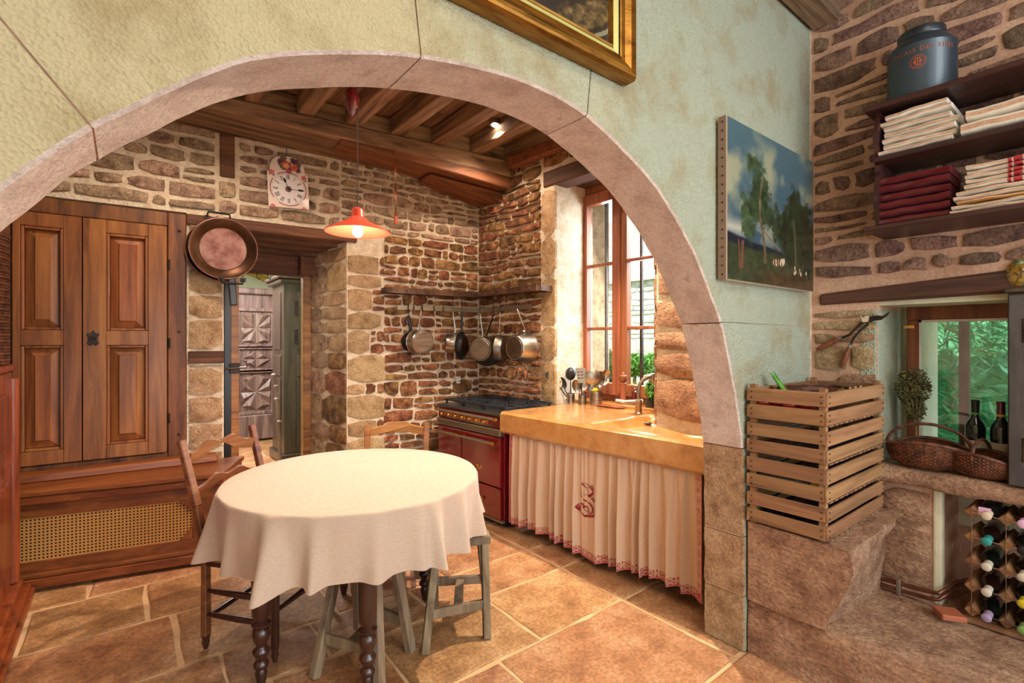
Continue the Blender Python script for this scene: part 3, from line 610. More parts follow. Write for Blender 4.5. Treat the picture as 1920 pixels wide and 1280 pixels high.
obj('roof', MB().hexa([(10.8,4.9,3.05),(14.3,4.9,5.85),(14.3,15,5.85),(10.8,15,3.05),(10.8,4.9,3.1),(14.3,4.9,5.9),(14.3,15,5.9),(10.8,15,3.1)]), M['roof_tile'], hs)
def foliage(name, c, r, n, size, m, label=None, cat=None, parent=None, seed=1, flat=1, kind=None, long=1.0):
    rnd = random.Random(seed); mb = MB()
    for i in range(n):
        while True:
            p = V((rnd.uniform(-1,1), rnd.uniform(-1,1), rnd.uniform(-1,1)))
            if p.length < 1 and (p.length > .45 or rnd.random() < .3): break
        p = V((p.x*r[0], p.y*r[1], p.z*r[2]))+V(c)
        a = V((rnd.uniform(-1,1), rnd.uniform(-1,1), rnd.uniform(-1,1)*flat)).normalized(); b_ = a.cross(V((rnd.uniform(-1,1),rnd.uniform(-1,1),rnd.uniform(-1,1)))).normalized()
        s = size*rnd.uniform(.6,1.3); mb.add([p-a*s*long, p+b_*s*.35, p+a*s*long+V((0,0,-.2*s)), p-b_*s*.35], [(0,1,2,3)])
    o = obj(name, mb, m, parent)
    if kind: o['kind'] = kind
    return tag(o, label, cat) if label else o
for i,(px,py,x,r,lab) in enumerate(((1190,684,6.2,(.25,.3,.17),'pale green flowering bush outside the left side of the right casement'),(1228,682,7.6,(.28,.3,.2),'darker green bush beside the yard wall outside the tall window'),(1128,690,5.4,(.3,.3,.3),'small round bush outside the left casement'))):
    p_ = onx(px,py,x); t_ = thing('garden_bush', (p_.x,p_.y,.3), lab, 'bush'); foliage('foliage', p_, r, 1500, .045, M['leaf'], parent=t_, seed=i)
    obj('stem', MB().tube([(p_.x,p_.y,.3),(p_.x,p_.y,p_.z)], .03, 6), M['herb_stem'], t_)
p_ = onx(1200,465,20); t_ = thing('garden_tree', (p_.x,p_.y,.3), 'green tree top showing over the tiled roof', 'tree'); foliage('foliage', p_, (1.6,2.6,1.6), 2500, .2, M['hedge'], parent=t_, seed=8)
obj('trunk', MB().tube([(p_.x,p_.y,.3),(p_.x,p_.y,p_.z)], .15, 8), M['herb_stem'], t_)
# ---------------------------------------------------------------- kitchen ceiling: planks, joists, beams
cl = MB(); cl.box((-2.2,1.33,3.27),(3.3,4.7,3.33)); ceil = struct(obj('ceiling', cl, M['dark']))
x = -1.0; random.seed(5)
while x < 2.95:                     # short boards laid across the joists
    y = 1.33
    nx_ = min(x+.345, 2.98)
    while y < 4.2:
        ln = random.uniform(.26,.36); obj('plank', MB().box((x,y+.003,3.225+random.uniform(0,.006)),(nx_-.003,y+ln,3.262)), M['joist'], ceil); y += ln
    x = nx_ if nx_ > x+.05 else 9
BP = Wall((.79,3.80),(2.80,3.58))
jx = [BP.w(BP.px(p,q)[0],0,0) for p,q in ((558,212),(650,231),(734,248),(812,265),(884,284),(950,297))]
for i, x_ in enumerate([-.37, -.02, .32, .66]+[p.x for p in jx]):
    y_ = 3.80-.11*(x_-.79); jw = .115
    lab = ('ceiling joist on the big beam, ' + ['third to the left of the leftmost visible one','hidden second to the left','hidden just left of the visible joists','leftmost seen under the arch crown','leftmost seen, left of the pulley weight','directly behind the red pulley weight','just right of the pulley weight','fourth from the left of those in view','left of the steel spot lamp','nearest to the window wall, above a red board'][i])
    o = tag(obj('ceiling_joist', MB().hexa([(x_,1.33,3.09),(x_+jw,1.33,3.09),(x_+jw,y_+.03,3.09),(x_,y_+.03,3.09),(x_,1.33,3.224),(x_+jw,1.33,3.224),(x_+jw,y_+.03,3.224),(x_,y_+.03,3.224)]), M['joist'], None, bevel=.008), lab, 'joist', 'ceiling joists in the kitchen')
bmn = thing('main_beam', (1.2,3.9,2.95), 'big rough-hewn ceiling beam running along the clock wall', 'beam')
b = MB(); p0, p1 = BP.w(-1.5,0,0), BP.w(BP.L+.03,0,0)
def bseg(zb0, zb1, ztop, n0, n1, a=-1.5, bb=BP.L+.03):
    A0, A1, B0, B1 = BP.w(a,0,n1), BP.w(bb,0,n1), BP.w(a,0,n0), BP.w(bb,0,n0)
    return [(A0.x,A0.y,zb0),(A1.x,A1.y,zb1),(B1.x,B1.y,zb1),(B0.x,B0.y,zb0),(A0.x,A0.y,ztop),(A1.x,A1.y,ztop),(B1.x,B1.y,ztop),(B0.x,B0.y,ztop)]
obj('beam_face', MB().hexa(bseg(3.0,2.94,3.088,-.22,0)), M['beam'], bmn, bevel=.012)
obj('blocking', MB().hexa(bseg(3.09,3.09,3.22,-.2,-.035)), M['beam'], bmn)
obj('wall_plate', MB().hexa(bseg(3.01,2.93,3.2,-.62,-.225)), M['beam'], bmn)
s0_ = BP.px(637,290,-.03)[0]
tag(obj('lower_beam', MB().hexa([BP.w(s0_,2.95,-.01),BP.w(BP.L+.02,2.83,-.01),BP.w(BP.L+.02,2.85,-.5),BP.w(s0_,2.95,-.3),BP.w(s0_,3.0,-.01),BP.w(BP.L+.02,2.938,-.01),BP.w(BP.L+.02,2.94,-.5),BP.w(s0_,3.0,-.3)]), M['beam_red'], None, bevel=.008), 'reddish brown beam tapering in under the big ceiling beam', 'beam')
s1_ = BP.px(800,345,-.2)[0]
tag(obj('corner_board', MB().hexa([BP.w(s1_,2.86,-.14),BP.w(BP.L+.02,2.74,-.14),BP.w(BP.L+.02,2.74,-.52),BP.w(s1_,2.86,-.40),BP.w(s1_,2.88,-.14),BP.w(BP.L+.02,2.825,-.14),BP.w(BP.L+.02,2.845,-.52),BP.w(s1_,2.9,-.40)]), M['beam_red'], None, bevel=.008), 'lowest dark red board in the corner over the iron shelf', 'board')
tag(obj('side_board', MB().hexa([SW.w(.55,2.985,.11),SW.w(2.6,2.985,.11),SW.w(2.6,2.985,.03),SW.w(.55,2.985,.03),SW.w(.55,3.08,.11),SW.w(2.6,3.08,.11),SW.w(2.6,3.08,.03),SW.w(.55,3.08,.03)]), M['beam_red'], None, bevel=.006), 'long red board lying along the top of the window wall', 'board')
sp = thing('spot_lamp', (2.37,3.24,3.2), 'small steel ceiling spot between two joists', 'lamp')
obj('housing', MB().lathe([(.04,.03),(.045,.0),(.045,-.02),(.03,-.02),(.03,.0)], (2.37,3.24,3.2), 16), M['steel'], sp, smooth=True)
obj('bulb', MB().ball((2.37,3.24,3.185), .022, 10), M['bulb'], sp, smooth=True)
# kitchen left wall and the wall over the arch inside
struct(obj('wall_left', MB().box((-1.2,1.33,0),(-1.1,4.7,3.33)), M['plaster']))
# ---------------------------------------------------------------- arch wall
AP = [(2.252,0),(2.25,.5),(2.24,.9),(2.203,1.091),(2.132,1.311),(2.05,1.511),(1.956,1.645),(1.835,1.8),(1.651,1.965),(1.487,2.065),(1.206,2.175),(.974,2.2),(.78,2.185),(.599,2.152),(.472,2.116),(.348,2.072),(.239,2.025),(.142,1.962),(.056,1.888),(-.039,1.803),(-.104,1.732),(-.154,1.67),(-.25,1.53),(-.33,1.35),(-.38,1.1),(-.4,.8),(-.4,0)]
def densify(P_, step=.025):
    out = []
    for i in range(len(P_)-1):
        p0_ = V(P_[max(i-1,0)]).to_3d(); p1_ = V(P_[i]).to_3d(); p2_ = V(P_[i+1]).to_3d(); p3_ = V(P_[min(i+2,len(P_)-1)]).to_3d(); n = max(2, int((p2_-p1_).length/step))
        for j in range(n):
            t = j/n; q = .5*((2*p1_)+(p2_-p0_)*t+(2*p0_-5*p1_+4*p2_-p3_)*t*t+(3*p1_-p0_-3*p2_+p3_)*t**3); out.append((q.x, q.y))
    return out+[P_[-1]]
D_ = densify(AP)
YN, YF = 1.134, 1.33; XL, XR, ZT = -2.2, 3.0, 3.4
cuts = []      # joint positions given by a point on the arch and the direction of the joint on the face
for (pt, dr) in (((2.25,.25),(1,0)),((2.245,.53),(1,0)),((2.24,.92),(1,0)),((2.05,1.51),(1,.0)),((1.206,2.175),(.12,1)),((.6,2.152),(-.12,1)),((-.03,1.81),(-.62,.8)),((-.4,.9),(-1,0)),((-.4,.4),(-1,0))):
    i = min(range(len(D_)), key=lambda k: (D_[k][0]-pt[0])**2+(D_[k][1]-pt[1])**2); cuts.append((i, dr))
def hit(p, d):
    t = []
    if d[0] > 1e-6: t.append((XR-p[0])/d[0])
    if d[0] < -1e-6: t.append((XL-p[0])/d[0])
    if d[1] > 1e-6: t.append((ZT-p[1])/d[1])
    t = min(t); return (p[0]+d[0]*t, p[1]+d[1]*t)
wall_arch = struct(obj('wall_arch', MB().box((XL-.1,YN+.03,0),(XL,YF-.03,ZT)), M['plaster']))
seq = [(0,(1,0))]+cuts+[(len(D_)-1,(-1,0))]
def peri(p):   # position along the outer boundary, right side up, top leftwards, left side down
    if abs(p[0]-XR) < 1e-4: return p[1]
    if abs(p[1]-ZT) < 1e-4: return ZT+(XR-p[0])
    return ZT+(XR-XL)+(ZT-p[1])
for (i0,d0_),(i1,d1_) in zip(seq, seq[1:]):
    inn = D_[i0:i1+1]; h0 = hit(inn[0], d0_); h1 = hit(inn[-1], d1_)
    outer = [h1]; a, b_ = peri(h0), peri(h1)
    for cp, cc in ((ZT+(XR-XL),(XL,ZT)), (ZT,(XR,ZT))):
        if a < cp < b_: outer.append(cc)
    outer.append(h0); poly = inn+outer; n = len(poly)
    jt = [.006*noise.noise(V((k*.35,7,i0))) for k in range(len(inn))]; jf = [.010*noise.noise(V((k*.3,3,i0))) for k in range(len(inn))]
    gp = .0022
    def sh(k, p, t):       # small retreat at the joints
        q = list(p)
        if k < len(inn):
            q[0] += (jt if t == 0 else jf)[k]
            if k == 0: q[0] += 0
        return q
    near = []; farv = []; arr = []
    for k, p in enumerate(poly):
        q = sh(k, p, 0); qf = sh(k, p, 1)
        near.append((q[0], YN+(.006 if k < len(inn) else 0), q[1])); farv.append((qf[0], YF, qf[1])); arr.append((q[0]+ (0), YN, q[1]))
    # cut a thin joint: pull the first and last rows inwards
    pn = V((-d0_[1], d0_[0])).normalized(); pm = V((d1_[1], -d1_[0])).normalized()
    for A_ in (near, farv):
        for k in (0, n-1): A_[k] = (A_[k][0]+pn.x*gp, A_[k][1], A_[k][2]+pn.y*gp)
        for k in (len(inn)-1, len(inn)): A_[k] = (A_[k][0]+pm.x*gp, A_[k][1], A_[k][2]+pm.y*gp)
    ct = V((.9, 0, 1.2)); ring = []
    for k in range(len(inn)):
        t = V(inn[min(k+1,len(inn)-1)])-V(inn[max(k-1,0)]); nn = V((t.y, 0, -t.x)).normalized(); p = V(near[k]); ring.append((p.x+nn.x*.008, YN-.0, p.z+nn.z*.008))
    m_ = len(inn)
    mb = MB(); vs = near+farv+ring; fs = []
    for k in range(m_-1):
        fs.append((k, k+1, n+k+1, n+k)); fs.append((k, 2*n+k, 2*n+k+1, k+1))
    face = [2*n+k for k in range(m_)]+list(range(m_, n)); fs.append(tuple(face)); fs.append(tuple(range(2*n-1, n-1, -1)))
    fs.append((m_-1, 2*n+m_-1, m_)); fs.append((m_-1, m_, n+m_, n+m_-1)); fs.append((0, n-1, 2*n)); fs.append((0, n, 2*n-1, n-1))
    for k in range(m_, n-1): fs.append((k, k+1, n+k+1, n+k))
    mb.add(vs, fs); o = obj('voussoir', mb, M['archface'], wall_arch, smooth=True, ang=.35)
    o.data.materials.append(M['intrados'] if i0 > 0 and D_[i0][1] > .85 else M['quoin'])
    for pl in o.data.polygons:
        if abs(pl.normal.y) < .9 and len(pl.vertices) == 4: pl.material_index = 1
    if i0 > 0:
        p, q = V(inn[0]), V(hit(inn[0], d0_)); 
        obj('joint_mortar', MB().hexa([(p.x-.004,YN+.006,p.y+.002),(q.x,YN+.006,q.y-.004),(q.x,YF-.006,q.y-.004),(p.x-.004,YF-.006,p.y+.002),(p.x+.006,YN+.006,p.y+.006),(q.x+.006,YN+.006,q.y+.006),(q.x+.006,YF-.006,q.y+.006),(p.x+.006,YF-.006,p.y+.006)]), M['mortar_pink'], wall_arch)
struct(obj('wall_front_left', MB().box((-2.4,-3.2,0),(-2.3,4.9,3.4)), M['plaster']))
# front room ceiling and beam
fc = MB(); fc.box((-2.3,-3.2,3.34),(3.2,1.13,3.4)); struct(obj('ceiling_front', fc, M['beam']))
tag(obj('front_beam', MB().box((-2.2,.985,3.135),(2.99,1.125,3.335)), M['beam'], None, bevel=.012), 'dark old beam in the top right corner, along the arch wall', 'beam')
# ---------------------------------------------------------------- right wall with small window recess and wine niche
yA = RW.px(1645,700)[0]       # left edge of the window recess
sN = RW.px(1765,1000)[0]      # left edge of the niche
zLt = 1.60; zSl = .82
rw = MB(); WD = .42
panel(rw, RW, 0, 2.33, 1.68, 3.4, -WD); panel(rw, RW, 0, yA, 0, 1.68, -WD); panel(rw, RW, yA, 2.33, .74, .80, -WD); panel(rw, RW, 1.3, 2.33, .8, 1.68, -WD)
panel(rw, RW, yA, sN, 0, .74, -WD); panel(rw, RW, 1.6, 2.33, 0, .74, -WD); panel(rw, RW, sN, 1.6, 0, .74, -WD, -WD+.04)
wall_right = struct(obj('wall_right', rw, M['mortar_pink']))
frW = lambda s,z,n: RW.w(s,z,n)
rubble(wall_right, frW, .01, 1.5, 1.76, 3.32, .098, .21, M['stone_grey'], mort=.026, seed=51, proud=.012, jit=.007, wav=.016)
rubble(wall_right, frW, .01, yA-.0, 1.27, 1.60, .1, .15, M['quoin'], mort=.02, seed=52, proud=.012)
rubble(wall_right, frW, .12, yA-.0, .60, 1.27, .3, .2, M['block'], mort=.02, seed=53, proud=.02)
rubble(wall_right, frW, yA+.02, sN-.03, .24, .72, .24, .3, M['block'], mort=.012, seed=54, proud=.02, jit=.01)
obj('plaster_reveal', MB().hexa([RW.w(a,b,n) for b in (.82,1.6) for a,n in ((yA-.08,.003),(yA+.002,.003),(yA+.002,-WD),(yA-.08,-WD))]), M['archface'], wall_right, bevel=.012, segs=2)  # plaster side of the recess, in the pale green end of archface
obj('niche_edge', MB().hexa([RW.w(a,b,n) for b in (.2,.74) for a,n in ((sN-.03,.010),(sN+.004,.004),(sN+.004,-.05),(sN-.03,-.05))]), M['plaster'], wall_right, bevel=.01, segs=2)
A = RW.px(1535,548,.02); B = RW.px(1535,572,.02); Cc = RW.px(1897,503,.02); Dd = RW.px(1897,548,.02)
def ext_(p, q, s): t = (s-p[0])/(q[0]-p[0]); return p[1]+(q[1]-p[1])*t
s_e = 1.2
tag(obj('window_lintel', MB().hexa([RW.w(B[0],B[1],.02),RW.w(s_e,ext_(B,Dd,s_e),.02),RW.w(s_e,ext_(B,Dd,s_e),-.3),RW.w(B[0],B[1],-.3),RW.w(A[0],A[1]-.01,.02),RW.w(s_e,ext_(A,Cc,s_e)-.0,.02),RW.w(s_e,ext_(A,Cc,s_e),-.3),RW.w(A[0],A[1],-.3)]), M['lintel_y'], None, bevel=.012), 'dark wooden lintel over the small right-hand window, below the wall shelf', 'lintel')
struct(obj('wall_right_soffit', MB().hexa([RW.w(a,b,n) for b in (1.612,1.68) for a,n in ((yA-.02,-.02),(1.3,-.02),(1.3,-WD),(yA-.02,-WD))]), M['plaster'], None))
# small window
X2 = 3.30
w2 = thing('window_2', (X2, .5, .85), 'w', 'w'); w2['kind'] = 'structure'; del w2['label']; del w2['category']
q0 = onx(1700,577,X2); q1 = onx(1890,577,X2); g0 = onx(1722,600,X2); zt2_ = q0.z+.005; yb0 = q1.y-.25
f2 = MB(); f2.box((X2,yb0,g0.z),(X2+.05,q0.y,zt2_)); f2.box((X2,g0.y,.84),(X2+.05,q0.y,g0.z)); f2.box((X2,yb0,.84),(X2+.05,yb0+.05,g0.z)); f2.box((X2,yb0,.84),(X2+.05,q0.y,.9))
obj('window_frame', f2, M['win_wood2'], w2, bevel=.005)
obj('bead', MB().box((X2+.012,yb0,g0.z-.012),(X2+.04,g0.y,g0.z)).box((X2+.012,g0.y-.01,.9),(X2+.04,g0.y,g0.z)), M['white'], w2)
mp_ = onx(1808,650,X2+.06); obj('mullion', MB().box((X2+.05,mp_.y-.02,.85),(X2+.09,mp_.y+.02,g0.z)), M['armoire'], w2, bevel=.003)
obj('pane', MB().box((X2+.024,yb0+.05,.9),(X2+.027,g0.y-.01,g0.z-.012)), M['glass'], w2)
obj('latch', MB().box((X2-.012,q0.y-.035,1.50),(X2,q0.y+.01,1.515)), M['brass'], w2)
ex2 = MB(); ex2.box((X2+.12,g0.y+.01,.5),(X2+.45,1.5,2.6)); ex2.box((X2+.12,-.8,1.66),(X2+.45,1.5,2.6)); ex2.box((X2+.05,-.6,.5),(X2+.45,1.2,.84)); struct(obj('wall_outer_right', ex2, M['plaster']))
rnd = random.Random(77); hd = MB()
for i in range(16000):
    a = rnd.uniform(0,1); y_ = rnd.uniform(-2.6,3.2); z_ = rnd.uniform(.3,3.0); x_ = 5.0+rnd.uniform(0,.7)+.3*noise.noise(V((y_*1.5,z_*1.5,2)))
    d_ = V((rnd.uniform(-1,.2), rnd.uniform(-1,1), rnd.uniform(-.9,.5))).normalized(); b_ = d_.cross(V((rnd.random(),rnd.random(),rnd.random()))).normalized(); s_ = rnd.uniform(.03,.085); p_ = V((x_,y_,z_))
    hd.add([p_-d_*s_, p_+b_*s_*.16, p_+d_*s_, p_-b_*s_*.16], [(0,1,2,3)])
hg = thing('garden_hedge', (5.3,.3,.3), 'dense feathery green hedge right outside the small right-hand window', 'hedge')
ho = obj('foliage', hd, M['hedge'], hg); ho['kind'] = 'stuff'
bh = MB()
for i in range(130):
    y_ = rnd.uniform(-2.4,3.0); z_ = rnd.uniform(.4,2.6); l_ = rnd.uniform(.2,.5); bh.tube([(5.05+rnd.uniform(0,.4),y_,z_),(5.0+rnd.uniform(0,.4),y_+l_*.6,z_+l_*rnd.uniform(-.4,.7))], .004, 4)
bo = obj('twigs', bh, M['herb_stem'], hg); bo['kind'] = 'stuff'
obj('hedge_core', MB().box((5.75,-2.8,.3),(6.1,3.4,3.1)), M['hedge'], hg)
# stone sill slab, bench and block under the crates
def rough_slab(x0,x1,y0,y1,z0,z1,amp,nu=40,nv=14,seed=0):
    """rounded irregular slab: closed ring section (x,z) swept along y"""
    def fn(u, v):
        a = 2*pi*v; y = y0+(y1-y0)*u; ca, sa = cos(a), sin(a); k = 1/max(abs(ca), abs(sa)); k = 1+(k-1)*.72
        cx_, cz_ = (x0+x1)/2, (z0+z1)/2; x = cx_+(x1-x0)/2*ca*k; z = cz_+(z1-z0)/2*sa*k
        d = amp*noise.noise(V((x*6, y*6, z*6+seed)))+amp*.5*noise.noise(V((x*18, y*18, z*18+seed)))
        e_ = 1 if .001 < u < .999 else .9
        return (cx_+(x-cx_)*e_+d*ca, y, cz_+(z-cz_)*e_+d*sa)
    mb = MB(); mb.grid(fn, nu, nv*2); W_ = nu+1
    mb.f.append(tuple(j*W_ for j in range(nv*2))); mb.f.append(tuple(j*W_+nu for j in range(nv*2-1,-1,-1)))
    return mb
tag(obj('stone_sill', rough_slab(2.925,3.29,-.6,.835,.735,.822,.012,60,14,5), M['block'], None, smooth=True, ang=1.2, weld=True), 'thick rounded stone sill slab under the small window, carrying the baskets', 'sill')
def bench_top(x, y): return .255-.06*min(1,max(0,(x-2.3)/.7))-.03*min(1,max(0,(.7-y)/.6))+.008*noise.noise(V((x*6,y*6,1)))+.004*noise.noise(V((x*20,y*20,4)))
bn = MB()
NX, NY = 36, 60
def bfn(u, v):
    y = -.9+(1.125+.9)*v
    if u < .25: t = u/.25; z = bench_top(2.27,y)*t; x = 2.262+.02*noise.noise(V((y*5,z*6,3)))+.015*t*t; return (x,y,z)
    t = (u-.25)/.75; x = 2.28+.715*t; return (x, y, bench_top(x,y))
bn.grid(bfn, NX, NY)
tag(obj('stone_bench', bn, M['block'], None, smooth=True, ang=1.2), 'low worn stone bench along the right wall, under block and wine rack', 'bench')
struct(obj('floor_niche', MB().box((2.99,RW.w(1.6,0,0).y,0),(3.40,RW.w(sN,0,0).y,.19)), M['block']))
# block under crates (bracket shape with sloping chamfer)
def blk(u, v):
    x = 2.262+.72*u; zb = bench_top(x, .8)-.01; ch = .22*(1-u)+.04
    prof = [(1.122,zb),(.80,zb),(.80,zb+.03),(.775+.01*u,.585-ch),(.70+.03*u,.60-ch*.35),(.715,.598),(.9,.605),(1.122,.605)]
    i = min(int(v*7), 6); t = v*7-i; y = prof[i][0]*(1-t)+prof[i+1][0]*t; z = prof[i][1]*(1-t)+prof[i+1][1]*t
    nn = .010*noise.noise(V((x*8,y*8,z*8)))+.006*noise.noise(V((x*25,y*25,z*25)))
    return (x+nn*(1 if u < .05 else 0), y+(nn if y < 1.1 else 0), z+(nn if .3 < z < .59 else 0))
bk = MB(); bk.grid(blk, 30, 28); bk.f.append(tuple(j*31 for j in range(28, -1, -1)))
tag(obj('stone_block', bk, M['block'], None, smooth=True, ang=.9), 'rough-hewn stone block with a sloping front edge, carrying the crates', 'stone block')
# ================================================================ CUPBOARD AND RADIATOR COVER (left)
KW = Wall((-.72, 4.295), (.55, 4.205))       # front plane of the cupboard frame, slightly turned
kp = lambda x, y, n=0: KW.px(x, y, n)
def kbox(mb, s0, s1, z0, z1, n0, n1):
    return mb.hexa([KW.w(s0,z0,n1),KW.w(s1,z0,n1),KW.w(s1,z0,n0),KW.w(s0,z0,n0),KW.w(s0,z1,n1),KW.w(s1,z1,n1),KW.w(s1,z1,n0),KW.w(s0,z1,n0)])
sa = kp(24,640)[0]; sm = kp(155,640)[0]; sb = kp(313,640)[0]; sf = kp(349,640)[0]
zt_ = kp(160,409)[1]; zb_ = kp(160,862)[1]; zft = 2.335; zfb = zb_-.13
cb = thing('built_in_cupboard', KW.w((sa+sb)/2, zfb, 0), 'warm walnut built-in cupboard with two panelled doors, left of the doorway', 'cupboard')
o = obj('frame_stile', kbox(MB(), sb+.004, sf, zfb, zft, -.1, .01), M['walnut_d'], cb, bevel=.006)
obj('frame_stile', kbox(MB(), sa-.16, sa-.004, zfb, zft, -.1, .01), M['walnut_d'], cb, bevel=.006)
obj('top_rail', kbox(MB(), sa-.004, sb+.004, zt_+.004, zft, -.1, .008), M['walnut_d'], cb, bevel=.006)
obj('bottom_rail', kbox(MB(), sa-.004, sb+.004, zfb, zb_-.004, -.1, .008), M['walnut_d'], cb, bevel=.006)
obj('back_panel', kbox(MB(), sa-.05, sb+.05, zfb, zft, -.12, -.10), M['walnut_d'], cb)
zm0, zm1 = kp(230,647)[1], kp(230,620)[1]
for (a, b) in ((sa, sm-.003), (sm+.003, sb)):
    sw_ = .085*(1); d = thing  # door: stiles and rails, two raised panels
    pa, pb = (a+.035, b-.088) if a == sa else (a+.118, b-.105)
    mb = MB(); kbox(mb, a, pa, zb_, zt_, -.03, .022); kbox(mb, pb, b, zb_, zt_, -.03, .022)
    zlo, zhi = zb_+.085, zt_-.085
    for (u, v) in ((zb_, zlo), (zm0, zm1), (zhi, zt_)): kbox(mb, pa, pb, u, v, -.03, .0215)
    dr = obj('cupboard_door', mb, M['walnut'], cb, bevel=.003)
    for (u, v) in ((zlo, zm0), (zm1, zhi)):
        m_ = MB(); bw_ = .018        # moulding round the panel
        for (x0,x1,y0,y1) in ((pa,pa+bw_,u,v),(pb-bw_,pb,u,v),(pa+bw_,pb-bw_,u,u+bw_),(pa+bw_,pb-bw_,v-bw_,v)): kbox(m_, x0,x1,y0,y1,-.02,.017)
        obj('moulding', m_, M['walnut'], dr, bevel=.006, segs=2)
        f0, f1 = bw_+.002, .062; q = []
        for (e, n) in ((f0,-.012),(f1,.006)):
            for (s, z) in ((pa+e,u+e),(pb-e,u+e),(pb-e,v-e),(pa+e,v-e)): q.append(KW.w(s, z, n))
        for (s, z) in ((pa+f1+.006,u+f1+.006),(pb-f1-.006,u+f1+.006),(pb-f1-.006,v-f1-.006),(pa+f1+.006,v-f1-.006)): q.append(KW.w(s, z, .014))
        obj('raised_panel', MB().add(q, [(0,1,5,4),(1,2,6,5),(2,3,7,6),(3,0,4,7),(4,5,9,8),(5,6,10,9),(6,7,11,10),(7,4,8,11),(8,9,10,11)]), M['walnut'], dr)
kx = KW.w(sm+.055, kp(172,634)[1], .022)
esc = MB().prism([(-.03,-.035),(-.012,-.05),(0,-.035),(.012,-.05),(.03,-.035),(.022,0),(.034,.03),(.012,.034),(0,.055),(-.012,.034),(-.034,.03),(-.022,0)], -.006, 0, Matrix.Translation(kx))
lk = obj('keyhole_plate', esc, M['iron'], cb, bevel=.002); obj('key', MB().tube([kx, kx+V((0,-.03,0))], .005, 8).tube([kx+V((.014*cos(a),-.035,.014*sin(a))) for a in [i*pi/6 for i in range(12)]], .003, 6, closed=True), M['iron'], lk)
for z_ in (zt_-.3, zt_-.85, zb_+.2): obj('hinge', MB().tube([KW.w(sb+.012, z_, .016), KW.w(sb+.012, z_+.07, .016)], .008, 8), M['iron'], cb, smooth=True)
for z_ in (zft-.12, 1.5, zfb+.25): obj('peg', MB().ball(KW.w(sf-.04, z_, .012), .012, 8), M['lintel'], cb)
# radiator cover with cane panel
GW = Wall((-.60, 3.975), (.70, 3.68)); gp = lambda x, y, n=0: GW.px(x, y, n)
def gbox(mb, s0, s1, z0, z1, n0, n1):
    return mb.hexa([GW.w(s0,z0,n1),GW.w(s1,z0,n1),GW.w(s1,z0,n0),GW.w(s0,z0,n0),GW.w(s0,z1,n1),GW.w(s1,z1,n1),GW.w(s1,z1,n0),GW.w(s0,z1,n0)])
rc = thing('radiator_cover', GW.w(.6,0,0), 'low wooden radiator cover with woven cane panel, below the walnut cupboard', 'radiator cover')
g1 = 1.15; gs = -.08; ztop = gp(200,905)[1]; zc1 = gp(200,955)[1]; zc0 = gp(200,1033)[1]; zk = gp(200,1058)[1]; c0_, c1_ = gp(22,1000)[0], gp(361,960)[0]
obj('front_board', gbox(MB(), gs, g1, zc1, ztop-.03, -.025, 0), M['cherry'], rc, bevel=.003)
obj('front_board', gbox(MB(), gs, g1, zk, zc0, -.025, 0), M['cherry'], rc, bevel=.003)
obj('top_ledge', MB().hexa([GW.w(gs,ztop-.035,.03),GW.w(g1,ztop-.035,.03),V((.72,4.15,ztop-.035)),V((-.75,4.28,ztop-.035)),GW.w(gs,ztop,.03),GW.w(g1,ztop,.03),V((.72,4.15,ztop)),V((-.75,4.28,ztop))]), M['cherry'], rc, bevel=.008, segs=2)
obj('upper_step', MB().hexa([KW.w(0,ztop,.16),KW.w(1.27,ztop,.16),KW.w(1.27,ztop,.03),KW.w(0,ztop,.03),KW.w(0,ztop+.05,.15),KW.w(1.27,ztop+.05,.15),KW.w(1.27,ztop+.05,.03),KW.w(0,ztop+.05,.03)]), M['cherry'], rc, bevel=.008)
obj('moulding', gbox(MB(), gs, g1, ztop-.085, ztop-.036, -.0, .022), M['cherry'], rc, bevel=.012, segs=2)
obj('moulding', gbox(MB(), gs, g1, zk-.012, zk+.02, -.0, .03), M['cherry'], rc, bevel=.010, segs=2)
obj('plinth', gbox(MB(), gs, g1, .02, zk-.012, -.02, .035), M['cherry'], rc, bevel=.005)
obj('side_board', MB().hexa([GW.w(g1-.02,0.02,-.026),GW.w(g1,.02,-.026),V((.70,4.13,.02)),V((.67,4.13,.02)),GW.w(g1-.02,ztop-.036,-.026),GW.w(g1,ztop-.036,-.026),V((.70,4.13,ztop-.036)),V((.67,4.13,ztop-.036))]), M['cherry'], rc)
obj('end_stile', gbox(MB(), c1_, g1, zc0, zc1, -.025, 0), M['cherry'], rc, bevel=.003)
obj('back_board', gbox(MB(), gs, c1_, zc0-.03, zc1+.03, -.045, -.03), M['dark'], rc)
for (s_, z_, sx_, sz_) in ((c1_, zc1, -1, -1), (c1_, zc0, -1, 1)):      # notched corners of the cane opening
    obj('corner_piece', MB().add([GW.w(s_+sx_*a, z_+sz_*b, n) for n in (.002, -.02) for a, b in ((0,0),(.07,0),(.06,.02),(.04,.025),(.025,.04),(.02,.06),(0,.07))], [tuple(range(7)), tuple(range(13,6,-1))]+[(i,7+i,7+(i+1)%7,(i+1)%7) for i in range(7)]), M['cherry'], rc)
cm = MB(); pc = .0185; s = gs
while s < c1_: cm.add([GW.w(a,b,n) for a,b,n in ((s,zc0,-.008),(s+pc*.52,zc0,-.008),(s+pc*.52,zc1,-.008),(s,zc1,-.008))], [(0,1,2,3)]); s += pc
z = zc0
while z < zc1: cm.add([GW.w(a,b,n) for a,b,n in ((gs,z,-.007),(c1_,z,-.007),(c1_,z+pc*.52,-.007),(gs,z+pc*.52,-.007))], [(0,1,2,3)]); z += pc
s = gs
co = obj('cane_weave', cm, M['cane'], rc); co['kind'] = 'stuff'
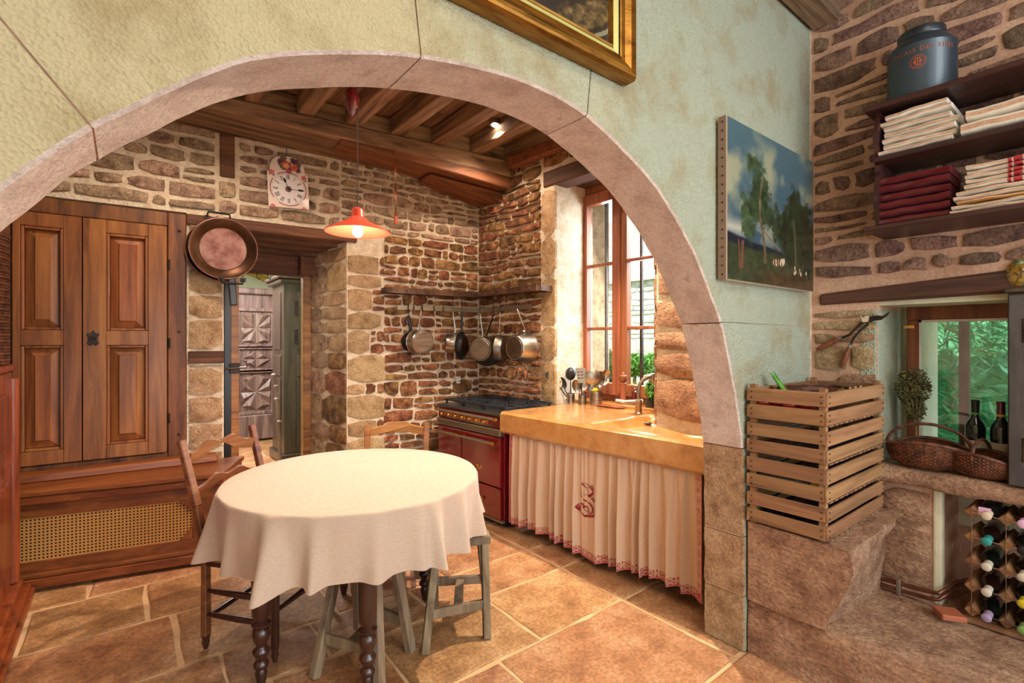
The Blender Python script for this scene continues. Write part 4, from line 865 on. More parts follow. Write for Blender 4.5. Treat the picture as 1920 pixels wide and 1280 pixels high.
# armoire at the left edge, seen from its carved end, with a wicker hamper on it
AX = -.47
ap = lambda px, py: onx(px, py, AX)
y_f = ap(23,900).y
la = thing('low_armoire', (-.75, 3.4, 0), 'polished reddish wooden buffet with moulded foot, cut by the left picture edge', 'buffet')
ztl = 1.27
obj('carcass', MB().box((-1.0, 2.2, .10), (AX, y_f, ztl)), M['red_wood'], la, bevel=.01)
obj('base_moulding', MB().box((-1.0, 2.1, .0), (-.385, y_f+.06, .045)).box((-1.0, 2.12, .045), (-.40, y_f+.05, .075)).box((-1.0, 2.15, .075), (-.43, y_f+.03, .115)), M['red_wood'], la, bevel=.010, segs=2)
for (z0,z1) in ((.24,.70),(.78,1.16)):
    obj('carved_panel', MB().box((AX-.01, 2.5, z0), (AX+.014, y_f-.10, z1)), M['red_wood'], la, bevel=.012, segs=2)
obj('corner_post', MB().tube([(AX+.005, y_f-.035, .13),(AX+.005, y_f-.035, ztl-.04)], .03, 12), M['red_wood'], la, smooth=True)
obj('top_board', MB().box((-1.02, 2.15, ztl), (AX+.012, y_f+.02, ztl+.035)), M['red_wood'], la, bevel=.010, segs=2)
hm = thing('wicker_hamper', (-.70, 3.70, ztl+.035), 'dark woven hamper standing on the reddish buffet at the left edge', 'hamper')
hb = MB()
for i in range(40):
    z_ = ztl+.045+i*.0165; r_ = .225+.004*(i % 2); hb.tube([(-.70+r_*cos(a), 3.70+r_*1.1*sin(a), z_+.004*sin(a*20+i*pi)) for a in [k*2*pi/40 for k in range(40)]], .0085, 5, closed=True)
obj('body', hb, M['wicker'], hm, smooth=True)
obj('lid', MB().lathe([(.0,0),(.235,0),(.24,.02),(.1,.05),(.0,.055)], (-.70,3.70,ztl+.70), 24), M['wicker'], hm, smooth=True)
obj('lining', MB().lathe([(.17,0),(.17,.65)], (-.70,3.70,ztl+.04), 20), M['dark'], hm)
# ================================================================ THINGS ON THE CLOCK WALL
# clock
cc = BW.px(540,357,.04); cz = thing('wall_clock', BW.w(cc[0], cc[1]-.2, .03), 'painted arched wall clock with roses and roman numerals, hanging above the doorway', 'clock')
CM_ = Matrix.Translation(BW.w(cc[0], cc[1], .0)) @ Matrix(((BW.e.x, -BW.n.x, 0, 0),(BW.e.y, -BW.n.y, 0, 0),(0,0,1,0),(0,0,0,1))) @ Matrix.Rotation(radians(-2.5), 4, 'Y')
# clock local: x right along the wall, y into the wall, z up; face at y=-.06
hwc = .148; zb_c, zs_c = -.142, .13; AH = .13; arc = [(hwc*.86*(abs(cos(a))**.77)*(1 if cos(a) > 0 else -1), zs_c+AH*abs(sin(a))**.77) for a in [i*pi/20 for i in range(21)]]
outl = [(-hwc, zb_c),(hwc, zb_c),(hwc, zs_c-.0)]+arc+[(-hwc, zs_c-.0)]
obj('case', MB(CM_).prism([(x*.94, z*.97) for x, z in outl], -.055, -.002), M['white'], cz, bevel=.002)
dial = MB(CM_)
NXc, NZc = 150, 240; vs = []; fs = []
top = zs_c+AH
def inside(x, z):
    if z <= zs_c: return abs(x) <= hwc
    return True
for j in range(NZc+1):
    z = zb_c+(top-zb_c)*j/NZc; wx = hwc if z <= zs_c else hwc*.86*max(0, 1-((z-zs_c)/AH)**2.6)**(1/2.6)
    for i in range(NXc+1): vs.append((-wx+2*wx*i/NXc, -.062, z))
for j in range(NZc):
    for i in range(NXc): a = j*(NXc+1)+i; fs.append((a,a+1,a+NXc+2,a+NXc+1))
co = obj('painted_dial', dial.add(vs, fs), vcol('painted_clock_face', .45, .3), cz)
xz = np.array([(v[0], v[2]) for v in vs])
def clockpaint(_):
    x, z = xz[:,0], xz[:,1]; r = np.hypot(x, z-.005); c = np.tile(np.array([.87,.80,.76]), (len(x),1))
    rng = random.Random(2)
    def blob(cx, cz_, rr, col, soft=.35):
        nonlocal c
        d = np.hypot(x-cx, z-cz_)*(1+.12*np.sin(np.arctan2(z-cz_, x-cx)*5+cx*90)); k = np.clip((rr-d)/(rr*soft), 0, 1)[:,None]; c = c*(1-k)+np.array(col)*k
    for _i in range(26): blob(rng.uniform(-.085,.085), .185+rng.uniform(-.03,.06), rng.uniform(.012,.026), rng.choice([(.36,.20,.28),(.45,.28,.26),(.30,.24,.26),(.55,.22,.22),(.35,.36,.26)]))
    for (a,b,q,col) in ((-.012,.190,.036,(.72,.30,.26)),(-.008,.186,.026,(.84,.62,.44)),(.05,.178,.030,(.78,.44,.34)),(.05,.178,.014,(.66,.28,.24)),(.01,.143,.024,(.68,.30,.30)),(-.052,.218,.022,(.34,.18,.3)),(.045,.226,.023,(.30,.14,.24))): blob(a,b,q,col)
    for (a,b) in ((-.115,.125),(.118,.105),(-.118,-.14),(.108,-.145)): blob(a,b,.022,(.80,.38,.38)); blob(a+.012,b-.022,.009,(.34,.38,.3)); blob(a-.014,b-.016,.008,(.4,.42,.34))
    k = ((r > .127) & (r < .134))[:,None]; c = np.where(k, [.56,.26,.28], c)
    th = np.arctan2(x, z-.005); gap = (np.abs(((th/(pi/4)) % 2)-1) < .25)[:,None]; c = np.where(k & gap, [.85,.80,.78], c)
    k = (r < .120)[:,None]; c = np.where(k, [.90,.87,.87], c); k = ((r > .117) & (r < .1185))[:,None]; c = np.where(k, [.45,.35,.35], c)
    nums = ['XII','I','II','III','IIII','V','VI','VII','VIII','IX','X','XI']
    for i, t in enumerate(nums):
        a = i*pi/6; u = (x*cos(a)-(z-.005)*sin(a)); v = x*sin(a)+(z-.005)*cos(a)-.093      # u across, v outwards
        wd = {'I':.0065,'V':.013,'X':.013}; tot = sum(wd[ch] for ch in t); p = -tot/2; h = .0155
        for ch in t:
            m_ = p+wd[ch]/2; uu = u-m_
            if ch == 'I': k = (np.abs(uu) < .0019) & (np.abs(v) < h)
            elif ch == 'V': k = ((np.abs(uu+.0045*(v+h)/(2*h)) < .002) | (np.abs(uu-.0045*(v+h)/(2*h)) < .0012)) & (np.abs(v) < h)
            else: k = ((np.abs(uu-.0045*v/h) < .002) | (np.abs(uu+.0045*v/h) < .0012)) & (np.abs(v) < h)
            k |= (np.abs(uu) < wd[ch]/2*.9) & (np.abs(np.abs(v)-h) < .0011)
            c[k] = [.16,.14,.16]; p += wd[ch]
    k = (r < .024)[:,None]; c = np.where(k, [.55,.30,.30], c); k = (r < .018)[:,None]; c = np.where(k, [.42,.38,.36], c)
    return c
paint(co, clockpaint)
def hand(ang, ln, wd, spade):
    X_ = CM_ @ Matrix.Translation((0,0,.005)) @ Matrix.Rotation(ang, 4, 'Y')
    return MB(X_).prism([(-wd,0),(wd,0),(wd*.7,ln*.55),(spade,ln*.68),(spade*.7,ln*.82),(.001,ln),(-.001,ln),(-spade*.7,ln*.82),(-spade,ln*.68),(-wd*.7,ln*.55)], -.067, -.064)
obj('hour_hand', hand(radians(-20), .092, .0022, .010), M['black'], cz); obj('minute_hand', hand(radians(91), .118, .002, .0055), M['black'], cz)
obj('boss', MB(CM_).lathe([(.008,0),(.006,.008),(.0,.009)], (0,-.064,.005), 12, axis=(0,-1,0)), M['black'], cz)
nl = BW.w(BW.px(537,267,.01)[0], BW.px(537,267,.01)[1], .0); obj('hanging_wire', MB().tube([nl+BW.n*-.03, nl+BW.n*.03, CM_ @ V((0,-.04,top-.01))], .0022, 6), M['iron'], cz)
# copper pans on the lintel
PC = BW.px(419,467,.10)
hk = tag(obj('pan_hook', MB().tube([BW.w(PC[0]-.04,2.32,.02),BW.w(PC[0]-.04,2.335,.09),BW.w(PC[0]-.04,2.31,.11),BW.w(PC[0]-.04,2.29,.09)], .006, 8), M['iron'], None, smooth=True), 'iron hook in the doorway lintel carrying the copper pans', 'hook')
def pan_disc(name, label, n0, ds, dz, R, depth, mats, base=True):
    c = BW.w(PC[0]+ds, PC[1]+dz, n0); t = thing(name, c-V((0,0,R)), label, 'pan')
    ax = (BW.n+V((.05,.0,-.06))).normalized()
    prof = [(0,-.0),(R*.70,0),(R*.78,.006),(R*.97,depth),(R,depth),(R*.995,depth+.006),(R*.955,depth+.006),(R*.74,.012),(R*.69,.008),(0,.008)]
    obj('bowl', MB().lathe(prof, c, 48, axis=ax), mats[0], t, smooth=True)
    if base: obj('base_disc', MB().lathe([(0,.0085),(R*.69,.0085),(R*.69,.011),(0,.011)], c, 40, axis=ax), mats[1], t, smooth=True)
    obj('rim', MB().tube([c+ax.to_track_quat('Z','Y').to_matrix()@V((R*cos(a),R*sin(a),depth+.004)) for a in [k*2*pi/48 for k in range(48)]], .0045, 8, closed=True), mats[2], t, smooth=True)
    return t, c, ax
t2, c2, ax2 = pan_disc('copper_pan', 'darker pan hanging behind the big copper pan, only its rim showing', .05, -.024, -.010, .215, .035, (M['copper_dark'],M['copper_dark'],M['copper']), False)
obj('black_handle', MB().beam(c2+V((.07,-.06,-.20)), c2+V((.085,-.06,-.40)), .05, .03, up=(0,-1,0)), M['black'], t2, bevel=.008, segs=2)
t1, c1_p, ax1 = pan_disc('copper_pan', 'big round copper pan with a pale base, hanging left of the doorway', .095, 0, 0, .217, .045, (M['copper_dark'],M['copper'],M['copper']))
for sg, dx in ((1,-.035),(-1,.05)):
    q = c1_p+V((dx,0,sg*.214))+ax1*.045
    obj('handle', MB().tube([q+V((-.075,0,0)), q+V((-.065,-.02,sg*.035)), q+V((.065,-.02,sg*.035)), q+V((.075,0,0))], .008, 8).box(q+V((-.09,-.006,-.02)), q+V((-.05,.004,.01))).box(q+V((.05,-.006,-.02)), q+V((.09,.004,.01))), M['iron'], t1, smooth=True)
# ribbon hanging from the beam
p0 = BP.w(BP.px(741,278,.02)[0], BP.px(741,278,.02)[1], .02); p1 = BP.w(BP.px(742,420,.02)[0], BP.px(742,420,.02)[1], .02)
rb = thing('fly_ribbon', (p1.x,p1.y,p1.z), 'narrow amber ribbon with a red end hanging from the big beam', 'ribbon')
obj('ribbon', MB().grid(lambda u, v: (p0.x*(1-v)+p1.x*v+(u-.5)*.022*cos(v*9), p0.y+.004*sin(v*7)+(u-.5)*.022*sin(v*9), p0.z*(1-v)+(p1.z+.06)*v), 2, 40), M['ribbon'], rb)
obj('red_end', MB().lathe([(.012,0),(.013,.05),(.008,.06),(0,.06)], (p1.x,p1.y,p1.z), 12), M['enamel_red'], rb, smooth=True)
# pendant lamp with counterweight
LX = V((1.021, 2.672, 0)); zr = 2.03
pl = thing('pendant_lamp', (LX.x, LX.y, zr), 'coral enamel pendant lamp with a lit bulb, hanging over the table', 'lamp')
obj('shade', MB().lathe([(.173,0),(.176,.003),(.165,.012),(.06,.062),(.035,.085),(.030,.125),(.018,.135),(.014,.128),(.028,.082),(.055,.055),(.163,.006),(.172,-.0)], (LX.x,LX.y,zr), 48), M['enamel_red'], pl, smooth=True)
obj('socket', MB().lathe([(.018,-.0),(.02,.05),(.0,.05)], (LX.x,LX.y,zr+.045), 16), M['brass'], pl, smooth=True)
obj('bulb', MB().ball((LX.x,LX.y,zr+.005), .028, 16, sc=(1,1,1.15)), M['bulb'], pl, smooth=True)
obj('cord', MB().tube([(LX.x,LX.y,zr+.13),(LX.x,LX.y,2.75),(LX.x,LX.y,3.22)], .0032, 8), M['cord'], pl)
cwp = V((LX.x-.027, LX.y+.021, 2.66)); 
pw = obj('counterweight', MB().lathe([(0,0),(.008,.004),(.012,.02),(.034,.055),(.042,.10),(.044,.108),(.040,.116),(.034,.14),(.014,.165),(.010,.20),(0,.20)], cwp, 24), M['burgundy'], pl, smooth=True)
obj('pulley_ring', MB().tube([cwp+V((.012*cos(a),0,.21+.012*sin(a))) for a in [k*pi/6 for k in range(12)]], .003, 6, closed=True), M['brass'], pw)
obj('cord', MB().tube([(cwp.x,cwp.y,2.95),(cwp.x+.01,cwp.y,3.22)], .0028, 6), M['cord'], pl)
obj('ceiling_rose', MB().lathe([(.05,0),(.045,-.03),(.0,-.035)], (LX.x,LX.y,3.225), 20), M['burgundy'], pl, smooth=True)
# iron shelf in the corner
n_s = .17; zs_ = BW.px(800,547,n_s)[1]
a0_ = BW.w(BW.px(727,543,n_s)[0], zs_, 0); b0_ = SW.w(SW.px(1010,545,n_s)[0], zs_, 0)
ish = thing('iron_corner_shelf', (2.7,4.0,zs_), 'L-shaped riveted iron shelf in the corner above the hanging pans', 'shelf')
def cornerpt(n):   # where the two offset walls meet
    # BW.o+BW.e*s+BW.n*n == SW.o+SW.e*t+SW.n*n
    A_ = BW.o+BW.n*n; B_ = SW.o+SW.n*n; d = B_-A_; det = BW.e.x*(-SW.e.y)+SW.e.x*BW.e.y; s = (d.x*(-SW.e.y)+SW.e.x*d.y)/det; return A_+BW.e*s
k0, kn = cornerpt(.005), cornerpt(n_s); A0 = a0_+BW.n*.005; A1 = a0_+BW.n*n_s; B0 = b0_+SW.n*.005; B1 = b0_+SW.n*n_s
def sl(z0, z1): return [(A0.x,A0.y),(A1.x+.03,A1.y),(kn.x,kn.y),(B1.x,B1.y+.03),(B0.x,B0.y),(k0.x,k0.y)]
pts = sl(0,0); vs = [(x,y,zs_-.022) for x,y in pts]+[(x,y,zs_-.014) for x,y in pts]
obj('plate', MB().add(vs, [(0,1,2,5),(5,2,3,4),(6,11,8,7),(11,10,9,8)]+[(i,6+i,6+(i+1)%6,(i+1)%6) for i in range(6)]), M['iron_rust'], ish)
e = MB(); pp = [(A0.x,A0.y),(A1.x-.0,A1.y+.02),(A1.x+.03,A1.y),(kn.x,kn.y),(B1.x,B1.y+.03),(B1.x+.02,B1.y),(B0.x,B0.y)]
for (p, q) in zip(pp, pp[1:]): e.beam((p[0],p[1],zs_), (q[0],q[1],zs_), .006, .048)
eb = obj('edge_band', e, M['iron_rust'], ish)
for i in range(9):
    t = (i+.6)/9.2; p = V((A1.x+.03,A1.y,zs_))*(1-t)+V((kn.x,kn.y,zs_))*t; obj('rivet', MB().ball(p+BW.n*.004, .008, 8), M['iron_rust'], eb, smooth=True)
for i in range(8):
    t = (i+.8)/8.6; p = V((kn.x,kn.y,zs_))*(1-t)+V((B1.x,B1.y+.03,zs_))*t; obj('rivet', MB().ball(p+SW.n*.004, .008, 8), M['iron_rust'], eb, smooth=True)
# rails and hooks under the shelf
zr_ = 1.735; ra = BW.px(745,575,.03)[0]; rb_ = BW.L-.02
r1_ = tag(obj('pan_rail', MB().hexa([BW.w(a,b,n) for b in (1.715,1.757) for a,n in ((ra,.03),(rb_,.03),(rb_,.022),(ra,.022))]), M['steel_mat'], None, bevel=.001), 'flat steel pan rail on the wall left of the corner', 'rail')
r2_ = tag(obj('pan_rail', MB().hexa([SW.w(a,b,n) for b in (1.715,1.757) for a,n in ((.03,.03),(.78,.03),(.78,.022),(.03,.022))]), M['steel_mat'], None, bevel=.001), 'flat steel pan rail on the window side of the corner', 'rail')
for i, q in enumerate((765, 775, 791, 813, 830)):
    s_ = BW.px(q, 575, .03)[0]; obj('hook', MB().tube([BW.w(s_,1.765,.026),BW.w(s_+.004,1.76,.038),BW.w(s_,1.725,.042),BW.w(s_-.004,1.712,.058),BW.w(s_-.008,1.728,.068)], .0035, 6), M['iron'], r1_, smooth=True)
# pans. each: centre pixel, wall, axis the base faces, body radius, body depth, handle top pixel
def hpan(lab, px, py, hx, hy, n, R, dep, ax, mb_, mh, W, name='saucepan', hr=.007, taper=1.0, hmat2=None, flat=False):
    s_, z_ = W.px(px, py, n); c = W.w(s_, z_, n); s2, z2 = W.px(hx, hy, n); ht = W.w(s2, z2, n); ax = V(ax).normalized()
    t = thing(name, c-V((0,0,R)), lab, 'pan'); R2 = R*taper
    # base at +ax*dep/2, open mouth at -ax*dep/2
    prof = [(0,dep/2),(R2*.93,dep/2),(R2,dep/2-.008),(R,-dep/2),(R+.004,-dep/2-.001),(R+.004,-dep/2+.003),(R-.004,-dep/2+.002),(R2-.006,dep/2-.012),(0,dep/2-.012)]
    obj('body', MB().lathe(prof, c, 36, axis=ax), mb_, t, smooth=True)
    obj('base_disc', MB().lathe([(0,dep/2+.005),(R2*.80,dep/2+.005),(R2*.84,dep/2+.001)], c, 32, axis=ax), hmat2 or mb_, t, smooth=True)
    up = V((0,0,1)); up = (up-ax*up.dot(ax)).normalized(); j = c-ax*dep*.32+up*R
    ob = [j, j+up*.03, ht.lerp(j, .25), ht, ht+V((0,0,.004))]
    obj('handle', MB().tube(ob, [hr*.8, hr, hr*1.15, hr*.9, hr*.6], 8), mh, t, smooth=True)
    obj('hanging_hook', MB().tube([ht+V((0,0,-.012)), ht+V((.006,-.006,.0)), ht+V((0,0,.02)), V((ht.x,ht.y,max(ht.z+.03, zs_-.02)))], .003, 6), M['iron'], t, smooth=True)
    obj('handle_bracket', MB().ball(j+up*.004, .017, 8, sc=(1.2,.6,.6)), mh, t, smooth=True)
    return t, c, ax
vB = BW.n; vS = SW.n; R_ = V((ST,-CT,0)); Fwd = V((-CT,-ST,0))
mix = lambda f, r, u=0: (Fwd*f+R_*r+V((0,0,u))).normalized()
hpan('short black-handled pan at the far left of the pan rail, half hidden', 771, 640, 766, 592, .04, .085, .03, BW.n, M['pan_black'], M['black'], BW, 'frying_pan', hr=.013)
hpan('steel saucepan with its round base facing out, leftmost of the steel pans', 788, 641, 790, 583, .15, .108, .12, mix(.80,.62,-.02), M['steel'], M['steel'], BW, hmat2=M['steel'])
hpan('small steel saucepan seen from the side, second steel pan from the left', 846, 643, 849, 583, .14, .088, .10, mix(.12,-1,.05), M['steel'], M['steel'], BW)
hpan('black frying pan hanging edge-on beside the small saucepan', 868, 648, 866, 584, .22, .128, .035, mix(.35,.95), M['pan_black'], M['black'], BW, 'frying_pan', hr=.010, taper=.75, hmat2=M['copper_dark'])
hpan('steel saucepan with dull flat base, hanging right in the corner', 903, 655, 900, 588, .20, .112, .10, mix(.97,-.22,.0), M['steel_dark'], M['steel'], SW, hmat2=M['steel_dark'])
hpan('dark wide pan hanging edge-on between corner saucepan and big pot', 940, 655, 938, 585, .15, .132, .065, mix(.28,.98), M['steel_dark'], M['steel'], SW, 'frying_pan', hr=.004, taper=.92)
hpan('large bulging steel pot with a long handle, rightmost of the hanging pans', 976, 652, 970, 580, .20, .135, .15, mix(.72,-.70), M['steel'], M['steel'], SW, 'large_saucepan', taper=.8, hmat2=M['steel_dark'])
# more shadowed pan behind
hpan('dark pan behind the corner saucepan', 912, 660, 925, 590, .08, .13, .05, mix(.97,-.1), M['pan_black'], M['iron'], SW, 'frying_pan', hr=.006)
so = BW.px(859,712,.01); tag(obj('wall_socket', MB().hexa([BW.w(a,b,n) for b in (so[1]-.035,so[1]+.035) for a,n in ((so[0]-.025,.02),(so[0]+.025,.02),(so[0]+.025,0),(so[0]-.025,0))]), M['white'], None, bevel=.004), 'small white wall socket above the left end of the range', 'socket')
# ================================================================ RANGE
rz_ = atan2(-.998, .057); RX = V((2.215, 3.865, 0)); WR, DR, HR = .87, .60, .88
rg = thing('kitchen_range', RX, 'burgundy enamel cooking range with brass knobs, in the corner beside the stone sink', 'range', rz=rz_)
def rbx(name, a, b, m, par=rg, bev=.003, **k): return obj(name, MB().box(tuple(a), tuple(b)), M[m], par, bevel=bev, world=False, **k) if par is rg else sub(name, MB().box(a, b), M[m], par, bev)
def sub(name, mb, m, par, bev=0, smooth=False):
    o = obj(name, mb, m, rg, world=False, bevel=bev, smooth=smooth); o.location = o.location-par.location; o.parent = par; return o
rbx('plinth', (.03,.06,0),(WR-.03,DR,.07),'black')
rbx('body', (0,.02,.06),(WR,DR,.855),'enamel')
rbx('bottom_trim', (0,.0,.045),(WR,.03,.065),'steel_mat')
rbx('cooktop', (-.004,-.012,.855),(WR+.004,DR+.01,HR),'cooktop', bev=.006)
cp = rbx('control_panel', (0,-.004,.765),(WR,.02,.852),'enamel')
rbx('vent_strip', (-.002,-.022,.708),(WR+.002,.02,.762),'steel_mat')
vh = MB()
for i in range(46):
    for j in range(3): vh.box((.02+i*.0182,-.0235,.718+j*.012),(.031+i*.0182,-.021,.725+j*.012))
rv_ = obj('vent_holes', vh, M['black'], rg, world=False); rv_['kind'] = 'stuff'
def rail(z, y, a, b, nm):
    t = obj(nm, MB().tube([(a,y,z),(b,y,z)], .0115, 12), M['steel_mat'], rg, world=False, smooth=True)
    for x_ in (a, b):
        sub('end_fitting', MB().lathe([(0,-.022),(.012,-.018),(.015,-.006),(.017,.004),(.015,.014),(.012,.02),(0,.022)], (x_,y,z), 12, axis=(1,0,0)).tube([(x_,y,z),(x_,-.0,z)], .008, 8), M['brass'], t, smooth=True)
    return t
rail(.838, -.045, .03, WR-.03, 'towel_rail')
for i in range(7):
    x_ = .10+i*.098
    k = obj('knob', MB().lathe([(.020,0),(.020,.006),(.008,.010),(.008,.018),(.016,.026),(.018,.034),(.012,.042),(0,.044)], (x_,-.004,.806), 16, axis=(0,-1,0)), M['brass'], rg, world=False, smooth=True)
wl_ = .36
for nm, a, b, z0, z1 in (('left_oven_door',.012,wl_-.006,.07,.70),('right_oven_door',wl_+.004,WR-.015,.315,.70),('storage_drawer',wl_+.004,WR-.015,.07,.305)):
    d = rbx(nm, (a,-.012,z0),(b,.018,z1),'enamel', bev=.006)
    if nm == 'right_oven_door':
        sub('badge', MB().lathe([(0,.006),(.034,.006),(.038,.003),(.040,0)], ((a+b)/2-.02,-.012,.45), 24, axis=(0,-1,0)), M['brass'], d, smooth=True).scale = (1,1,.62)
    if nm == 'storage_drawer':
        sub('knob', MB().lathe([(.016,0),(.008,.006),(.008,.016),(.016,.024),(.014,.034),(0,.038)], ((a+b)/2+.02,-.012,.19), 14, axis=(0,-1,0)), M['brass'], d, smooth=True)
rail(.655, -.055, .035, wl_+.0, 'door_handle'); rail(.655, -.055, wl_+.01, WR-.05, 'door_handle')
# burners and grates
for i in range(3):
    x0 = .03+i*.275
    g = MB(); zz_ = HR+.036; x1 = x0+.262; ya, yb2 = .05, DR-.04
    for y in (ya, (ya+yb2)/2-.004, (ya+yb2)/2+.012, yb2): g.beam((x0,y,zz_),(x1,y,zz_),.012,.014)
    for x in (x0+.006, x1-.006): g.beam((x,ya,zz_),(x,yb2,zz_),.012,.014)
    for yc_ in (ya+.13, yb2-.13):
        for a in range(8):
            q = a*pi/4; g.beam((x0+.131+.03*cos(q), yc_+.03*sin(q), zz_+.004), (x0+.131+.115*cos(q), yc_+.115*sin(q), zz_+.002), .009, .012)
    for x in (x0+.01, x1-.01):
        for y in (ya+.01, yb2-.01): g.box((x-.008,y-.008,HR),(x+.008,y+.008,zz_))
    gt = obj('grate', g, M['cast'], rg, world=False)
    for yc_ in (ya+.13, yb2-.13): obj('burner', MB().lathe([(.045,0),(.045,.012),(.03,.014),(.03,.022),(0,.024)], (x0+.131,yc_,HR), 20), M['cast'], rg, world=False, smooth=True)
# ================================================================ STONE SINK
sk = thing('stone_sink', (2.6,2.1,.74), 'thick honey-coloured limestone worktop with a shallow sink, beside the arch pillar', 'worktop')
fy0, fy1 = 2.985, 1.335       # far and near ends
def xf(y): return 2.243+(2.985-y)*.066
def topz(x, y):
    # shallow basin with sloping floor
    ya, yb = 2.19, 1.36; xa, xb = xf(y)+.055, 2.985-(2.985-y)*.0
    if not (yb < y < ya and xa < x < xb): return .905
    e = min((ya-y)/.05, (x-xa)/.035, (xb-x)/.06, (y-yb)/.05, 1); e = e*e*(3-2*e)
    deep = .055+.045*max(0, min(1, (x-xa)/.45))*max(0,min(1,(ya-y)/.35)); return .905-deep*e
nxs = [0,.015,.05,.07,.09,.11]+[.11+.89*i/30 for i in range(1,31)]; nys = [i/80 for i in range(81)]
vs = []; idx = {}
for j, v in enumerate(nys):
    y = fy1+(fy0-fy1)*v
    for i, u in enumerate(nxs):
        x = xf(y)+(3.105-xf(y))*u; z = topz(x, y)-(.012 if u == 0 else 0); vs.append((x-(0 if u else .0), y, z)); 
W_ = len(nxs); fs = [(j*W_+i, j*W_+i+1, (j+1)*W_+i+1, (j+1)*W_+i) for j in range(80) for i in range(W_-1)]
b0 = len(vs)
for j, v in enumerate(nys): y = fy1+(fy0-fy1)*v; vs.append((xf(y)-.008, y, .888)); vs.append((xf(y)-.008+.002*sin(j*.7), y, .76)); vs.append((xf(y)+.012, y, .742)); vs.append((3.105, y, .742))
for j in range(80):
    a = b0+j*4; fs += [(j*W_, (j+1)*W_, a+4, a), (a, a+4, a+5, a+1), (a+1, a+5, a+6, a+2), (a+2,a+6,a+7,a+3)]
for j in (0, 80):
    a = b0+j*4; fs.append(tuple([j*W_+i for i in range(W_)]+[a+3,a+2,a+1,a]))
obj('slab', MB().add(vs, fs), M['slab'], sk, smooth=True, ang=.5)
dp = onz(1213,800,.83); obj('drain', MB().lathe([(.035,0),(.038,.004),(.03,.006),(.028,.002),(0,.002)], (dp.x, dp.y, topz(dp.x,dp.y)+.001), 20), M['steel_dark'], sk, smooth=True)
obj('support_block', MB().box((2.47,1.34,0),(2.72,1.50,.742)), M['quoin'], sk, bevel=.012)
obj('support_block', MB().box((2.34,2.86,0),(2.80,2.94,.742)), M['quoin'], sk, bevel=.012)
# curtain
def cf(s, v, off=0):       # s 0..1 from near the range to the pillar, v 0 top .. 1 bottom
    y = 2.93-(2.93-1.42)*s; x0 = xf(y)+.035
    amp = (.006+.020*min(1, v*1.6))*(1-.9*exp(-((s-.487)/.055)**4))*min(1,.25+s/.06)*min(1,.25+(1-s)/.07); ph = s*2*pi*18+1.6*sin(s*17)+1.0*sin(s*41)
    x = x0+amp*(sin(ph)+.35*sin(ph*.47+1))+.03*(1-v)*0+.004*sin(ph*2.3)*(1-v)
    y += .010*cos(ph)*min(1, v*2)*(1-exp(-((s-.487)/.06)**4)); z = .735-(.665-.02*sin(s*9))*v+.006*sin(ph*.5)*v-.012*v*(s > .93)
    return V((x-off, y, z))
ct = thing('sink_curtain', (2.35,2.1,.07), 'gathered cream linen curtain with red cross-stitch border, under the stone sink', 'curtain')
NS, NV_ = 760, 150
cu = obj('curtain_cloth', MB().grid(lambda u, v: cf(u, v), NS, NV_), vcol('curtain_linen', .95, 0, .25, 300), ct, smooth=True, ang=3)
uv = np.array([((k % (NS+1))/NS, (k//(NS+1))/NV_) for k in range((NS+1)*(NV_+1))])
def curpaint(_):
    s, v = uv[:,0]*1.95, uv[:,1]*.665     # cloth metres
    n = len(s); c = np.tile([.80,.68,.57], (n,1)); L_ = 1.95; H_ = .665
    rnd_ = np.random.RandomState(1); c *= 1+rnd_.uniform(-.015,.015,(n,1))
    bw_ = .070
    def motif(a, b):      # a along the band (periodic), b across 0..1
        p = ((a/.055) % 1)-.5; q = b-.5; d = np.abs(p)+np.abs(q); m_ = np.maximum(np.abs(p), np.abs(q)); r = np.hypot(p, q); th = np.arctan2(q, p)
        star_ = np.abs(r-(.34+.08*np.cos(8*th))) < .045
        k = star_ | ((d < .20) & (d > .09)) | ((np.abs(np.abs(p)-.5) < .06) & (np.abs(q) > .18) & (np.abs(q) < .42)) | ((m_ < .26) & (np.abs(np.abs(p)-np.abs(q)) < .03))
        return k
    edge = lambda b: ((b > 0) & (b < .008)) | ((b > .052) & (b < .058))
    for (a, b) in ((s, H_-v), (v, L_-s), (v, s)):
        inb = (b < bw_) & (b > 0.004); k = inb & motif(a, np.clip((b-.008)/.046, 0, 1)) & (b > .009) & (b < .052); c[k] = [.60,.10,.16]
        k = (b < .006) ; c[k] = [.80,.45,.42]; k = ((b > .006) & (b < .0095)) | ((b > .054) & (b < .057)); c[k] = [.62,.12,.18]
    return c
paint(cu, curpaint)
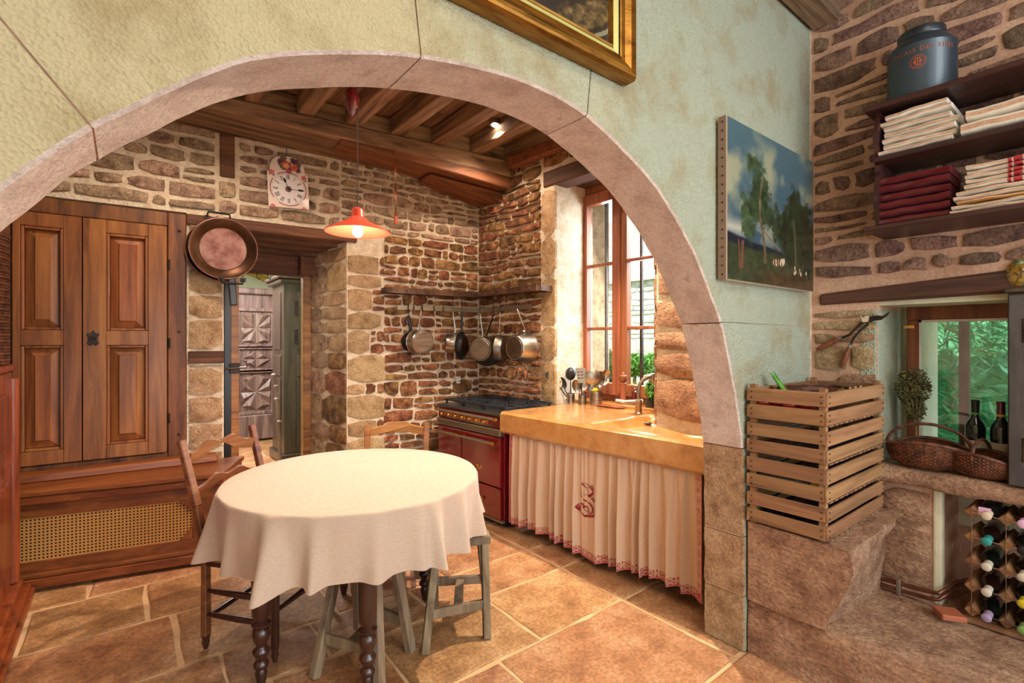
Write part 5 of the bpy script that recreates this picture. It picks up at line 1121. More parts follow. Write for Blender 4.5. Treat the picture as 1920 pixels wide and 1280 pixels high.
# monogram S (blackletter) as applied ribbons that follow the folds
def pixof(p): D = p.x*CT+p.y*ST; return 960+FOC*(p.x*ST-p.y*CT)/D, 640-FOC*(p.z-EYE)/D
S0 = min((abs(pixof(cf(k/600,.4))[0]-1102), k/600) for k in range(600))[1]
V0 = min((abs(pixof(cf(S0,k/200))[1]-938), k/200) for k in range(200))[1]
dS = .1/max(1e-6, abs(pixof(cf(S0+.05,.4))[0]-pixof(cf(S0-.05,.4))[0])); dV = .1/abs(pixof(cf(S0,V0+.05))[1]-pixof(cf(S0,V0-.05))[1])
def mono(pts, wds, out):     # strokes measured in a 1164 x 1280 sheet covering 100 x 110 picture units
    P_ = []
    for i in range(len(pts)-1):
        for k in range(5): t = k/5; P_.append((pts[i][0]*(1-t)+pts[i+1][0]*t, pts[i][1]*(1-t)+pts[i+1][1]*t, wds[i]*(1-t)+wds[i+1]*t))
    P_.append((pts[-1][0], pts[-1][1], wds[-1])); vs = []
    for i, (x, y, w_) in enumerate(P_):
        a = P_[max(0,i-1)]; b = P_[min(len(P_)-1,i+1)]; dx, dy = b[0]-a[0], b[1]-a[1]; l = sqrt(dx*dx+dy*dy) or 1
        for sg in (-1, 1):
            X_, Y_ = x-dy/l*w_*sg/2, y+dx/l*w_*sg/2; vs.append(cf(S0+(X_-490)/11.64*dS, V0+(Y_-680)/11.64*dV, .004))
    n = len(P_); out.add(vs, [(2*i,2*i+1,2*i+3,2*i+2) for i in range(n-1)])
mn = MB()
mono([(392,308),(470,310),(560,345),(600,400),(628,440)], [8,10,22,30,20], mn); mono([(570,330),(600,310),(620,360),(600,400)], [16,18,18,14], mn)
mono([(628,440),(600,490),(540,550),(510,575)], [26,38,46,30], mn); mono([(390,345),(430,358),(480,400),(508,460),(500,540),(470,568),(400,550)], [34,28,10,8,8,8,5], mn)
mono([(380,430),(362,500),(370,590),(400,655)], [8,16,22,10], mn); mono([(418,680),(486,688)], [32,32], mn)
mono([(505,700),(560,710),(605,770),(618,840),(590,905),(520,935),(420,870)], [26,38,42,34,24,16,12], mn)
mono([(420,865),(450,810),(500,815),(545,860),(530,900),(500,905),(490,880)], [40,34,24,14,10,8,6], mn)
mono([(545,565),(600,552),(650,580),(655,650),(620,610),(580,585)], [10,10,16,18,30,26], mn)
mono([(655,650),(680,740),(688,840),(675,920),(600,960),(500,1000),(440,1040),(385,975)], [10,12,14,34,44,40,34,10], mn)
mono([(385,770),(420,790),(400,830)], [22,28,8], mn); mono([(400,792),(320,830),(290,890),(320,950),(375,975)], [8,18,24,36,26], mn)
mono([(370,860),(330,880),(335,925),(360,930)], [10,28,30,8], mn)
mm = mat('red_monogram_thread', S('#8e1020'), rough=.9)
obj('monogram', mn, mm, ct)
# tap
tp = onz(1197,776,.905)
tap = thing('sink_tap', tp, 'antique nickel swan-neck tap with a pale lever, at the back of the stone sink', 'tap')
R3 = V((ST,-CT,0)); 
obj('base', MB().lathe([(.030,0),(.030,.008),(.024,.014),(.024,.07),(.028,.075),(.028,.10),(.022,.108),(0,.11)], tp, 20), M['nickel'], tap, smooth=True)
obj('body', MB().tube([tp+V((0,0,.085))-R3*.10, tp+V((0,0,.085))+R3*.03], [.016,.022], 14), M['nickel'], tap, smooth=True)
pp_ = [tp+V((0,0,.09)), tp+V((0,0,.17)), tp+V((0,0,.215))+R3*.01, tp+V((0,0,.25))+R3*.035, tp+V((0,0,.27))+R3*.07, tp+V((0,0,.272))+R3*.09]
obj('spout', MB().tube(pp_, [.015,.014,.014,.015,.018,.020], 14), M['nickel'], tap, smooth=True)
obj('spray_head', MB().lathe([(0,.03),(.018,.03),(.022,.01),(.026,-.03),(.024,-.036),(0,-.036)], tp+V((0,0,.262))+R3*.105, 16, axis=(-.25*R3.x,-.25*R3.y,1)), M['nickel'], tap, smooth=True)
obj('lever', MB().tube([tp+V((0,0,.087))-R3*.10, tp+V((0,0,.092))-R3*.125, tp+V((0,0,.10))-R3*.165], [.012,.013,.009], 12), M['white'], tap, smooth=True)
# utensil pots
def perf_pot(c, r, h, lab, nh=14):
    t = thing('utensil_pot', c, lab, 'pot', group=None)
    obj('cup', MB().lathe([(0,0),(r,0),(r,h),(r-.002,h),(r-.002,.003),(0,.003)], c, 28), M['steel'], t, smooth=True)
    d = MB()
    for i in range(nh):
        for j in range(4):
            a = 2*pi*(i+.5*(j % 2))/nh; p = c+V((cos(a)*(r+.0006), sin(a)*(r+.0006), h*(.2+.2*j))); d.add([p+V((-sin(a)*u,cos(a)*u,v)) for u,v in ((-.004,0),(0,-.005),(.004,0),(0,.005))], [(0,1,2,3)])
    q = obj('perforations', d, M['black'], t); q['kind'] = 'stuff'; return t
P1, P2, P3 = onz(1070,756,.905), onz(1092,758,.905), onz(1118,759,.905)
perf_pot(P1, .034, .085, 'small steel utensil pot nearest the range, holding black tools'); perf_pot(P2, .034, .08, 'middle perforated steel pot, holding small cutlery'); perf_pot(P3, .052, .115, 'large perforated steel pot in front of the window, holding ladles')
SCL4 = lambda m: m @ Matrix.Diagonal((1.25,1.25,1.25,1))
def ut(name, lab, c, dx, h, head, m, hm=None, fw=0, cat='utensil'):
    """utensil standing in a pot: stem then head. dx: sideways lean of the top"""
    base = c+V((0,0,.012)); tip = c+R3*dx+V((0,0,h))+V((-CT,-ST,0))*fw; d = (tip-base).normalized()
    t = thing(name, base, lab, cat); obj('handle', MB().tube([base, base.lerp(tip, .5), tip], [.005,.005,.004], 8), M[hm or m], t, smooth=True)
    sx = d.cross(Fwd).normalized(); X_ = SCL4(Matrix((( sx.x, Fwd.x, d.x, tip.x),(sx.y, Fwd.y, d.y, tip.y),(sx.z, Fwd.z, d.z, tip.z),(0,0,0,1))))
    if head == 'spoon': obj('bowl', MB(X_).grid(lambda u, v: ((v*.030*cos(u*2*pi)), -.014*(1-v*v), .045+v*.045*sin(u*2*pi)), 20, 5, wrap=True), M[m], t, smooth=True)
    if head == 'bigspoon': obj('bowl', MB(X_).grid(lambda u, v: ((v*.034*cos(u*2*pi)), -.018*(1-v*v), .05+v*.055*sin(u*2*pi)), 20, 5, wrap=True), M[m], t, smooth=True)
    if head == 'skimmer':
        o = obj('disc', MB(X_).grid(lambda u, v: ((v*.052*cos(u*2*pi)), .012*(1-v*v), .05+v*.052*sin(u*2*pi)), 28, 5, wrap=True), M[m], t, smooth=True)
        h_ = MB(X_)
        for i in range(-4,5):
            for j in range(-4,5):
                if i*i+j*j < 17: h_.add([(i*.010+a,-.0016+.012*(1-((i*.01)**2+(j*.01)**2)/.0027) *1.0 - .0025,.05+j*.010+b) for a,b in ((-.0028,0),(0,-.0028),(.0028,0),(0,.0028))], [(0,1,2,3)])
        q = obj('holes', h_, M['dark'], t); q['kind'] = 'stuff'
    if head == 'turner':
        for i in range(5): obj('slat', MB(X_).box((-.030+i*.0125,-.0015,.015),(-.021+i*.0125,.0015,.10)), M[m], t)
        obj('edge', MB(X_).box((-.030,-.0015,.10),(.029,.0015,.11)).box((-.030,-.0015,.0),(.029,.0015,.015)), M[m], t)
    if head == 'slotted':
        obj('blade', MB(X_).prism([(-.020,0),(.020,0),(.036,.085),(.030,.10),(-.030,.10),(-.036,.085)], -.002, .002), M[m], t)
        for i in range(3):
            for j in (-1,1): obj('slot', MB(X_).box((-.008+j*.011-.002,-.004,.03+i*.02),(.008+j*.011-.004,.004,.036+i*.02)), M['dark'], t)
    if head == 'ladle': obj('bowl', MB(X_).ball((0,-.005,.04), .036, 14, sc=(1,.8,1.25)), M[m], t, smooth=True)
    return t
ut('slotted_turner', 'black slotted turner leaning left, leftmost of the kitchen utensils', P1, -.11, .16, 'turner', 'black')
ut('kitchen_fork', 'thin black utensil leaning left behind the turner', P1, -.05, .12, 'spoon', 'black')
ut('serving_spoon', 'big black plastic spoon standing in the small pot', P1, .0, .20, 'ladle', 'black')
ut('slotted_spatula', 'grey slotted spatula standing right of the black spoon', P2+V((0,.0,0)), -.01, .18, 'slotted', 'steel_mat', 'black')
ut('dinner_spoon', 'steel spoon low in the middle pot', P2, .01, .12, 'spoon', 'steel'); ut('dinner_spoon', 'steel spoon leaning right over the yellow tool', P2, .05, .11, 'spoon', 'steel')
ut('dinner_fork', 'small steel fork in the middle pot leaning left', P2, -.03, .10, 'spoon', 'steel_dark')
ut('skimmer', 'round perforated steel skimmer, tallest in the large pot', P3, -.02, .17, 'skimmer', 'steel')
ut('large_spoon', 'large steel spoon leaning right out of the large pot', P3, .055, .17, 'bigspoon', 'steel')
ut('large_spoon', 'dark steel ladle behind the skimmer, between skimmer and large spoon', P3, .02, .15, 'bigspoon', 'steel_dark')
yt = thing('yellow_brush', P3+V((0,0,.02)), 'bright yellow brush head sticking out of the large perforated pot', 'brush')
obj('head', MB().ball(P3+V((0,0,.125))-R3*.012+V((-CT,-ST,0))*.02, .026, 10, sc=(1,1,.7)).tube([P3+V((0,0,.01)), P3+V((0,0,.12))-R3*.012], .006, 8), M['yellow'], yt, smooth=True)
# pepper mill, jar, dishes, basil on the window sill
pm = onz(1168,752,zS); pm = V((3.16, pm.y*3.16/pm.x if False else onx(1168,752,3.16).y, zS))
mi = thing('pepper_mill', pm, 'tall turned brown wooden pepper mill standing before the window post', 'pepper mill')
obj('body', MB().lathe([(0,0),(.030,0),(.031,.01),(.024,.03),(.022,.09),(.026,.15),(.029,.165),(.020,.172),(.020,.176)], pm, 24), M['win_wood'], mi, smooth=True)
obj('head', MB().lathe([(.020,.176),(.030,.182),(.036,.20),(.033,.225),(.012,.236),(.0,.237)], pm, 24), M['chair'], mi, smooth=True)
obj('finial', MB().ball(pm+V((0,0,.245)), .009, 10), M['brass'], mi, smooth=True)
jp = onx(1190,752,3.20); jp.z = zS
jm = thing('small_grinder', jp, 'short dark red grinder behind the tap', 'grinder'); obj('body', MB().lathe([(0,0),(.022,0),(.018,.05),(.022,.09),(.024,.10),(.010,.112),(.010,.125),(0,.128)], jp, 20), M['burgundy'], jm, smooth=True)
for i, (px_, py_, r_) in enumerate(((1132,757,.062),(1150,762,.058),(1160,753,.05))):
    q = onz(px_, py_, .91); q = V((min(q.x,3.07), onx(px_,py_,min(q.x,3.07)).y, .905)); 
    tag(obj('small_dish', MB().lathe([(0,0),(r_*.7,0),(r_,.012),(r_-.004,.014),(r_*.68,.004),(0,.004)], q, 28), M['terracotta'], None, smooth=True), ('round terracotta dish left of the pepper mill','round terracotta dish in front of the pepper mill','small terracotta dish under the pepper mill')[i], 'dish')
bp_ = onx(1222,768,3.17); bp_.z = zS
bt = thing('basil_plant', bp_, 'leafy green basil plant behind the tap, on the window sill', 'plant'); obj('pot', MB().lathe([(0,0),(.045,0),(.055,.05),(.052,.05),(0,.04)], bp_, 20), M['tin_dark'], bt, smooth=True)
foliage('leaves', bp_+V((0,-.02,.13)), (.05,.075,.10), 420, .020, M['leaf'], parent=bt, seed=21)
st_ = MB(); 
for i in range(9): a = i*.7; st_.tube([bp_+V((0,0,.04)), bp_+V((.03*cos(a),.05*sin(a),.16))], .0025, 5)
obj('stems', st_, M['leaf'], bt)
# ================================================================ TABLE, CLOTH, CHAIRS, STOOLS
TC = V((.93, 2.45, 0)); RT = .592
tb = thing('dining_table', TC, 'round dining table with dark turned legs, under the cream cloth', 'table')
obj('tabletop', MB().lathe([(0,.725),(RT,.725),(RT+.004,.735),(RT,.752),(0,.752)], TC, 64), M['dark_wood'], tb, smooth=True)
lg = [(.455,2.26),(.785,1.945),(.99,2.80),(1.32,2.46)]
for i, j in ((0,1),(1,3),(3,2),(2,0)): obj('apron', MB().beam((lg[i][0],lg[i][1],.675),(lg[j][0],lg[j][1],.675),.022,.09), M['dark_wood'], tb)
tprof = [(0,0),(.014,0),(.020,.03),(.024,.06),(.018,.075),(.030,.085),(.030,.10),(.020,.112),(.026,.13),(.034,.145),(.034,.155),(.022,.165),(.020,.175),(.030,.195),(.036,.215),(.032,.24),(.022,.248),(.036,.256),(.038,.266),(.026,.276),(.028,.286),(.036,.30),(.037,.36),(.040,.60),(.040,.63),(.040,.725)]
for x_, y_ in lg: obj('leg', MB().lathe(tprof, (x_,y_,0), 24), M['dark_wood'], tb, smooth=True, ang=1.0)
rnd = random.Random(12); fold = [(rnd.uniform(-.12,.12)+2*pi*i/24, rnd.uniform(.45,1.3)) for i in range(24)]
def wave(a):
    s = 0
    for p_, k in fold: d = (a-p_+pi) % (2*pi)-pi; s += k*exp(-(d/.062)**2)
    return s
def clothf(u, v):
    a = 2*pi*u
    if v < .5:
        r = (v/.5); r = r*(RT+.006); return (TC.x+r*cos(a), TC.y+r*sin(a), .762+.0015*noise.noise(V((r*cos(a)*5,r*sin(a)*5,0))))
    t = (v-.5)/.5; w_ = wave(a); fl = t**.8
    if t < .12: q = t/.12; r = RT+.006+.012*sin(q*pi/2); z = .762-.014*(1-cos(q*pi/2)); w0 = q*.12
    else: q = (t-.12)/.88; r = RT+.018+.018*q; z = .748-.262*q; w0 = .12+.88*q
    r += (w_-.42)*.080*w0**1.15; a2 = a+.03*sin(7*a)*t
    z += (-.010*(w_-.4)+.006*sin(3*a))*t
    return (TC.x+r*cos(a2), TC.y+r*sin(a2), z)
cl_ = MB(); cl_.grid(clothf, 420, 60, wrap=True)
tag(obj('tablecloth', cl_, M['cloth'], None, smooth=True, ang=2, weld=True), 'plain cream cloth hanging in soft folds over the round table', 'tablecloth')
def wavy(w_, h, amp, n=28, arch=0, sag=.35):
    top = []; bot = []
    for i in range(n+1):
        x = -w_/2+w_*i/n; t = i/n; f = amp*(exp(-((t-.30)/.10)**2)*.55+exp(-((t-.70)/.10)**2)*.55+.55*exp(-((t-.5)/.30)**2)-.15*exp(-((t-.5)/.05)**2))
        g = amp*(1.1*exp(-((t-.5)/.20)**2)+.25*sin(t*pi)); top.append((x, h/2+f*.9)); bot.append((x, -h/2+g*.9+ (0)))
    return bot+top[::-1]
def chair(c, ang, lab, H, m, slats, bw=.40, sw=.44, depth=.38, lean=.13, dark=None, crest=False):
    """local: x right (seen from the back), y forward; origin at the middle between the rear feet"""
    t = thing('dining_chair', (c[0],c[1],0), lab, 'chair', rz=ang); m = M[m]; dk = M[dark] if dark else m
    for sg in (-1, 1):
        pth = [(sg*(bw/2), .0, 0),(sg*(bw/2), 0, .06),(sg*bw/2, .0, .44),(sg*(bw/2+.004), -lean*.35, .66),(sg*(bw/2+.012), -lean, H)]
        mb = MB(); 
        for p, q in zip(pth[1:], pth[2:]): mb.beam(p, q, .036, .032, up=(0,1,0), wd2=.034, ht2=.028)
        o = obj('rear_post', mb, m, t, world=False, bevel=.004)
        obj('foot', MB().lathe([(0,0),(.010,0),(.018,.03),(.015,.045),(.019,.055),(.019,.065)], (pth[0][0],0,0), 12), dk, t, world=False, smooth=True)
        fx = sg*sw/2; obj('leg', MB().lathe([(0,0),(.010,0),(.017,.03),(.012,.045),(.018,.06),(.019,.42),(.0,.44)], (fx,depth,0), 14), dk, t, world=False, smooth=True)
        obj('seat_rail', MB().tube([(sg*bw/2,.0,.40),(fx,depth,.40)], .016, 10), dk, t, world=False, smooth=True)
        for z_ in (.16,.27): obj('stretcher', MB().tube([(sg*bw/2,0,z_),(sg*bw/2+(fx-sg*bw/2)*.15,depth*.15,z_),(sg*bw/2+(fx-sg*bw/2)*.5,depth*.5,z_),(fx*.98,depth*.85,z_),(fx,depth,z_)], [.008,.012,.015,.012,.008], 10), dk, t, world=False, smooth=True)
    obj('stretcher', MB().tube([(-bw/2,0,.14),(-bw/4,0,.14),(0,0,.14),(bw/4,0,.14),(bw/2,0,.14)], [.008,.014,.011,.014,.008], 10), dk, t, world=False, smooth=True)
    obj('front_stretcher', MB().tube([(-sw/2,depth,.22),(0,depth,.22),(sw/2,depth,.22)], [.009,.016,.009], 10), dk, t, world=False, smooth=True)
    st = MB().hexa([(-bw/2-.01,-.015,.405),(bw/2+.01,-.015,.405),(sw/2+.02,depth+.02,.405),(-sw/2-.02,depth+.02,.405),(-bw/2-.01,-.015,.44),(bw/2+.01,-.015,.44),(sw/2+.02,depth+.02,.44),(-sw/2-.02,depth+.02,.44)])
    obj('seat', st, M['rush'], t, world=False, bevel=.012, segs=2)
    for (z_, h, amp) in slats:
        y_ = -lean*max(0, (z_-.5)/(H-.5)); X_ = Matrix.Translation((0, y_, z_)) @ Matrix.Rotation(radians(-12), 4, 'X')
        mb = MB(X_); pl_ = wavy(bw-.02, h, amp) if not crest else [(-bw/2+.01,-h/2),(-bw/4,-h/2+.012),(0,-h/2+.016),(bw/4,-h/2+.012),(bw/2-.01,-h/2),(bw/2-.01,h/2-.012),(bw/4,h/2+.004),(.06,h/2+amp),(-.06,h/2+amp),(-bw/4,h/2+.004),(-bw/2+.01,h/2-.012)]
        n = len(pl_)
        def cv(x): return .028*(1-(2*x/bw)**2)
        vs = [(x, -cv(x)-.009, z) for x, z in pl_]+[(x, -cv(x)+.009, z) for x, z in pl_]
        if not crest:
            k = n//2; fs = []
            for i in range(k-1): fs += [(i,i+1,n-2-i,n-1-i),(n+i,2*n-1-i,2*n-2-i,n+i+1)]
            fs += [(i,n+i,n+(i+1)%n,(i+1)%n) for i in range(n)]
        else: fs = [tuple(range(n)), tuple(range(2*n-1,n-1,-1))]+[(i,n+i,n+(i+1)%n,(i+1)%n) for i in range(n)]
        obj('crest_rail' if (crest or z_ > .8) else 'back_slat', mb.add(vs, fs), m, t, world=False, bevel=0)
    return t
# left chair: rear posts measured at floor and top
a_ = atan2(3.092-2.826, .582-.248)
chair((.475,2.835), a_+pi, 'brown wooden ladder-back chair with wavy slats, at the left of the table', .965, 'chair', [(.872,.052,.05),(.715,.045,.045)], bw=.425, dark='dark_wood')
a_ = atan2(2.755-2.931, 1.481-1.165)
chair((1.36,2.905), a_+pi, 'honey-coloured wooden chair with one crest rail, behind the table', .90, 'chair2', [(.855,.06,.022),(.70,.03,.01)], bw=.35, sw=.40, lean=.07, crest=True)
def stool(feet, lab, top_w=.30, top_d=.16, H=.46):
    c = sum((V((x,y,0)) for x,y in feet), V())/4; t = thing('wooden_stool', c, lab, 'stool')
    ex = (V((*feet[1],0))-V((*feet[0],0))+V((*feet[2],0))-V((*feet[3],0))).normalized(); ey = V((-ex.y, ex.x, 0))
    tops = [c+ex*a*top_w/2*.80+ey*b*top_d/2*.80+V((0,0,H-.04)) for a, b in ((-1,-1),(1,-1),(1,1),(-1,1))]
    X_ = Matrix(((ex.x,ey.x,0,c.x),(ex.y,ey.y,0,c.y),(0,0,1,0),(0,0,0,1)))
    obj('seat', MB(X_).box((-top_w/2,-top_d/2,H-.045),(top_w/2,top_d/2,H)), M['stool'], t, bevel=.008, segs=2)
    legs = []
    for f, tp_ in zip(feet, tops):
        p, q = V((*f,0)), tp_; obj('leg', MB().beam(p, q, .036, .040, up=ey), M['stool'], t, bevel=.003); legs.append((p,q))
    at = lambda i, z: legs[i][0].lerp(legs[i][1], z/(H-.04))
    for i, j in ((0,1),(2,3)): obj('stretcher', MB().beam(at(i,.15), at(j,.15), .022, .045), M['stool'], t, bevel=.003)
    obj('stretcher', MB().beam((at(0,.15)+at(1,.15))/2, (at(2,.15)+at(3,.15))/2, .045, .022), M['stool'], t, bevel=.003)
    return t
stool([(1.09,2.03),(1.385,1.955),(1.57,2.22),(1.34,2.38)], 'weathered grey wooden stool at the right side of the table, seat mostly bare')
stool([(.645,2.178),(.82,1.905),(1.05,2.09),(.93,2.42)], 'weathered grey wooden stool in the middle, legs behind the dark table leg', top_w=.28)
stool([(1.06,2.74),(1.22,2.55),(1.42,2.72),(1.24,2.90)], 'weathered wooden stool farthest under the table, only leg bits visible', H=.44, top_w=.2)
# ================================================================ PAINTINGS
def canvas_grid(W, s0, s1, z0, z1, n, nx, nz, parent, fn, name='canvas', m=None):
    g = MB(); g.grid(lambda u, v: W.w(s0+(s1-s0)*u, z0+(z1-z0)*v, n), nx, nz)
    o = obj(name, g, m or vcol('painted_'+name, .35, .25), parent); uvc = np.array([((k % (nx+1))/nx, (k//(nx+1))/nz) for k in range((nx+1)*(nz+1))])
    paint(o, lambda _: fn(uvc[:,0], uvc[:,1])); return o
def fbm(x, y, seed, oct=4, base=5, per=.5):
    r = np.random.RandomState(seed); out = 0; amp = 1
    for o in range(oct):
        n = base*2**o+2; g = r.rand(n+2, n+2); fx, fy = np.clip(x,0,.999)*n, np.clip(y,0,.999)*n; i, j = fx.astype(int), fy.astype(int); a, b = fx-i, fy-j; a = a*a*(3-2*a); b = b*b*(3-2*b)
        out = out+amp*((g[i,j]*(1-a)+g[i+1,j]*a)*(1-b)+(g[i,j+1]*(1-a)+g[i+1,j+1]*a)*b); amp *= per
    return out*(1-per)
def landscape(u, v):
    n = len(u); n1 = fbm(u, v, 3, 5); n2 = fbm(u, v, 8, 5); n3 = fbm(u, v, 15, 4, 24, .7)
    sky = np.array([.20,.27,.33])[None]*(1-v[:,None])+np.array([.28,.38,.41])[None]*v[:,None]
    cl = np.clip((n1-.42)*4, 0, 1)*np.clip(1.3-np.abs(v-.68)*2.6+u*.3, 0, 1); c = sky*(1-cl[:,None])+np.array([.56,.56,.46])*cl[:,None]
    lowc = np.clip(1-np.abs(v-.33)*12, 0, 1)*np.clip(1.3-u*2.4, 0, 1)*(n2 > .42); c = c*(1-lowc[:,None]*.8)+np.array([.78,.74,.64])*lowc[:,None]*.8
    def put(mask, col, k=1.0): 
        nonlocal c; m_ = np.clip(mask, 0, 1)[:,None]*k; c = c*(1-m_)+col*m_
    g1 = (.30-.08*u*1.2)-v+.02*(n2-.5); put(g1*60, np.array([.10,.12,.15]))
    g2 = (.24-.02*u)-v+.03*(n2-.5); tone = (np.array([.10,.13,.10])[None]*(1-n3[:,None])+np.array([.36,.40,.20])[None]*n3[:,None]); put(g2*40, tone*.95)
    put(np.clip((.12-v)*20,0,1)*np.clip((u-.2)*3,0,1), (np.array([.30,.22,.12])*(0.4+n3[:,None])))
    def crown(cu, cv_, ru, rv, col, th=.0, seed=0):
        d = ((u-cu)/ru)**2+((v-cv_)/rv)**2; f = fbm(u, v, 30+seed, 5, 9, .72); m_ = (1-d)*1.7+(f-.5)*4.6
        put(np.clip(m_*1.8, 0, 1)*.93, col*(.35+1.35*n3[:,None]))
    D = np.array([.19,.24,.15])
    crown(.20,.42,.10,.20,D*1.3,seed=1); crown(.33,.62,.11,.20,D*1.2,seed=2); crown(.24,.78,.09,.09,D*1.3,seed=3); crown(.38,.50,.13,.14,D,seed=4); crown(.52,.45,.07,.16,D,seed=9)
    crown(.62,.38,.12,.20,D*.9,seed=11); crown(.82,.48,.17,.26,D*.8,seed=12); crown(.93,.36,.15,.30,D*.7,seed=13); crown(.28,.50,.12,.14,D*1.1,seed=14); crown(.72,.45,.16,.33,D*.9,seed=5); crown(.86,.36,.14,.24,D*.8,seed=6); crown(.66,.30,.12,.18,D*.8,seed=7); crown(.97,.30,.08,.2,D*.8,seed=8)
    tr = np.abs(u-(.355+.03*np.sin(v*9))) < .018*(1.1-v) ; put((tr & (v > .14) & (v < .72)).astype(float), np.array([.42,.36,.26])*(.5+n3[:,None]))
    tr = np.abs(u-(.735+.02*np.sin(v*7))) < .010; put((tr & (v > .16) & (v < .5)).astype(float), np.array([.32,.28,.20]))
    br = np.abs(v-(.36-(u-.36)*.55)) < .008; put((br & (u > .36) & (u < .56)).astype(float), np.array([.45,.38,.28]))
    r = random.Random(6)
    for i in range(34):
        cu, cv_ = (r.uniform(.46,.62), r.uniform(.15,.19)) if i < 22 else (r.uniform(.72,.92), r.uniform(.08,.15)); col = r.choice([(.75,.68,.58),(.6,.42,.3),(.45,.25,.18),(.8,.75,.66)])
        d = ((u-cu)/.008)**2+((v-cv_)/.016)**2; put(np.clip((1-d)*4,0,1), np.array(col))
    for cu in (.115,.15,.135): put(((np.abs(u-cu-(v-.15)*.12*((cu>.13)-.5)) < .006) & (v > .08) & (v < .26)).astype(float), np.array([.42,.26,.2]))
    return np.clip(c*1.0, 0, 1)
pA = AW.px(1357,400,.045); s0_ = AW.px(1363,400,.05)[0]; s1_ = AW.px(1524,420,.05)[0]; zt1 = AW.px(1363,217,.05)[1]; zb1 = AW.px(1363,522,.05)[1]
ld = thing('landscape_painting', AW.w((s0_+s1_)/2, zb1, .03), 'unframed landscape painting of dark trees and cloudy sky, near the corner', 'painting')
canvas_grid(AW, s0_, s1_, zb1, zt1, .052, 260, 220, ld, landscape)
obj('stretcher_edge', MB().hexa([AW.w(a,b,n) for b in (zb1,zt1) for a,n in ((s0_,.0515),(s1_,.0515),(s1_,.012),(s0_,.012))]), M['linen'], ld)
se = MB(); se.hexa([AW.w(a,b,n) for b in (zb1-.004,zt1+.004) for a,n in ((s0_-.005,.048),(s0_,.048),(s0_,.012),(s0_-.005,.012))]); obj('edge_tape', se, mat('brown_canvas_tape', S('#8a705c'), rough=.9), ld)
tk = MB()
for i in range(18): z_ = zb1+.02+(zt1-zb1-.04)*i/17; tk.ball(AW.w(s0_-.006, z_, .033), .004, 6)
tko = obj('tacks', tk, M['iron'], ld)
BU, BV, BA = .63, .42, .62
def birdpaint(u, v):
    n1 = fbm(u, v, 5, 5); n3 = fbm(u*1.0, v, 16, 3, 60, .7); c = np.array([.10,.09,.09])[None]*(.6+.8*n1[:,None])+np.array([.05,.03,.02])
    def put(m_, col, k=1.0):
        nonlocal c; q = np.clip(m_,0,1)[:,None]*k; c = c*(1-q)+col*q
    # hanging plump body, tail down to the right
    x, y = u-BU, v-BV; a = -BA; xr = x*cos(a)-y*sin(a); yr = x*sin(a)+y*cos(a)
    d = (xr/.075)**2+(yr/.24)**2; put(np.clip((1-d)*5,0,1), np.array([.26,.20,.14])*(.3+n3[:,None]*1.3)); d2 = ((xr-.0)/.052)**2+((yr+.02)/.19)**2; put(np.clip((1-d2)*3,0,1), np.array([.50,.40,.24])*(.15+n3[:,None]*1.6))
    k = (np.abs(xr-.075*np.cos(yr*5)) < .008) & (np.abs(yr) < .30); put(k.astype(float), np.array([.48,.46,.36]))
    k = (np.abs(u-.90+(v-.42)*.45) < .006) & (v > .30) & (v < .62); put(k.astype(float), np.array([.55,.45,.35]))
    k = (np.abs(u-.90-(v-.3)*.4) < .004) & (v > .16) & (v < .27); put(k.astype(float), np.array([.55,.18,.12]))
    return c
gA = AW.px(1192,140,.055); gs1 = AW.px(1192,100,.055)[0]; gzb = AW.px(1192,150,.055)[1]-.003; gs0 = gs1-1.35; gzt = gzb+.93
gd = thing('gilt_framed_painting', AW.w((gs0+gs1)/2, gzb, .03), 'dark bird still life in a heavy gilt frame, hanging above the arch', 'painting')
fwd = .105
def guv(px, py): s_, z_ = AW.px(px, py, .022); return (s_-gs0-fwd)/(gs1-gs0-2*fwd), (z_-gzb-fwd)/(gzt-gzb-2*fwd)
_a, _b = guv(1070, -25), guv(1134, 72); BU, BV = (_a[0]+_b[0])/2, (_a[1]+_b[1])/2; BA = -atan2((_b[0]-_a[0]), (_a[1]-_b[1])); print('BIRD', _a, _b, BU, BV, BA)
canvas_grid(AW, gs0+fwd, gs1-fwd*.9, gzb+fwd, gzt-fwd, .022, 240, 170, gd, birdpaint)
def framebar(p0, p1, q0, q1, m, prof):
    """moulding from outer corners p0-p1 to inner corners q0-q1; prof: (t across 0..1, n)"""
    vs = []
    for (a, b) in ((p0, q0), (p1, q1)):
        for t, n in prof: vs.append(AW.w(a[0]+(b[0]-a[0])*t, a[1]+(b[1]-a[1])*t, n))
    k = len(prof); return MB().add(vs, [(i, i+1, k+i+1, k+i) for i in range(k-1)]+[tuple(range(k)), tuple(range(2*k-1, k-1, -1)), (0, k, 2*k-1, k-1)])
O = [(gs0,gzb),(gs1,gzb),(gs1,gzt),(gs0,gzt)]; I = [(gs0+fwd,gzb+fwd),(gs1-fwd,gzb+fwd),(gs1-fwd,gzt-fwd),(gs0+fwd,gzt-fwd)]
pr = [(0,.008),(0,.050),(.06,.062),(.14,.064),(.20,.054),(.28,.060),(.48,.050),(.56,.040),(.60,.046),(.66,.044)]
pr2 = [(.66,.010),(.66,.038),(.86,.032),(.87,.010)]; pr3 = [(.87,.010),(.87,.034),(.93,.036),(1,.022),(1,.010)]
for i in range(4):
    j = (i+1) % 4; fb_ = obj('frame_side', framebar(O[i],O[j],I[i],I[j],None,pr), M['gilt'], gd)
    obj('pale_slip', framebar(O[i],O[j],I[i],I[j],None,pr2), M['gilt_pale'], fb_); obj('inner_bead', framebar(O[i],O[j],I[i],I[j],None,pr3), M['gilt'], fb_)
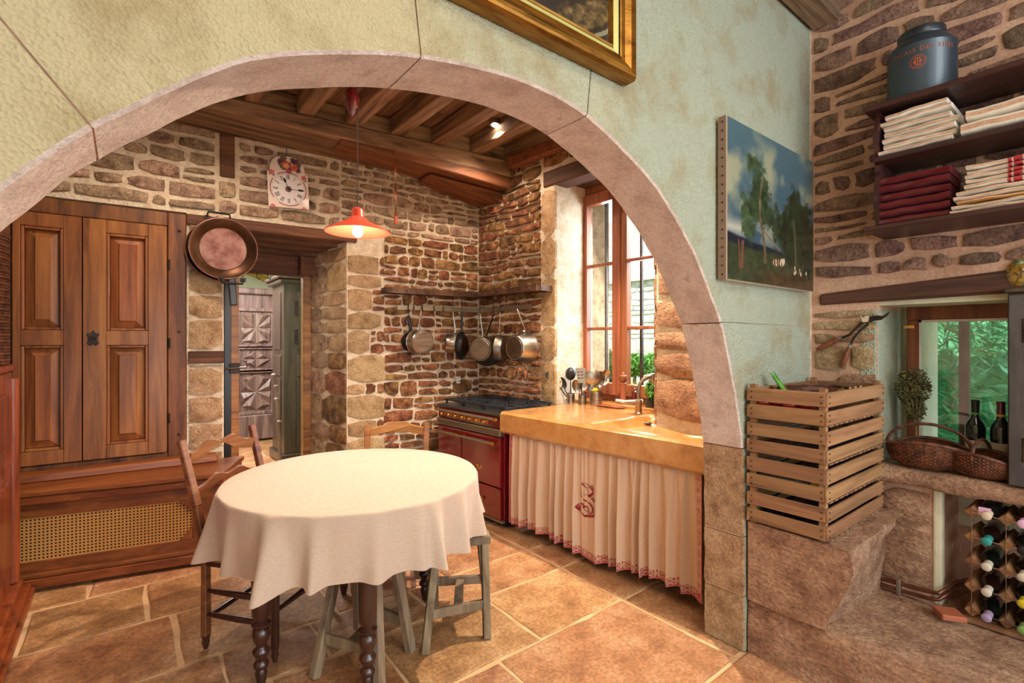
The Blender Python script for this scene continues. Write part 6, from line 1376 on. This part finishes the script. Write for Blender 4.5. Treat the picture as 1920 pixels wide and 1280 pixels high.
# ================================================================ WALL SHELF WITH TIN AND LINEN (right wall)
SX = 2.70
yL = onx(1634,330,SX).y; ye = -.15; zA, zB, zC = 1.95, 2.265, 2.50; th = .022
ws = thing('wall_shelf', (2.85,(yL+ye)/2,zA), 'dark red wooden wall shelf with scrolled side, on the right wall', 'shelf')
for z_, ex in ((zA,.03),(zB,0),(zC,.03)): obj('shelf_board', MB().box((SX-.012 if ex else SX+.01, ye, z_-th/2-.004), (2.992, yL+ex, z_+th/2-.004)), M['shelf'], ws, bevel=.004)
for y_ in (yL-.012, ye+.03):
    pf = []
    for i in range(41):
        t = i/40; z_ = zA+(zC-zA)*t; pf.append((SX+.028+.022*cos(t*4*pi)-(.02 if .47 < t < .53 else 0), z_))
    pf = pf+[(2.992,zC),(2.992,zA)]; n = len(pf)
    obj('side_panel', MB().add([(x,y_-.009,z) for x,z in pf]+[(x,y_+.009,z) for x,z in pf], [tuple(range(n)), tuple(range(2*n-1,n-1,-1))]+[(i,n+i,n+(i+1)%n,(i+1)%n) for i in range(n)]), M['shelf'], ws)
# tin
rr_ = .124; tz = zC+th/2-.003; u0 = onx(1727,190,2.84); tcn = V((2.845, u0.y, tz))
tn = thing('tea_tin', tcn, 'large blue-grey tea tin with orange emblem, on top of the wall shelf', 'tin')
obj('body', MB().lathe([(0,0),(rr_-.003,0),(rr_,.004),(rr_,.222),(rr_+.003,.226),(rr_,.232),(rr_-.010,.250),(rr_-.034,.276),(rr_-.045,.282),(0,.282)], tcn, 64), M['tin'], tn, smooth=True, ang=.9)
obj('lid', MB().lathe([(rr_-.038,.0),(rr_-.036,.004),(rr_-.038,.034),(rr_-.046,.040),(0,.042)], tcn+V((0,0,.279)), 48), M['tin_dark'], tn, smooth=True)
camdir = atan2(-tcn.y, -tcn.x)
def ontin(a, z, r=rr_+.0012): return tcn+V((r*cos(a), r*sin(a), z))
def text_on(parent, txt, a_mid, zbase, size, r, m, font_ext=.0006):
    cu = bpy.data.curves.new('t', 'FONT'); cu.body = txt; cu.size = size; cu.align_x = 'CENTER'; cu.space_character = 1.25
    o_ = bpy.data.objects.new('t', cu); dg = bpy.context.evaluated_depsgraph_get(); C.objects.link(o_); dg.update(); me = bpy.data.meshes.new_from_object(o_.evaluated_get(dg)); 
    vs = [v.co.copy() for v in me.vertices]; fs = [tuple(p.vertices) for p in me.polygons]; bpy.data.objects.remove(o_); bpy.data.curves.remove(cu)
    return vs, fs
vs, fs = text_on(tn, 'LE PALAIS DES THÉS', 0, 0, .025, 0, None)
am = camdir-.12
obj('lettering', MB().add([ontin(am+v.x/rr_, .185+v.y) for v in vs], fs), M['orange_print'], tn)
em = MB()
def ringp(ra, rb, n=36):
    vs = []; 
    for i in range(n):
        a = 2*pi*i/n
        for q in (ra, rb): vs.append(ontin(am+.02+q*cos(a)/rr_, .140+q*sin(a)))
    em.add(vs, [(2*i,2*i+1,2*((i+1)%n)+1,2*((i+1)%n)) for i in range(n)])
ringp(.029,.027); ringp(.024,.0225)
for (pts_) in ([(-.014,-.008),(-.014,.008),(-.006,.010),(-.006,-.010)],[(-.002,-.014),(-.002,.014),(.002,.014),(.002,-.014)],[(.006,-.010),(.006,.010),(.014,.006),(.010,-.008)],[(-.018,-.001),(-.018,.002),(.018,.002),(.018,-.001)],[(-.011,-.017),(-.009,-.012),(.009,-.012),(.011,-.017)],[(-.011,.017),(-.009,.012),(.009,.012),(.011,.017)]):
    em.add([ontin(am+.02+x/rr_, .140+z, rr_+.0016) for x, z in pts_], [(0,1,2,3)])
obj('emblem', em, M['orange_print'], tn)
# folded linen
def folded(y0, y1, x0, x1, z, h, m, name, lab, grp, seed, stripes=None, tilt=0):
    """a folded cloth: flattened roll with a rounded fold on the front, slightly wavy"""
    r = random.Random(seed); t0 = r.uniform(-.01,.01); ph = r.uniform(0,9)
    def fn(u, v):
        a = 2*pi*v; y = y0+(y1-y0)*u; k = .5*h; cx_ = (x0+x1)/2; hx = (x1-x0)/2
        ca, sa = cos(a), sin(a); sx = abs(ca)**.35*(1 if ca > 0 else -1); sz = abs(sa)**.6*(1 if sa > 0 else -1)
        wob = .0028*sin(y*31+ph)+.0018*sin(y*77+ph*2)
        return (cx_+hx*sx+t0+.003*sin(y*23+ph), y, z+k+k*sz*.96+wob*.5+tilt*(y-y1))
    g = MB(); g.grid(fn, 34, 16); W_ = 35; g.f.append(tuple(j*W_ for j in range(16))); g.f.append(tuple(j*W_+34 for j in range(15,-1,-1)))
    o = tag(obj(name, g, M[m], None, smooth=True, ang=1.1, weld=True), lab, 'cloth', grp)
    mid = MB()           # visible inner fold line
    mid.grid(lambda u, v: (lambda p: (p[0]-.0006, p[1], p[2]))(fn(u, .5+(v-.5)*.05)), 34, 1)
    obj('fold_line', mid, M['mortar_pink'] if m != 'linen_bur' else M['burgundy'], o)
    if stripes:
        for (a, b) in stripes:
            g2 = MB(); g2.grid(lambda u, v: (lambda p: (p[0]+( -.0012 if .25 < (v*.5+.25) % 1 < .75 else 0), p[1], p[2]+.0))(fn(a+(b-a)*u, .27+.46*v)), 3, 10); obj('red_stripe', g2, M['red_stripe'], o)
    return o
z0 = zB+th/2; yA1 = onx(1640,280,2.74).y-.01; yA0 = onx(1796,260,2.74).y
zz_ = z0; labs = ['bottom of the left stack of folded cream towels, middle shelf','second from the bottom in the left towel stack','third from the bottom in the left towel stack','fourth from the bottom in the left towel stack, thick fold','fifth from the bottom in the left towel stack','patterned cream towel near the top of the left stack','topmost crumpled cream towel of the left stack']
for i in range(7):
    h = (.022,.026,.024,.030,.024,.022,.026)[i]; folded(yA0+random.uniform(-.005,.02)+(.02 if i > 3 else 0), yA1-random.uniform(0,.03)-(.015 if i == 6 else 0), 2.725, 2.96, zz_, h, 'linen', 'folded_towel', labs[i], 'cream towels on the middle shelf', 100+i, tilt=(.0 if i < 5 else -.04)); zz_ += h+.0015
yB1 = yA0-.012
folded(-.12, yB1, 2.715, 2.97, z0, .055, 'linen', 'folded_sheet', 'soft folded cream sheet right of the towel stack, lower one', 'cream sheets on the middle shelf', 120); folded(-.12, yB1-.015, 2.73, 2.97, z0+.057, .05, 'linen', 'folded_sheet', 'upper folded cream sheet right of the towel stack', 'cream sheets on the middle shelf', 121)
z1_ = zA+th/2-.003; yC1 = onx(1648,380,2.75).y; yC0 = onx(1778,380,2.73).y
for i in range(6):
    folded(yC0+random.uniform(-.002,.003), yC1-random.uniform(0,.006), 2.735, 2.96, z1_+i*.0375, .037, 'linen_bur', 'burgundy_napkin', ['bottom','second from the bottom','third from the bottom','third from the top','second from the top','topmost'][i]+' burgundy linen cloth in the left stack, lowest shelf', 'burgundy cloths on the lowest shelf', 140+i)
yD1 = yC0-.006
specs = [(.020,'linen',None,'bottom white towel of the striped stack, lowest shelf'),(.016,'linen',None,'second white towel from the bottom of the striped stack'),(.014,'linen_gold',None,'mustard cloth low in the striped towel stack'),(.022,'linen',None,'plain cream towel just above the mustard cloth'),(.018,'linen',None,'second plain cream towel above the mustard cloth'),
         (.020,'linen',1,'lowest of the red-striped cream towels'),(.018,'linen',1,'second red-striped cream towel from below'),(.018,'linen',1,'third red-striped cream towel from below'),(.018,'linen',1,'fourth red-striped cream towel from below'),(.020,'linen',1,'topmost red-striped cream towel')]
zz_ = z1_
for i, (h, m, st, lab) in enumerate(specs):
    off = (0,.004,.022,.01,.02,.045,.05,.048,.052,.05)[i]; st_ = None
    if st: L_ = yD1-off+.12; q = lambda y: (y+.12)/L_; st_ = [(q(.315),q(.325)),(q(.285),q(.309)),(q(.272),q(.279))]
    folded(-.12, yD1-off, 2.725, 2.965, zz_, h, m, 'folded_towel' if m == 'linen' else 'mustard_cloth', lab, 'striped towel stack on the lowest shelf', 160+i, stripes=st_); zz_ += h+.0012
# pruner / secateurs on the wall
sc_ = lambda px, py, n=.03: RW.w(*RW.px(px, py, n), n)
pr_ = thing('vine_shears', sc_(1600,640,.0), 'old iron vine shears with two brown wooden handles, hung above the crates', 'shears')
obj('handle', MB().tube([sc_(1531,655),sc_(1545,649),sc_(1562,641),sc_(1576,634)], [.008,.0135,.013,.008], 12), M['win_wood2'], pr_, smooth=True)
obj('handle', MB().tube([sc_(1578,690),sc_(1582,678),sc_(1588,662),sc_(1594,649)], [.009,.0145,.013,.008], 12), M['win_wood2'], pr_, smooth=True)
obj('arm', MB().tube([sc_(1576,634),sc_(1592,628),sc_(1604,616),sc_(1614,606),sc_(1622,602)], .0055, 8), M['iron'], pr_, smooth=True)
obj('arm', MB().tube([sc_(1594,649),sc_(1600,634),sc_(1612,620),sc_(1628,607)], .0055, 8), M['iron'], pr_, smooth=True)
def flat(pts, n0, n1): 
    k = len(pts); return MB().add([sc_(x,y,n0) for x,y in pts]+[sc_(x,y,n1) for x,y in pts], [tuple(range(k)), tuple(range(2*k-1,k-1,-1))]+[(i,k+i,k+(i+1)%k,(i+1)%k) for i in range(k)])
obj('blade', flat([(1618,604),(1630,593),(1645,591),(1655,592),(1669,583),(1664,592),(1652,600),(1638,601),(1626,607)], .026, .034), M['iron'], pr_)
obj('counter_blade', flat([(1613,591),(1619,596),(1623,592),(1630,592),(1628,603),(1617,604)], .034, .040), M['label'], pr_)
obj('ferrule', MB().tube([sc_(1574,635),sc_(1579,633)], .011, 10).tube([sc_(1593,651),sc_(1595,646)], .011, 10), M['steel_mat'], pr_)
# ================================================================ CRATES
X0, X1, Y0, Y1 = 2.245, 2.955, .788, 1.118; CH = .157; CZ = .612
ck = None
for k in range(4):
    zb0 = CZ+k*CH
    t = thing('wooden_crate', ((X0+X1)/2, (Y0+Y1)/2, zb0), ['lowest slatted wooden crate of the stack on the stone block','second slatted crate from the bottom of the stack','third slatted crate from the bottom, directly under the top one','topmost slatted wooden crate, filled with vegetables'][k], 'crate', group='stacked slatted crates')
    r = random.Random(k)
    for (a, b) in ((.004,.062),(.078,.136)):
        j = lambda: r.uniform(-.003,.003)
        # lengthwise slats (along x) at front y0 and back y1
        for y_ in (Y0, Y1-.009): obj('slat', MB().box((X0+j(), y_, zb0+a+j()), (X1, y_+.009, zb0+b+j())), M['crate'], t, bevel=.0015)
        for x_ in (X0, X1-.009): obj('end_slat', MB().box((x_, Y0+.009, zb0+a+j()), (x_+.009, Y1-.009, zb0+b+j())), M['crate_y'], t, bevel=.0015)
    for x_ in (X0+.010, X1-.036):
        for y_ in (Y0+.010, Y1-.036): obj('corner_post', MB().box((x_, y_, zb0-.002), (x_+.026, y_+.026, zb0+CH-.003)), M['crate'], t, bevel=.001)
    for i in range(12):
        xx = X0+.03+i*.056; obj('bottom_slat', MB().box((xx, Y0+.001, zb0-.004), (xx+.040, Y1-.001, zb0+.003)), M['crate_y'], t)
    nl_ = MB()
    for z_ in (.02,.045,.095,.12):
        for p in (V((X0+.02,Y0-.001,zb0+z_)), V((X1-.02,Y0-.001,zb0+z_))): nl_.ball(p, .0035, 6)
        for p in (V((X0-.001,Y0+.022,zb0+z_)), V((X0-.001,Y1-.022,zb0+z_))): nl_.ball(p, .0035, 6)
    obj('nails', nl_, M['iron'], t)
# contents
r = random.Random(5); zt4 = CZ+3*CH
tomato = MB().lathe([(0,0),(.018,.002),(.033,.015),(.036,.03),(.028,.048),(.010,.055),(0,.050)], (0,0,0), 18)
def veg(nm, lab, cat, loc, m, rad, sc=(1,1,1), grp=None, stem=True):
    t = thing(nm, loc, lab, cat, group=grp); c = V(loc)
    obj('flesh', MB().ball(c+V((0,0,rad*sc[2])), rad, 14, sc=sc), M[m], t, smooth=True)
    if stem: obj('stalk', MB().tube([c+V((0,0,rad*sc[2]*2-.003)), c+V((.004,.003,rad*sc[2]*2+.012))], .003, 6), M['herb'], t, smooth=True)
    return t
zf = zt4+.045
for i in range(6): veg('tomato', ['nearest the pillar','second from the pillar','third from the pillar','fourth, behind the front corner','behind the first','behind the second'][i]+': red tomato inside the top crate', 'tomato', (2.29+.02*(i % 2), 1.06-.055*i if i < 4 else .95-.07*(i-4), zf+.0+.02*(i > 3)), 'veg_red', .034, (1,1,.85), 'red tomatoes in the top crate')
for i in range(5): veg('onion', ['right of the tomatoes','second onion along the front slats','third onion along the front slats','fourth onion along the front slats','onion farthest right'][i]+': tan onion inside the top crate', 'onion', (2.40+.11*i, .86+.03*(i % 2), zf+.01), 'veg_tan', .038, (1,1,.85), 'onions in the top crate')
for i in range(3): veg('aubergine', ['dark aubergine at the back of the top crate','dark aubergine in the middle of the top crate','dark aubergine at the right of the top crate'][i], 'aubergine', (2.5+.15*i, 1.0, zf), 'veg_dark', .04, (1.5,1,.85))
bd = thing('crate_bowl', (2.52,.95,zt4+.01), 'wide dark bowl rim inside the top crate', 'bowl'); obj('rim', MB().tube([(2.55+.25*cos(a), .955+.135*sin(a), zt4+.125) for a in [k*2*pi/40 for k in range(40)]], .006, 8, closed=True), M['wicker'], bd, smooth=True)
obj('side', MB().grid(lambda u, v: (2.55+(.20+.05*v)*cos(2*pi*u), .955+(.105+.03*v)*sin(2*pi*u), zt4+.02+.105*v), 40, 3, wrap=True), M['wicker'], bd, smooth=True)
lk_ = thing('leek', (2.44,1.06,zf), 'fresh green leek tops sticking up out of the top crate', 'leek')
for i in range(5):
    a = V((2.50+.01*i, 1.03, zf+.02)); b_ = V((2.40+.012*i, 1.085-.004*i, zt4+.20+.012*(i % 3)-.01*i)); obj('leaf', MB().tube([a, a.lerp(b_,.5)+V((0,.004*i,0)), b_], [.009,.008,.0015], 8), M['leaf'], lk_, smooth=True)
for i in range(3):
    c_ = V((2.66+.07*i,.84,zt4+.075)); q = thing('garlic_bulb', c_, ['pale garlic bulb against the front slats, left','pale garlic bulb against the front slats, middle','pale garlic bulb against the front slats, right'][i], 'garlic'); obj('bulb', MB().lathe([(0,0),(.018,.003),(.026,.018),(.018,.034),(.006,.044),(.004,.06),(0,.06)], c_, 12), M['label'], q, smooth=True)
def bottle(name, lab, loc, m, cap, foilr=None, rot=None, lay=False, labm=None, H=.30, grp=None, cat='bottle'):
    t = bpy.data.objects.new(name, None); C.objects.link(t); tag(t, lab, cat, grp); X_ = Matrix.Translation(loc) @ (rot or Matrix.Identity(4)); t.location = loc; MW[t.name] = Matrix.Translation(V(loc))
    prof = [(0,.008),(.020,.002),(.036,0),(.0375,.006),(.0375,H*.60),(.034,H*.66),(.018,H*.74),(.0145,H*.79),(.0145,H*.97),(.0165,H*.975),(.0165,H*.99),(.013,H),(0,H)]
    obj('glass', MB(X_).lathe(prof, (0,0,0), 28), M[m], t, smooth=True)
    obj('capsule', MB(X_).lathe([(.0152,H*.80),(.0155,H*.965),(.0172,H*.97),(.0172,H*.995),(.013,H+.002),(0,H+.002)], (0,0,0), 20), M[cap], t, smooth=True)
    if foilr: obj('foil_band', MB(X_).lathe([(.0160,H*.79),(.0160,H*.82)], (0,0,0), 20), M[foilr], t, smooth=True)
    if labm: obj('label', MB(X_).lathe([(.0380,H*.12),(.0380,H*.42)], (0,0,0), 28), M[labm], t, smooth=True)
    return t
RYL = Matrix.Rotation(radians(90), 4, 'X')
bottle('lying_bottle', 'dark bottle lying in the second crate from the bottom', (2.30,1.09,CZ+CH+.055), 'glass_green', 'yellow_foil', rot=Matrix.Rotation(radians(90),4,'X'), H=.28)
bottle('lying_bottle', 'dark bottle lying across the lowest crate', (2.40,1.09,CZ+.055), 'glass_brown', 'black', rot=Matrix.Rotation(radians(90),4,'X'), H=.28)
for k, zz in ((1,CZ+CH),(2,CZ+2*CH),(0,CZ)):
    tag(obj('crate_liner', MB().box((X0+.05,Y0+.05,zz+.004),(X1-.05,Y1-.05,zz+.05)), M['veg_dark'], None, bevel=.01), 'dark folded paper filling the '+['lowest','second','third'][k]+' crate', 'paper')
# ================================================================ SILL: baskets, bottles, herbs, dark cupboard
def basket(name, lab, c, rx, ry, h, rot, hdir, seed):
    t = thing(name, c, lab, 'basket'); Rm = Matrix.Rotation(rot, 3, 'Z'); c = V(c)
    def P_(a, q): k = (1-(1-q)**2.2)**.5 if q < 1 else 1; return c+Rm@V((rx*k*cos(a), ry*k*sin(a), 0))+V((0,0,h*q**1.4+.035*q*cos(a*1)**2))
    mb = MB(); rows_ = 17; n = 56
    for i in range(rows_):
        q = .10+.90*i/(rows_-1)
        mb.tube([P_(2*pi*j/n, q)+Rm@V((cos(2*pi*j/n),sin(2*pi*j/n),0))*(.0032*(1 if (j+i) % 2 else -1)) for j in range(n)], .0042, 5, closed=True)
    obj('weave', mb, M['wicker'], t, smooth=True)
    rb2 = MB()
    for j in range(28): a = 2*pi*j/28; rb2.tube([P_(a, q) for q in (.08,.25,.45,.65,.85,1)], .0035, 5)
    obj('ribs', rb2, M['wicker'], t)
    obj('liner', MB().grid(lambda u, v: P_(2*pi*u, .02+.96*v)*1.0, 40, 8, wrap=True), mat('wicker_inside', [(.4,S('#5a3a1e')),(.6,S('#8a6434'))], scale=40, rough=.7), t)
    obj('rim', MB().tube([P_(2*pi*j/40,1.0) for j in range(40)], .008, 8, closed=True), M['wicker'], t, smooth=True)
    ex = Rm@V((1,0,0)) if hdir == 'x' else Rm@V((0,1,0)); rr3 = rx if hdir == 'x' else ry
    obj('handle', MB().tube([c+ex*rr3*cos(a)*1.0+V((0,0,h+.01+(h*1.1)*sin(a))) for a in [k*pi/20 for k in range(21)]], .0075, 8), M['wicker'], t, smooth=True)
    return t
zsill = .826
b1 = onz(1745,855,zsill); b2 = onz(1845,872,zsill)
basket('wicker_basket', 'oval brown wicker basket with a big handle, at the left of the sill', (3.03,.635,zsill), .10,.155,.095, radians(8), 'y', 1)
basket('wicker_basket', 'second brown wicker basket, right one, in front of the wine bottles', (3.02,.445,zsill-.002), .09,.115,.075, radians(-12), 'x', 2)
q = onx(1829,800,3.20); bottle('wine_bottle', 'dark green wine bottle with a green neck band, behind the right basket', (3.20,q.y,zsill), 'glass_green', 'black', foilr='green_foil', labm='label', H=.325)
q = onx(1877,800,3.20); bottle('wine_bottle', 'dark wine bottle with red capsule and yellow neck band, beside the dark cupboard', (3.20,q.y,zsill), 'glass_green', 'burgundy', foilr='yellow_foil', labm='label', H=.325)
hp = onx(1712,760,3.16)
hb_ = thing('herb_bunch', (3.16,hp.y,1.0), 'dried herb bunch hanging upside down at the left of the small window', 'herbs'); foliage('flower_heads', (3.16, hp.y, 1.20), (.05,.075,.10), 1500, .010, M['herb'], parent=hb_, seed=3); foliage('lower_heads', (3.16, hp.y-.01, 1.09), (.035,.045,.07), 500, .009, M['herb'], parent=hb_, seed=4)
sm_ = MB()
for i in range(12): a = i*.53; sm_.tube([(3.16+.03*cos(a),hp.y+.04*sin(a),1.14),(3.16,hp.y-.012,1.00),(3.16+.01*cos(a),hp.y-.015+.012*sin(a),.86)], .002, 5)
obj('stems', sm_, M['herb_stem'], hb_)
DXc = 2.935; dy = onx(1888,700,DXc).y; dzt = onx(1890,540,DXc).z; dzb = onx(1890,905,DXc).z
dc = thing('dark_wall_cupboard', (3.05,dy-.2,dzb), 'small dark grey wooden cupboard on the stone sill, at the right edge', 'cupboard')
obj('carcass', MB().box((DXc+.018,dy-.55,zsill-.002),(3.28,dy,dzt-.02)), M['armoire2'], dc, bevel=.004)
obj('door', MB().box((DXc,dy-.53,zsill),(DXc+.017,dy-.004,dzt-.03)), mat('grey_painted_wood', [(.4,S('#3c3634')),(.6,S('#4c4542'))], scale=5, stretch=(1,6,1), rough=.6, bump=.2), dc, bevel=.003)
obj('top_board', MB().box((DXc-.012,dy-.56,dzt-.02),(3.29,dy+.008,dzt)), M['armoire2'], dc, bevel=.004)
for z_ in (dzt-.18, .98): obj('hinge_plate', MB().box((DXc-.004,dy-.075,z_-.05),(DXc,dy-.045,z_+.05)), M['iron'], dc, bevel=.002)
oc = V((3.02, dy-.035, dzt)); orn = thing('glazed_ornament', oc, 'colourful glazed ornament standing on the dark cupboard, cut by the right edge', 'ornament')
obj('body', MB().lathe([(0,0),(.03,0),(.05,.02),(.06,.06),(.045,.10),(.02,.14),(.015,.2),(0,.2)], oc, 20), mat('mottled_glaze', [(.35,S('#2a2a1a')),(.48,S('#b8862a')),(.55,S('#3a6a4a')),(.65,S('#c8b890')),(.75,S('#7a2a1a'))], scale=22, rough=.15, coat=.6), orn, smooth=True)
# ================================================================ NICHE: wine rack, bottles, pipes
XR_ = 2.945
yc1 = onx(1822,1050,XR_).y; pitch = .1085; zr0 = .235
rk = thing('wine_rack', (3.1, yc1-pitch*1.5, .2), 'wood and wire wine rack in the niche under the stone sill', 'wine rack')
for j in range(5):
    y_ = yc1-pitch*j
    for i in range(5):
        z_ = zr0+.008+i*pitch*1.0-(.012 if False else 0)+(-.004*j)
        X_ = Matrix.Translation((XR_, y_, z_)) @ Matrix.Rotation(radians(45), 4, 'X'); obj('wooden_square', MB(X_).box((0,-.0185,-.0185),(.21,.0185,.0185)), M['crate'], rk, bevel=.002)
    obj('wire', MB().box((XR_-.003,y_-.0012,zr0-.02-.004*j),(XR_,y_+.0012,zr0+4*pitch+.03-.004*j)), M['steel'], rk)
for i in range(5): obj('wire', MB().hexa([(XR_-.0025,yc1,zr0+i*pitch+.006),(XR_-.0025,yc1-4*pitch,zr0+i*pitch-.010),(XR_,yc1-4*pitch,zr0+i*pitch-.010),(XR_,yc1,zr0+i*pitch+.006),(XR_-.0025,yc1,zr0+i*pitch+.010),(XR_-.0025,yc1-4*pitch,zr0+i*pitch-.006),(XR_,yc1-4*pitch,zr0+i*pitch-.006),(XR_,yc1,zr0+i*pitch+.010)]), M['steel'], rk)
obj('floor_board', MB().box((XR_-.01,yc1-4*pitch,.192),(XR_+.28,yc1+.03,.21)), M['crate'], rk)
caps = ['cap_lilac','cap_white','cap_white','cap_teal','label']; caps2 = ['cap_green','yellow_foil','cap_white','black','cap_pink']; rowsn = ['lowest','second lowest','middle','second highest','highest']
for j in range(2):
    for i in range(5):
        y_ = yc1-pitch*(j+.5); z_ = zr0+.02+i*pitch-.02*1+.03-(.004*j); cp_ = (caps if j == 0 else caps2)[i]
        if j == 0: lab = f'wine bottle lying in the {rowsn[i]} row, left column of the rack'
        elif j == 1: lab = f'wine bottle lying in the {rowsn[i]} row, second column'
        else: lab = f'wine bottle lying in the {rowsn[i]} row of the rack, outside the picture to the right'
        dx = .06 if i == 4 else 0
        RB = Matrix.Rotation(radians(-90), 4, 'Y')
        bottle('lying_wine_bottle', lab, (XR_+.235-dx*0, y_, z_-.012), ('glass_green','glass_brown')[(i+j) % 2], cp_, rot=RB if i < 4 else RB, H=.29, grp='bottles in the wine rack')
tl = V((XR_-.02, yc1-.045, zr0+4*pitch+.03)); tag(obj('paper_tag', MB().box(tl+V((-.002,-.02,-.02)), tl+V((0,.02,.015))), M['cap_pink'], None), 'small pink paper tag on the highest bottle of the rack', 'tag')
pp_ = thing('copper_pipes', (2.95,.6,.23), 'pair of bent copper pipes running along the bench below the sill', 'pipe')
f_ = lambda px, py, x: onx(px, py, x)
for k, (ys_, zz) in enumerate(((1083,0),(1094,-.022))):
    pts = [f_(1642,1082+k*10,2.955), f_(1690,1095+k*12,2.955), f_(1740,1108+k*13,2.952), f_(1760,1112+k*12,2.95), f_(1776,1103+k*10,2.985), f_(1790,1092+k*6,3.05), f_(1815,1086+k*6,3.15)]
    obj('pipe', MB().tube(pts, .0085, 10), M['copper_pipe'], pp_, smooth=True)
c_ = f_(1685,1099,2.948); obj('clip', MB().box((2.935,c_.y-.008,c_.z-.04),(2.965,c_.y+.008,c_.z+.035)), M['steel_mat'], pp_, bevel=.003)
tl_ = onz(1779,1132,.225); tag(obj('clay_tile', MB(Matrix.Translation((2.86,onx(1780,1130,2.86).y,.232)) @ Matrix.Rotation(radians(35),4,'Z')).box((-.045,-.045,-.012),(.045,.045,.012)), M['terracotta'], None, bevel=.004), 'loose orange clay tile on the bench beside the rack', 'tile')
# narrow carved chair back seen edge-on beside the dark cupboard
cq = thing('carved_chair_back', V((ony(525,870,5.9).x,5.9,.0)), 'narrow carved light wooden chair back seen edge-on, beside the dark cupboard', 'chair')
pz = [ony(x,y,5.9) for x,y in ((514,703),(516,720),(520,745),(522,775),(524,820),(526,868))]; pz.append(V((pz[-1].x,5.9,0)))
obj('post', MB().tube(pz, [.016,.018,.017,.018,.017,.018,.018], 8), M['armoire'], cq, smooth=True)
for x,y in ((513,703),(518,724),(519,748),(524,790)): obj('carved_knob', MB().ball(ony(x,y,5.88), .026, 10, sc=(1.2,1,.8)), M['armoire'], cq, smooth=True)
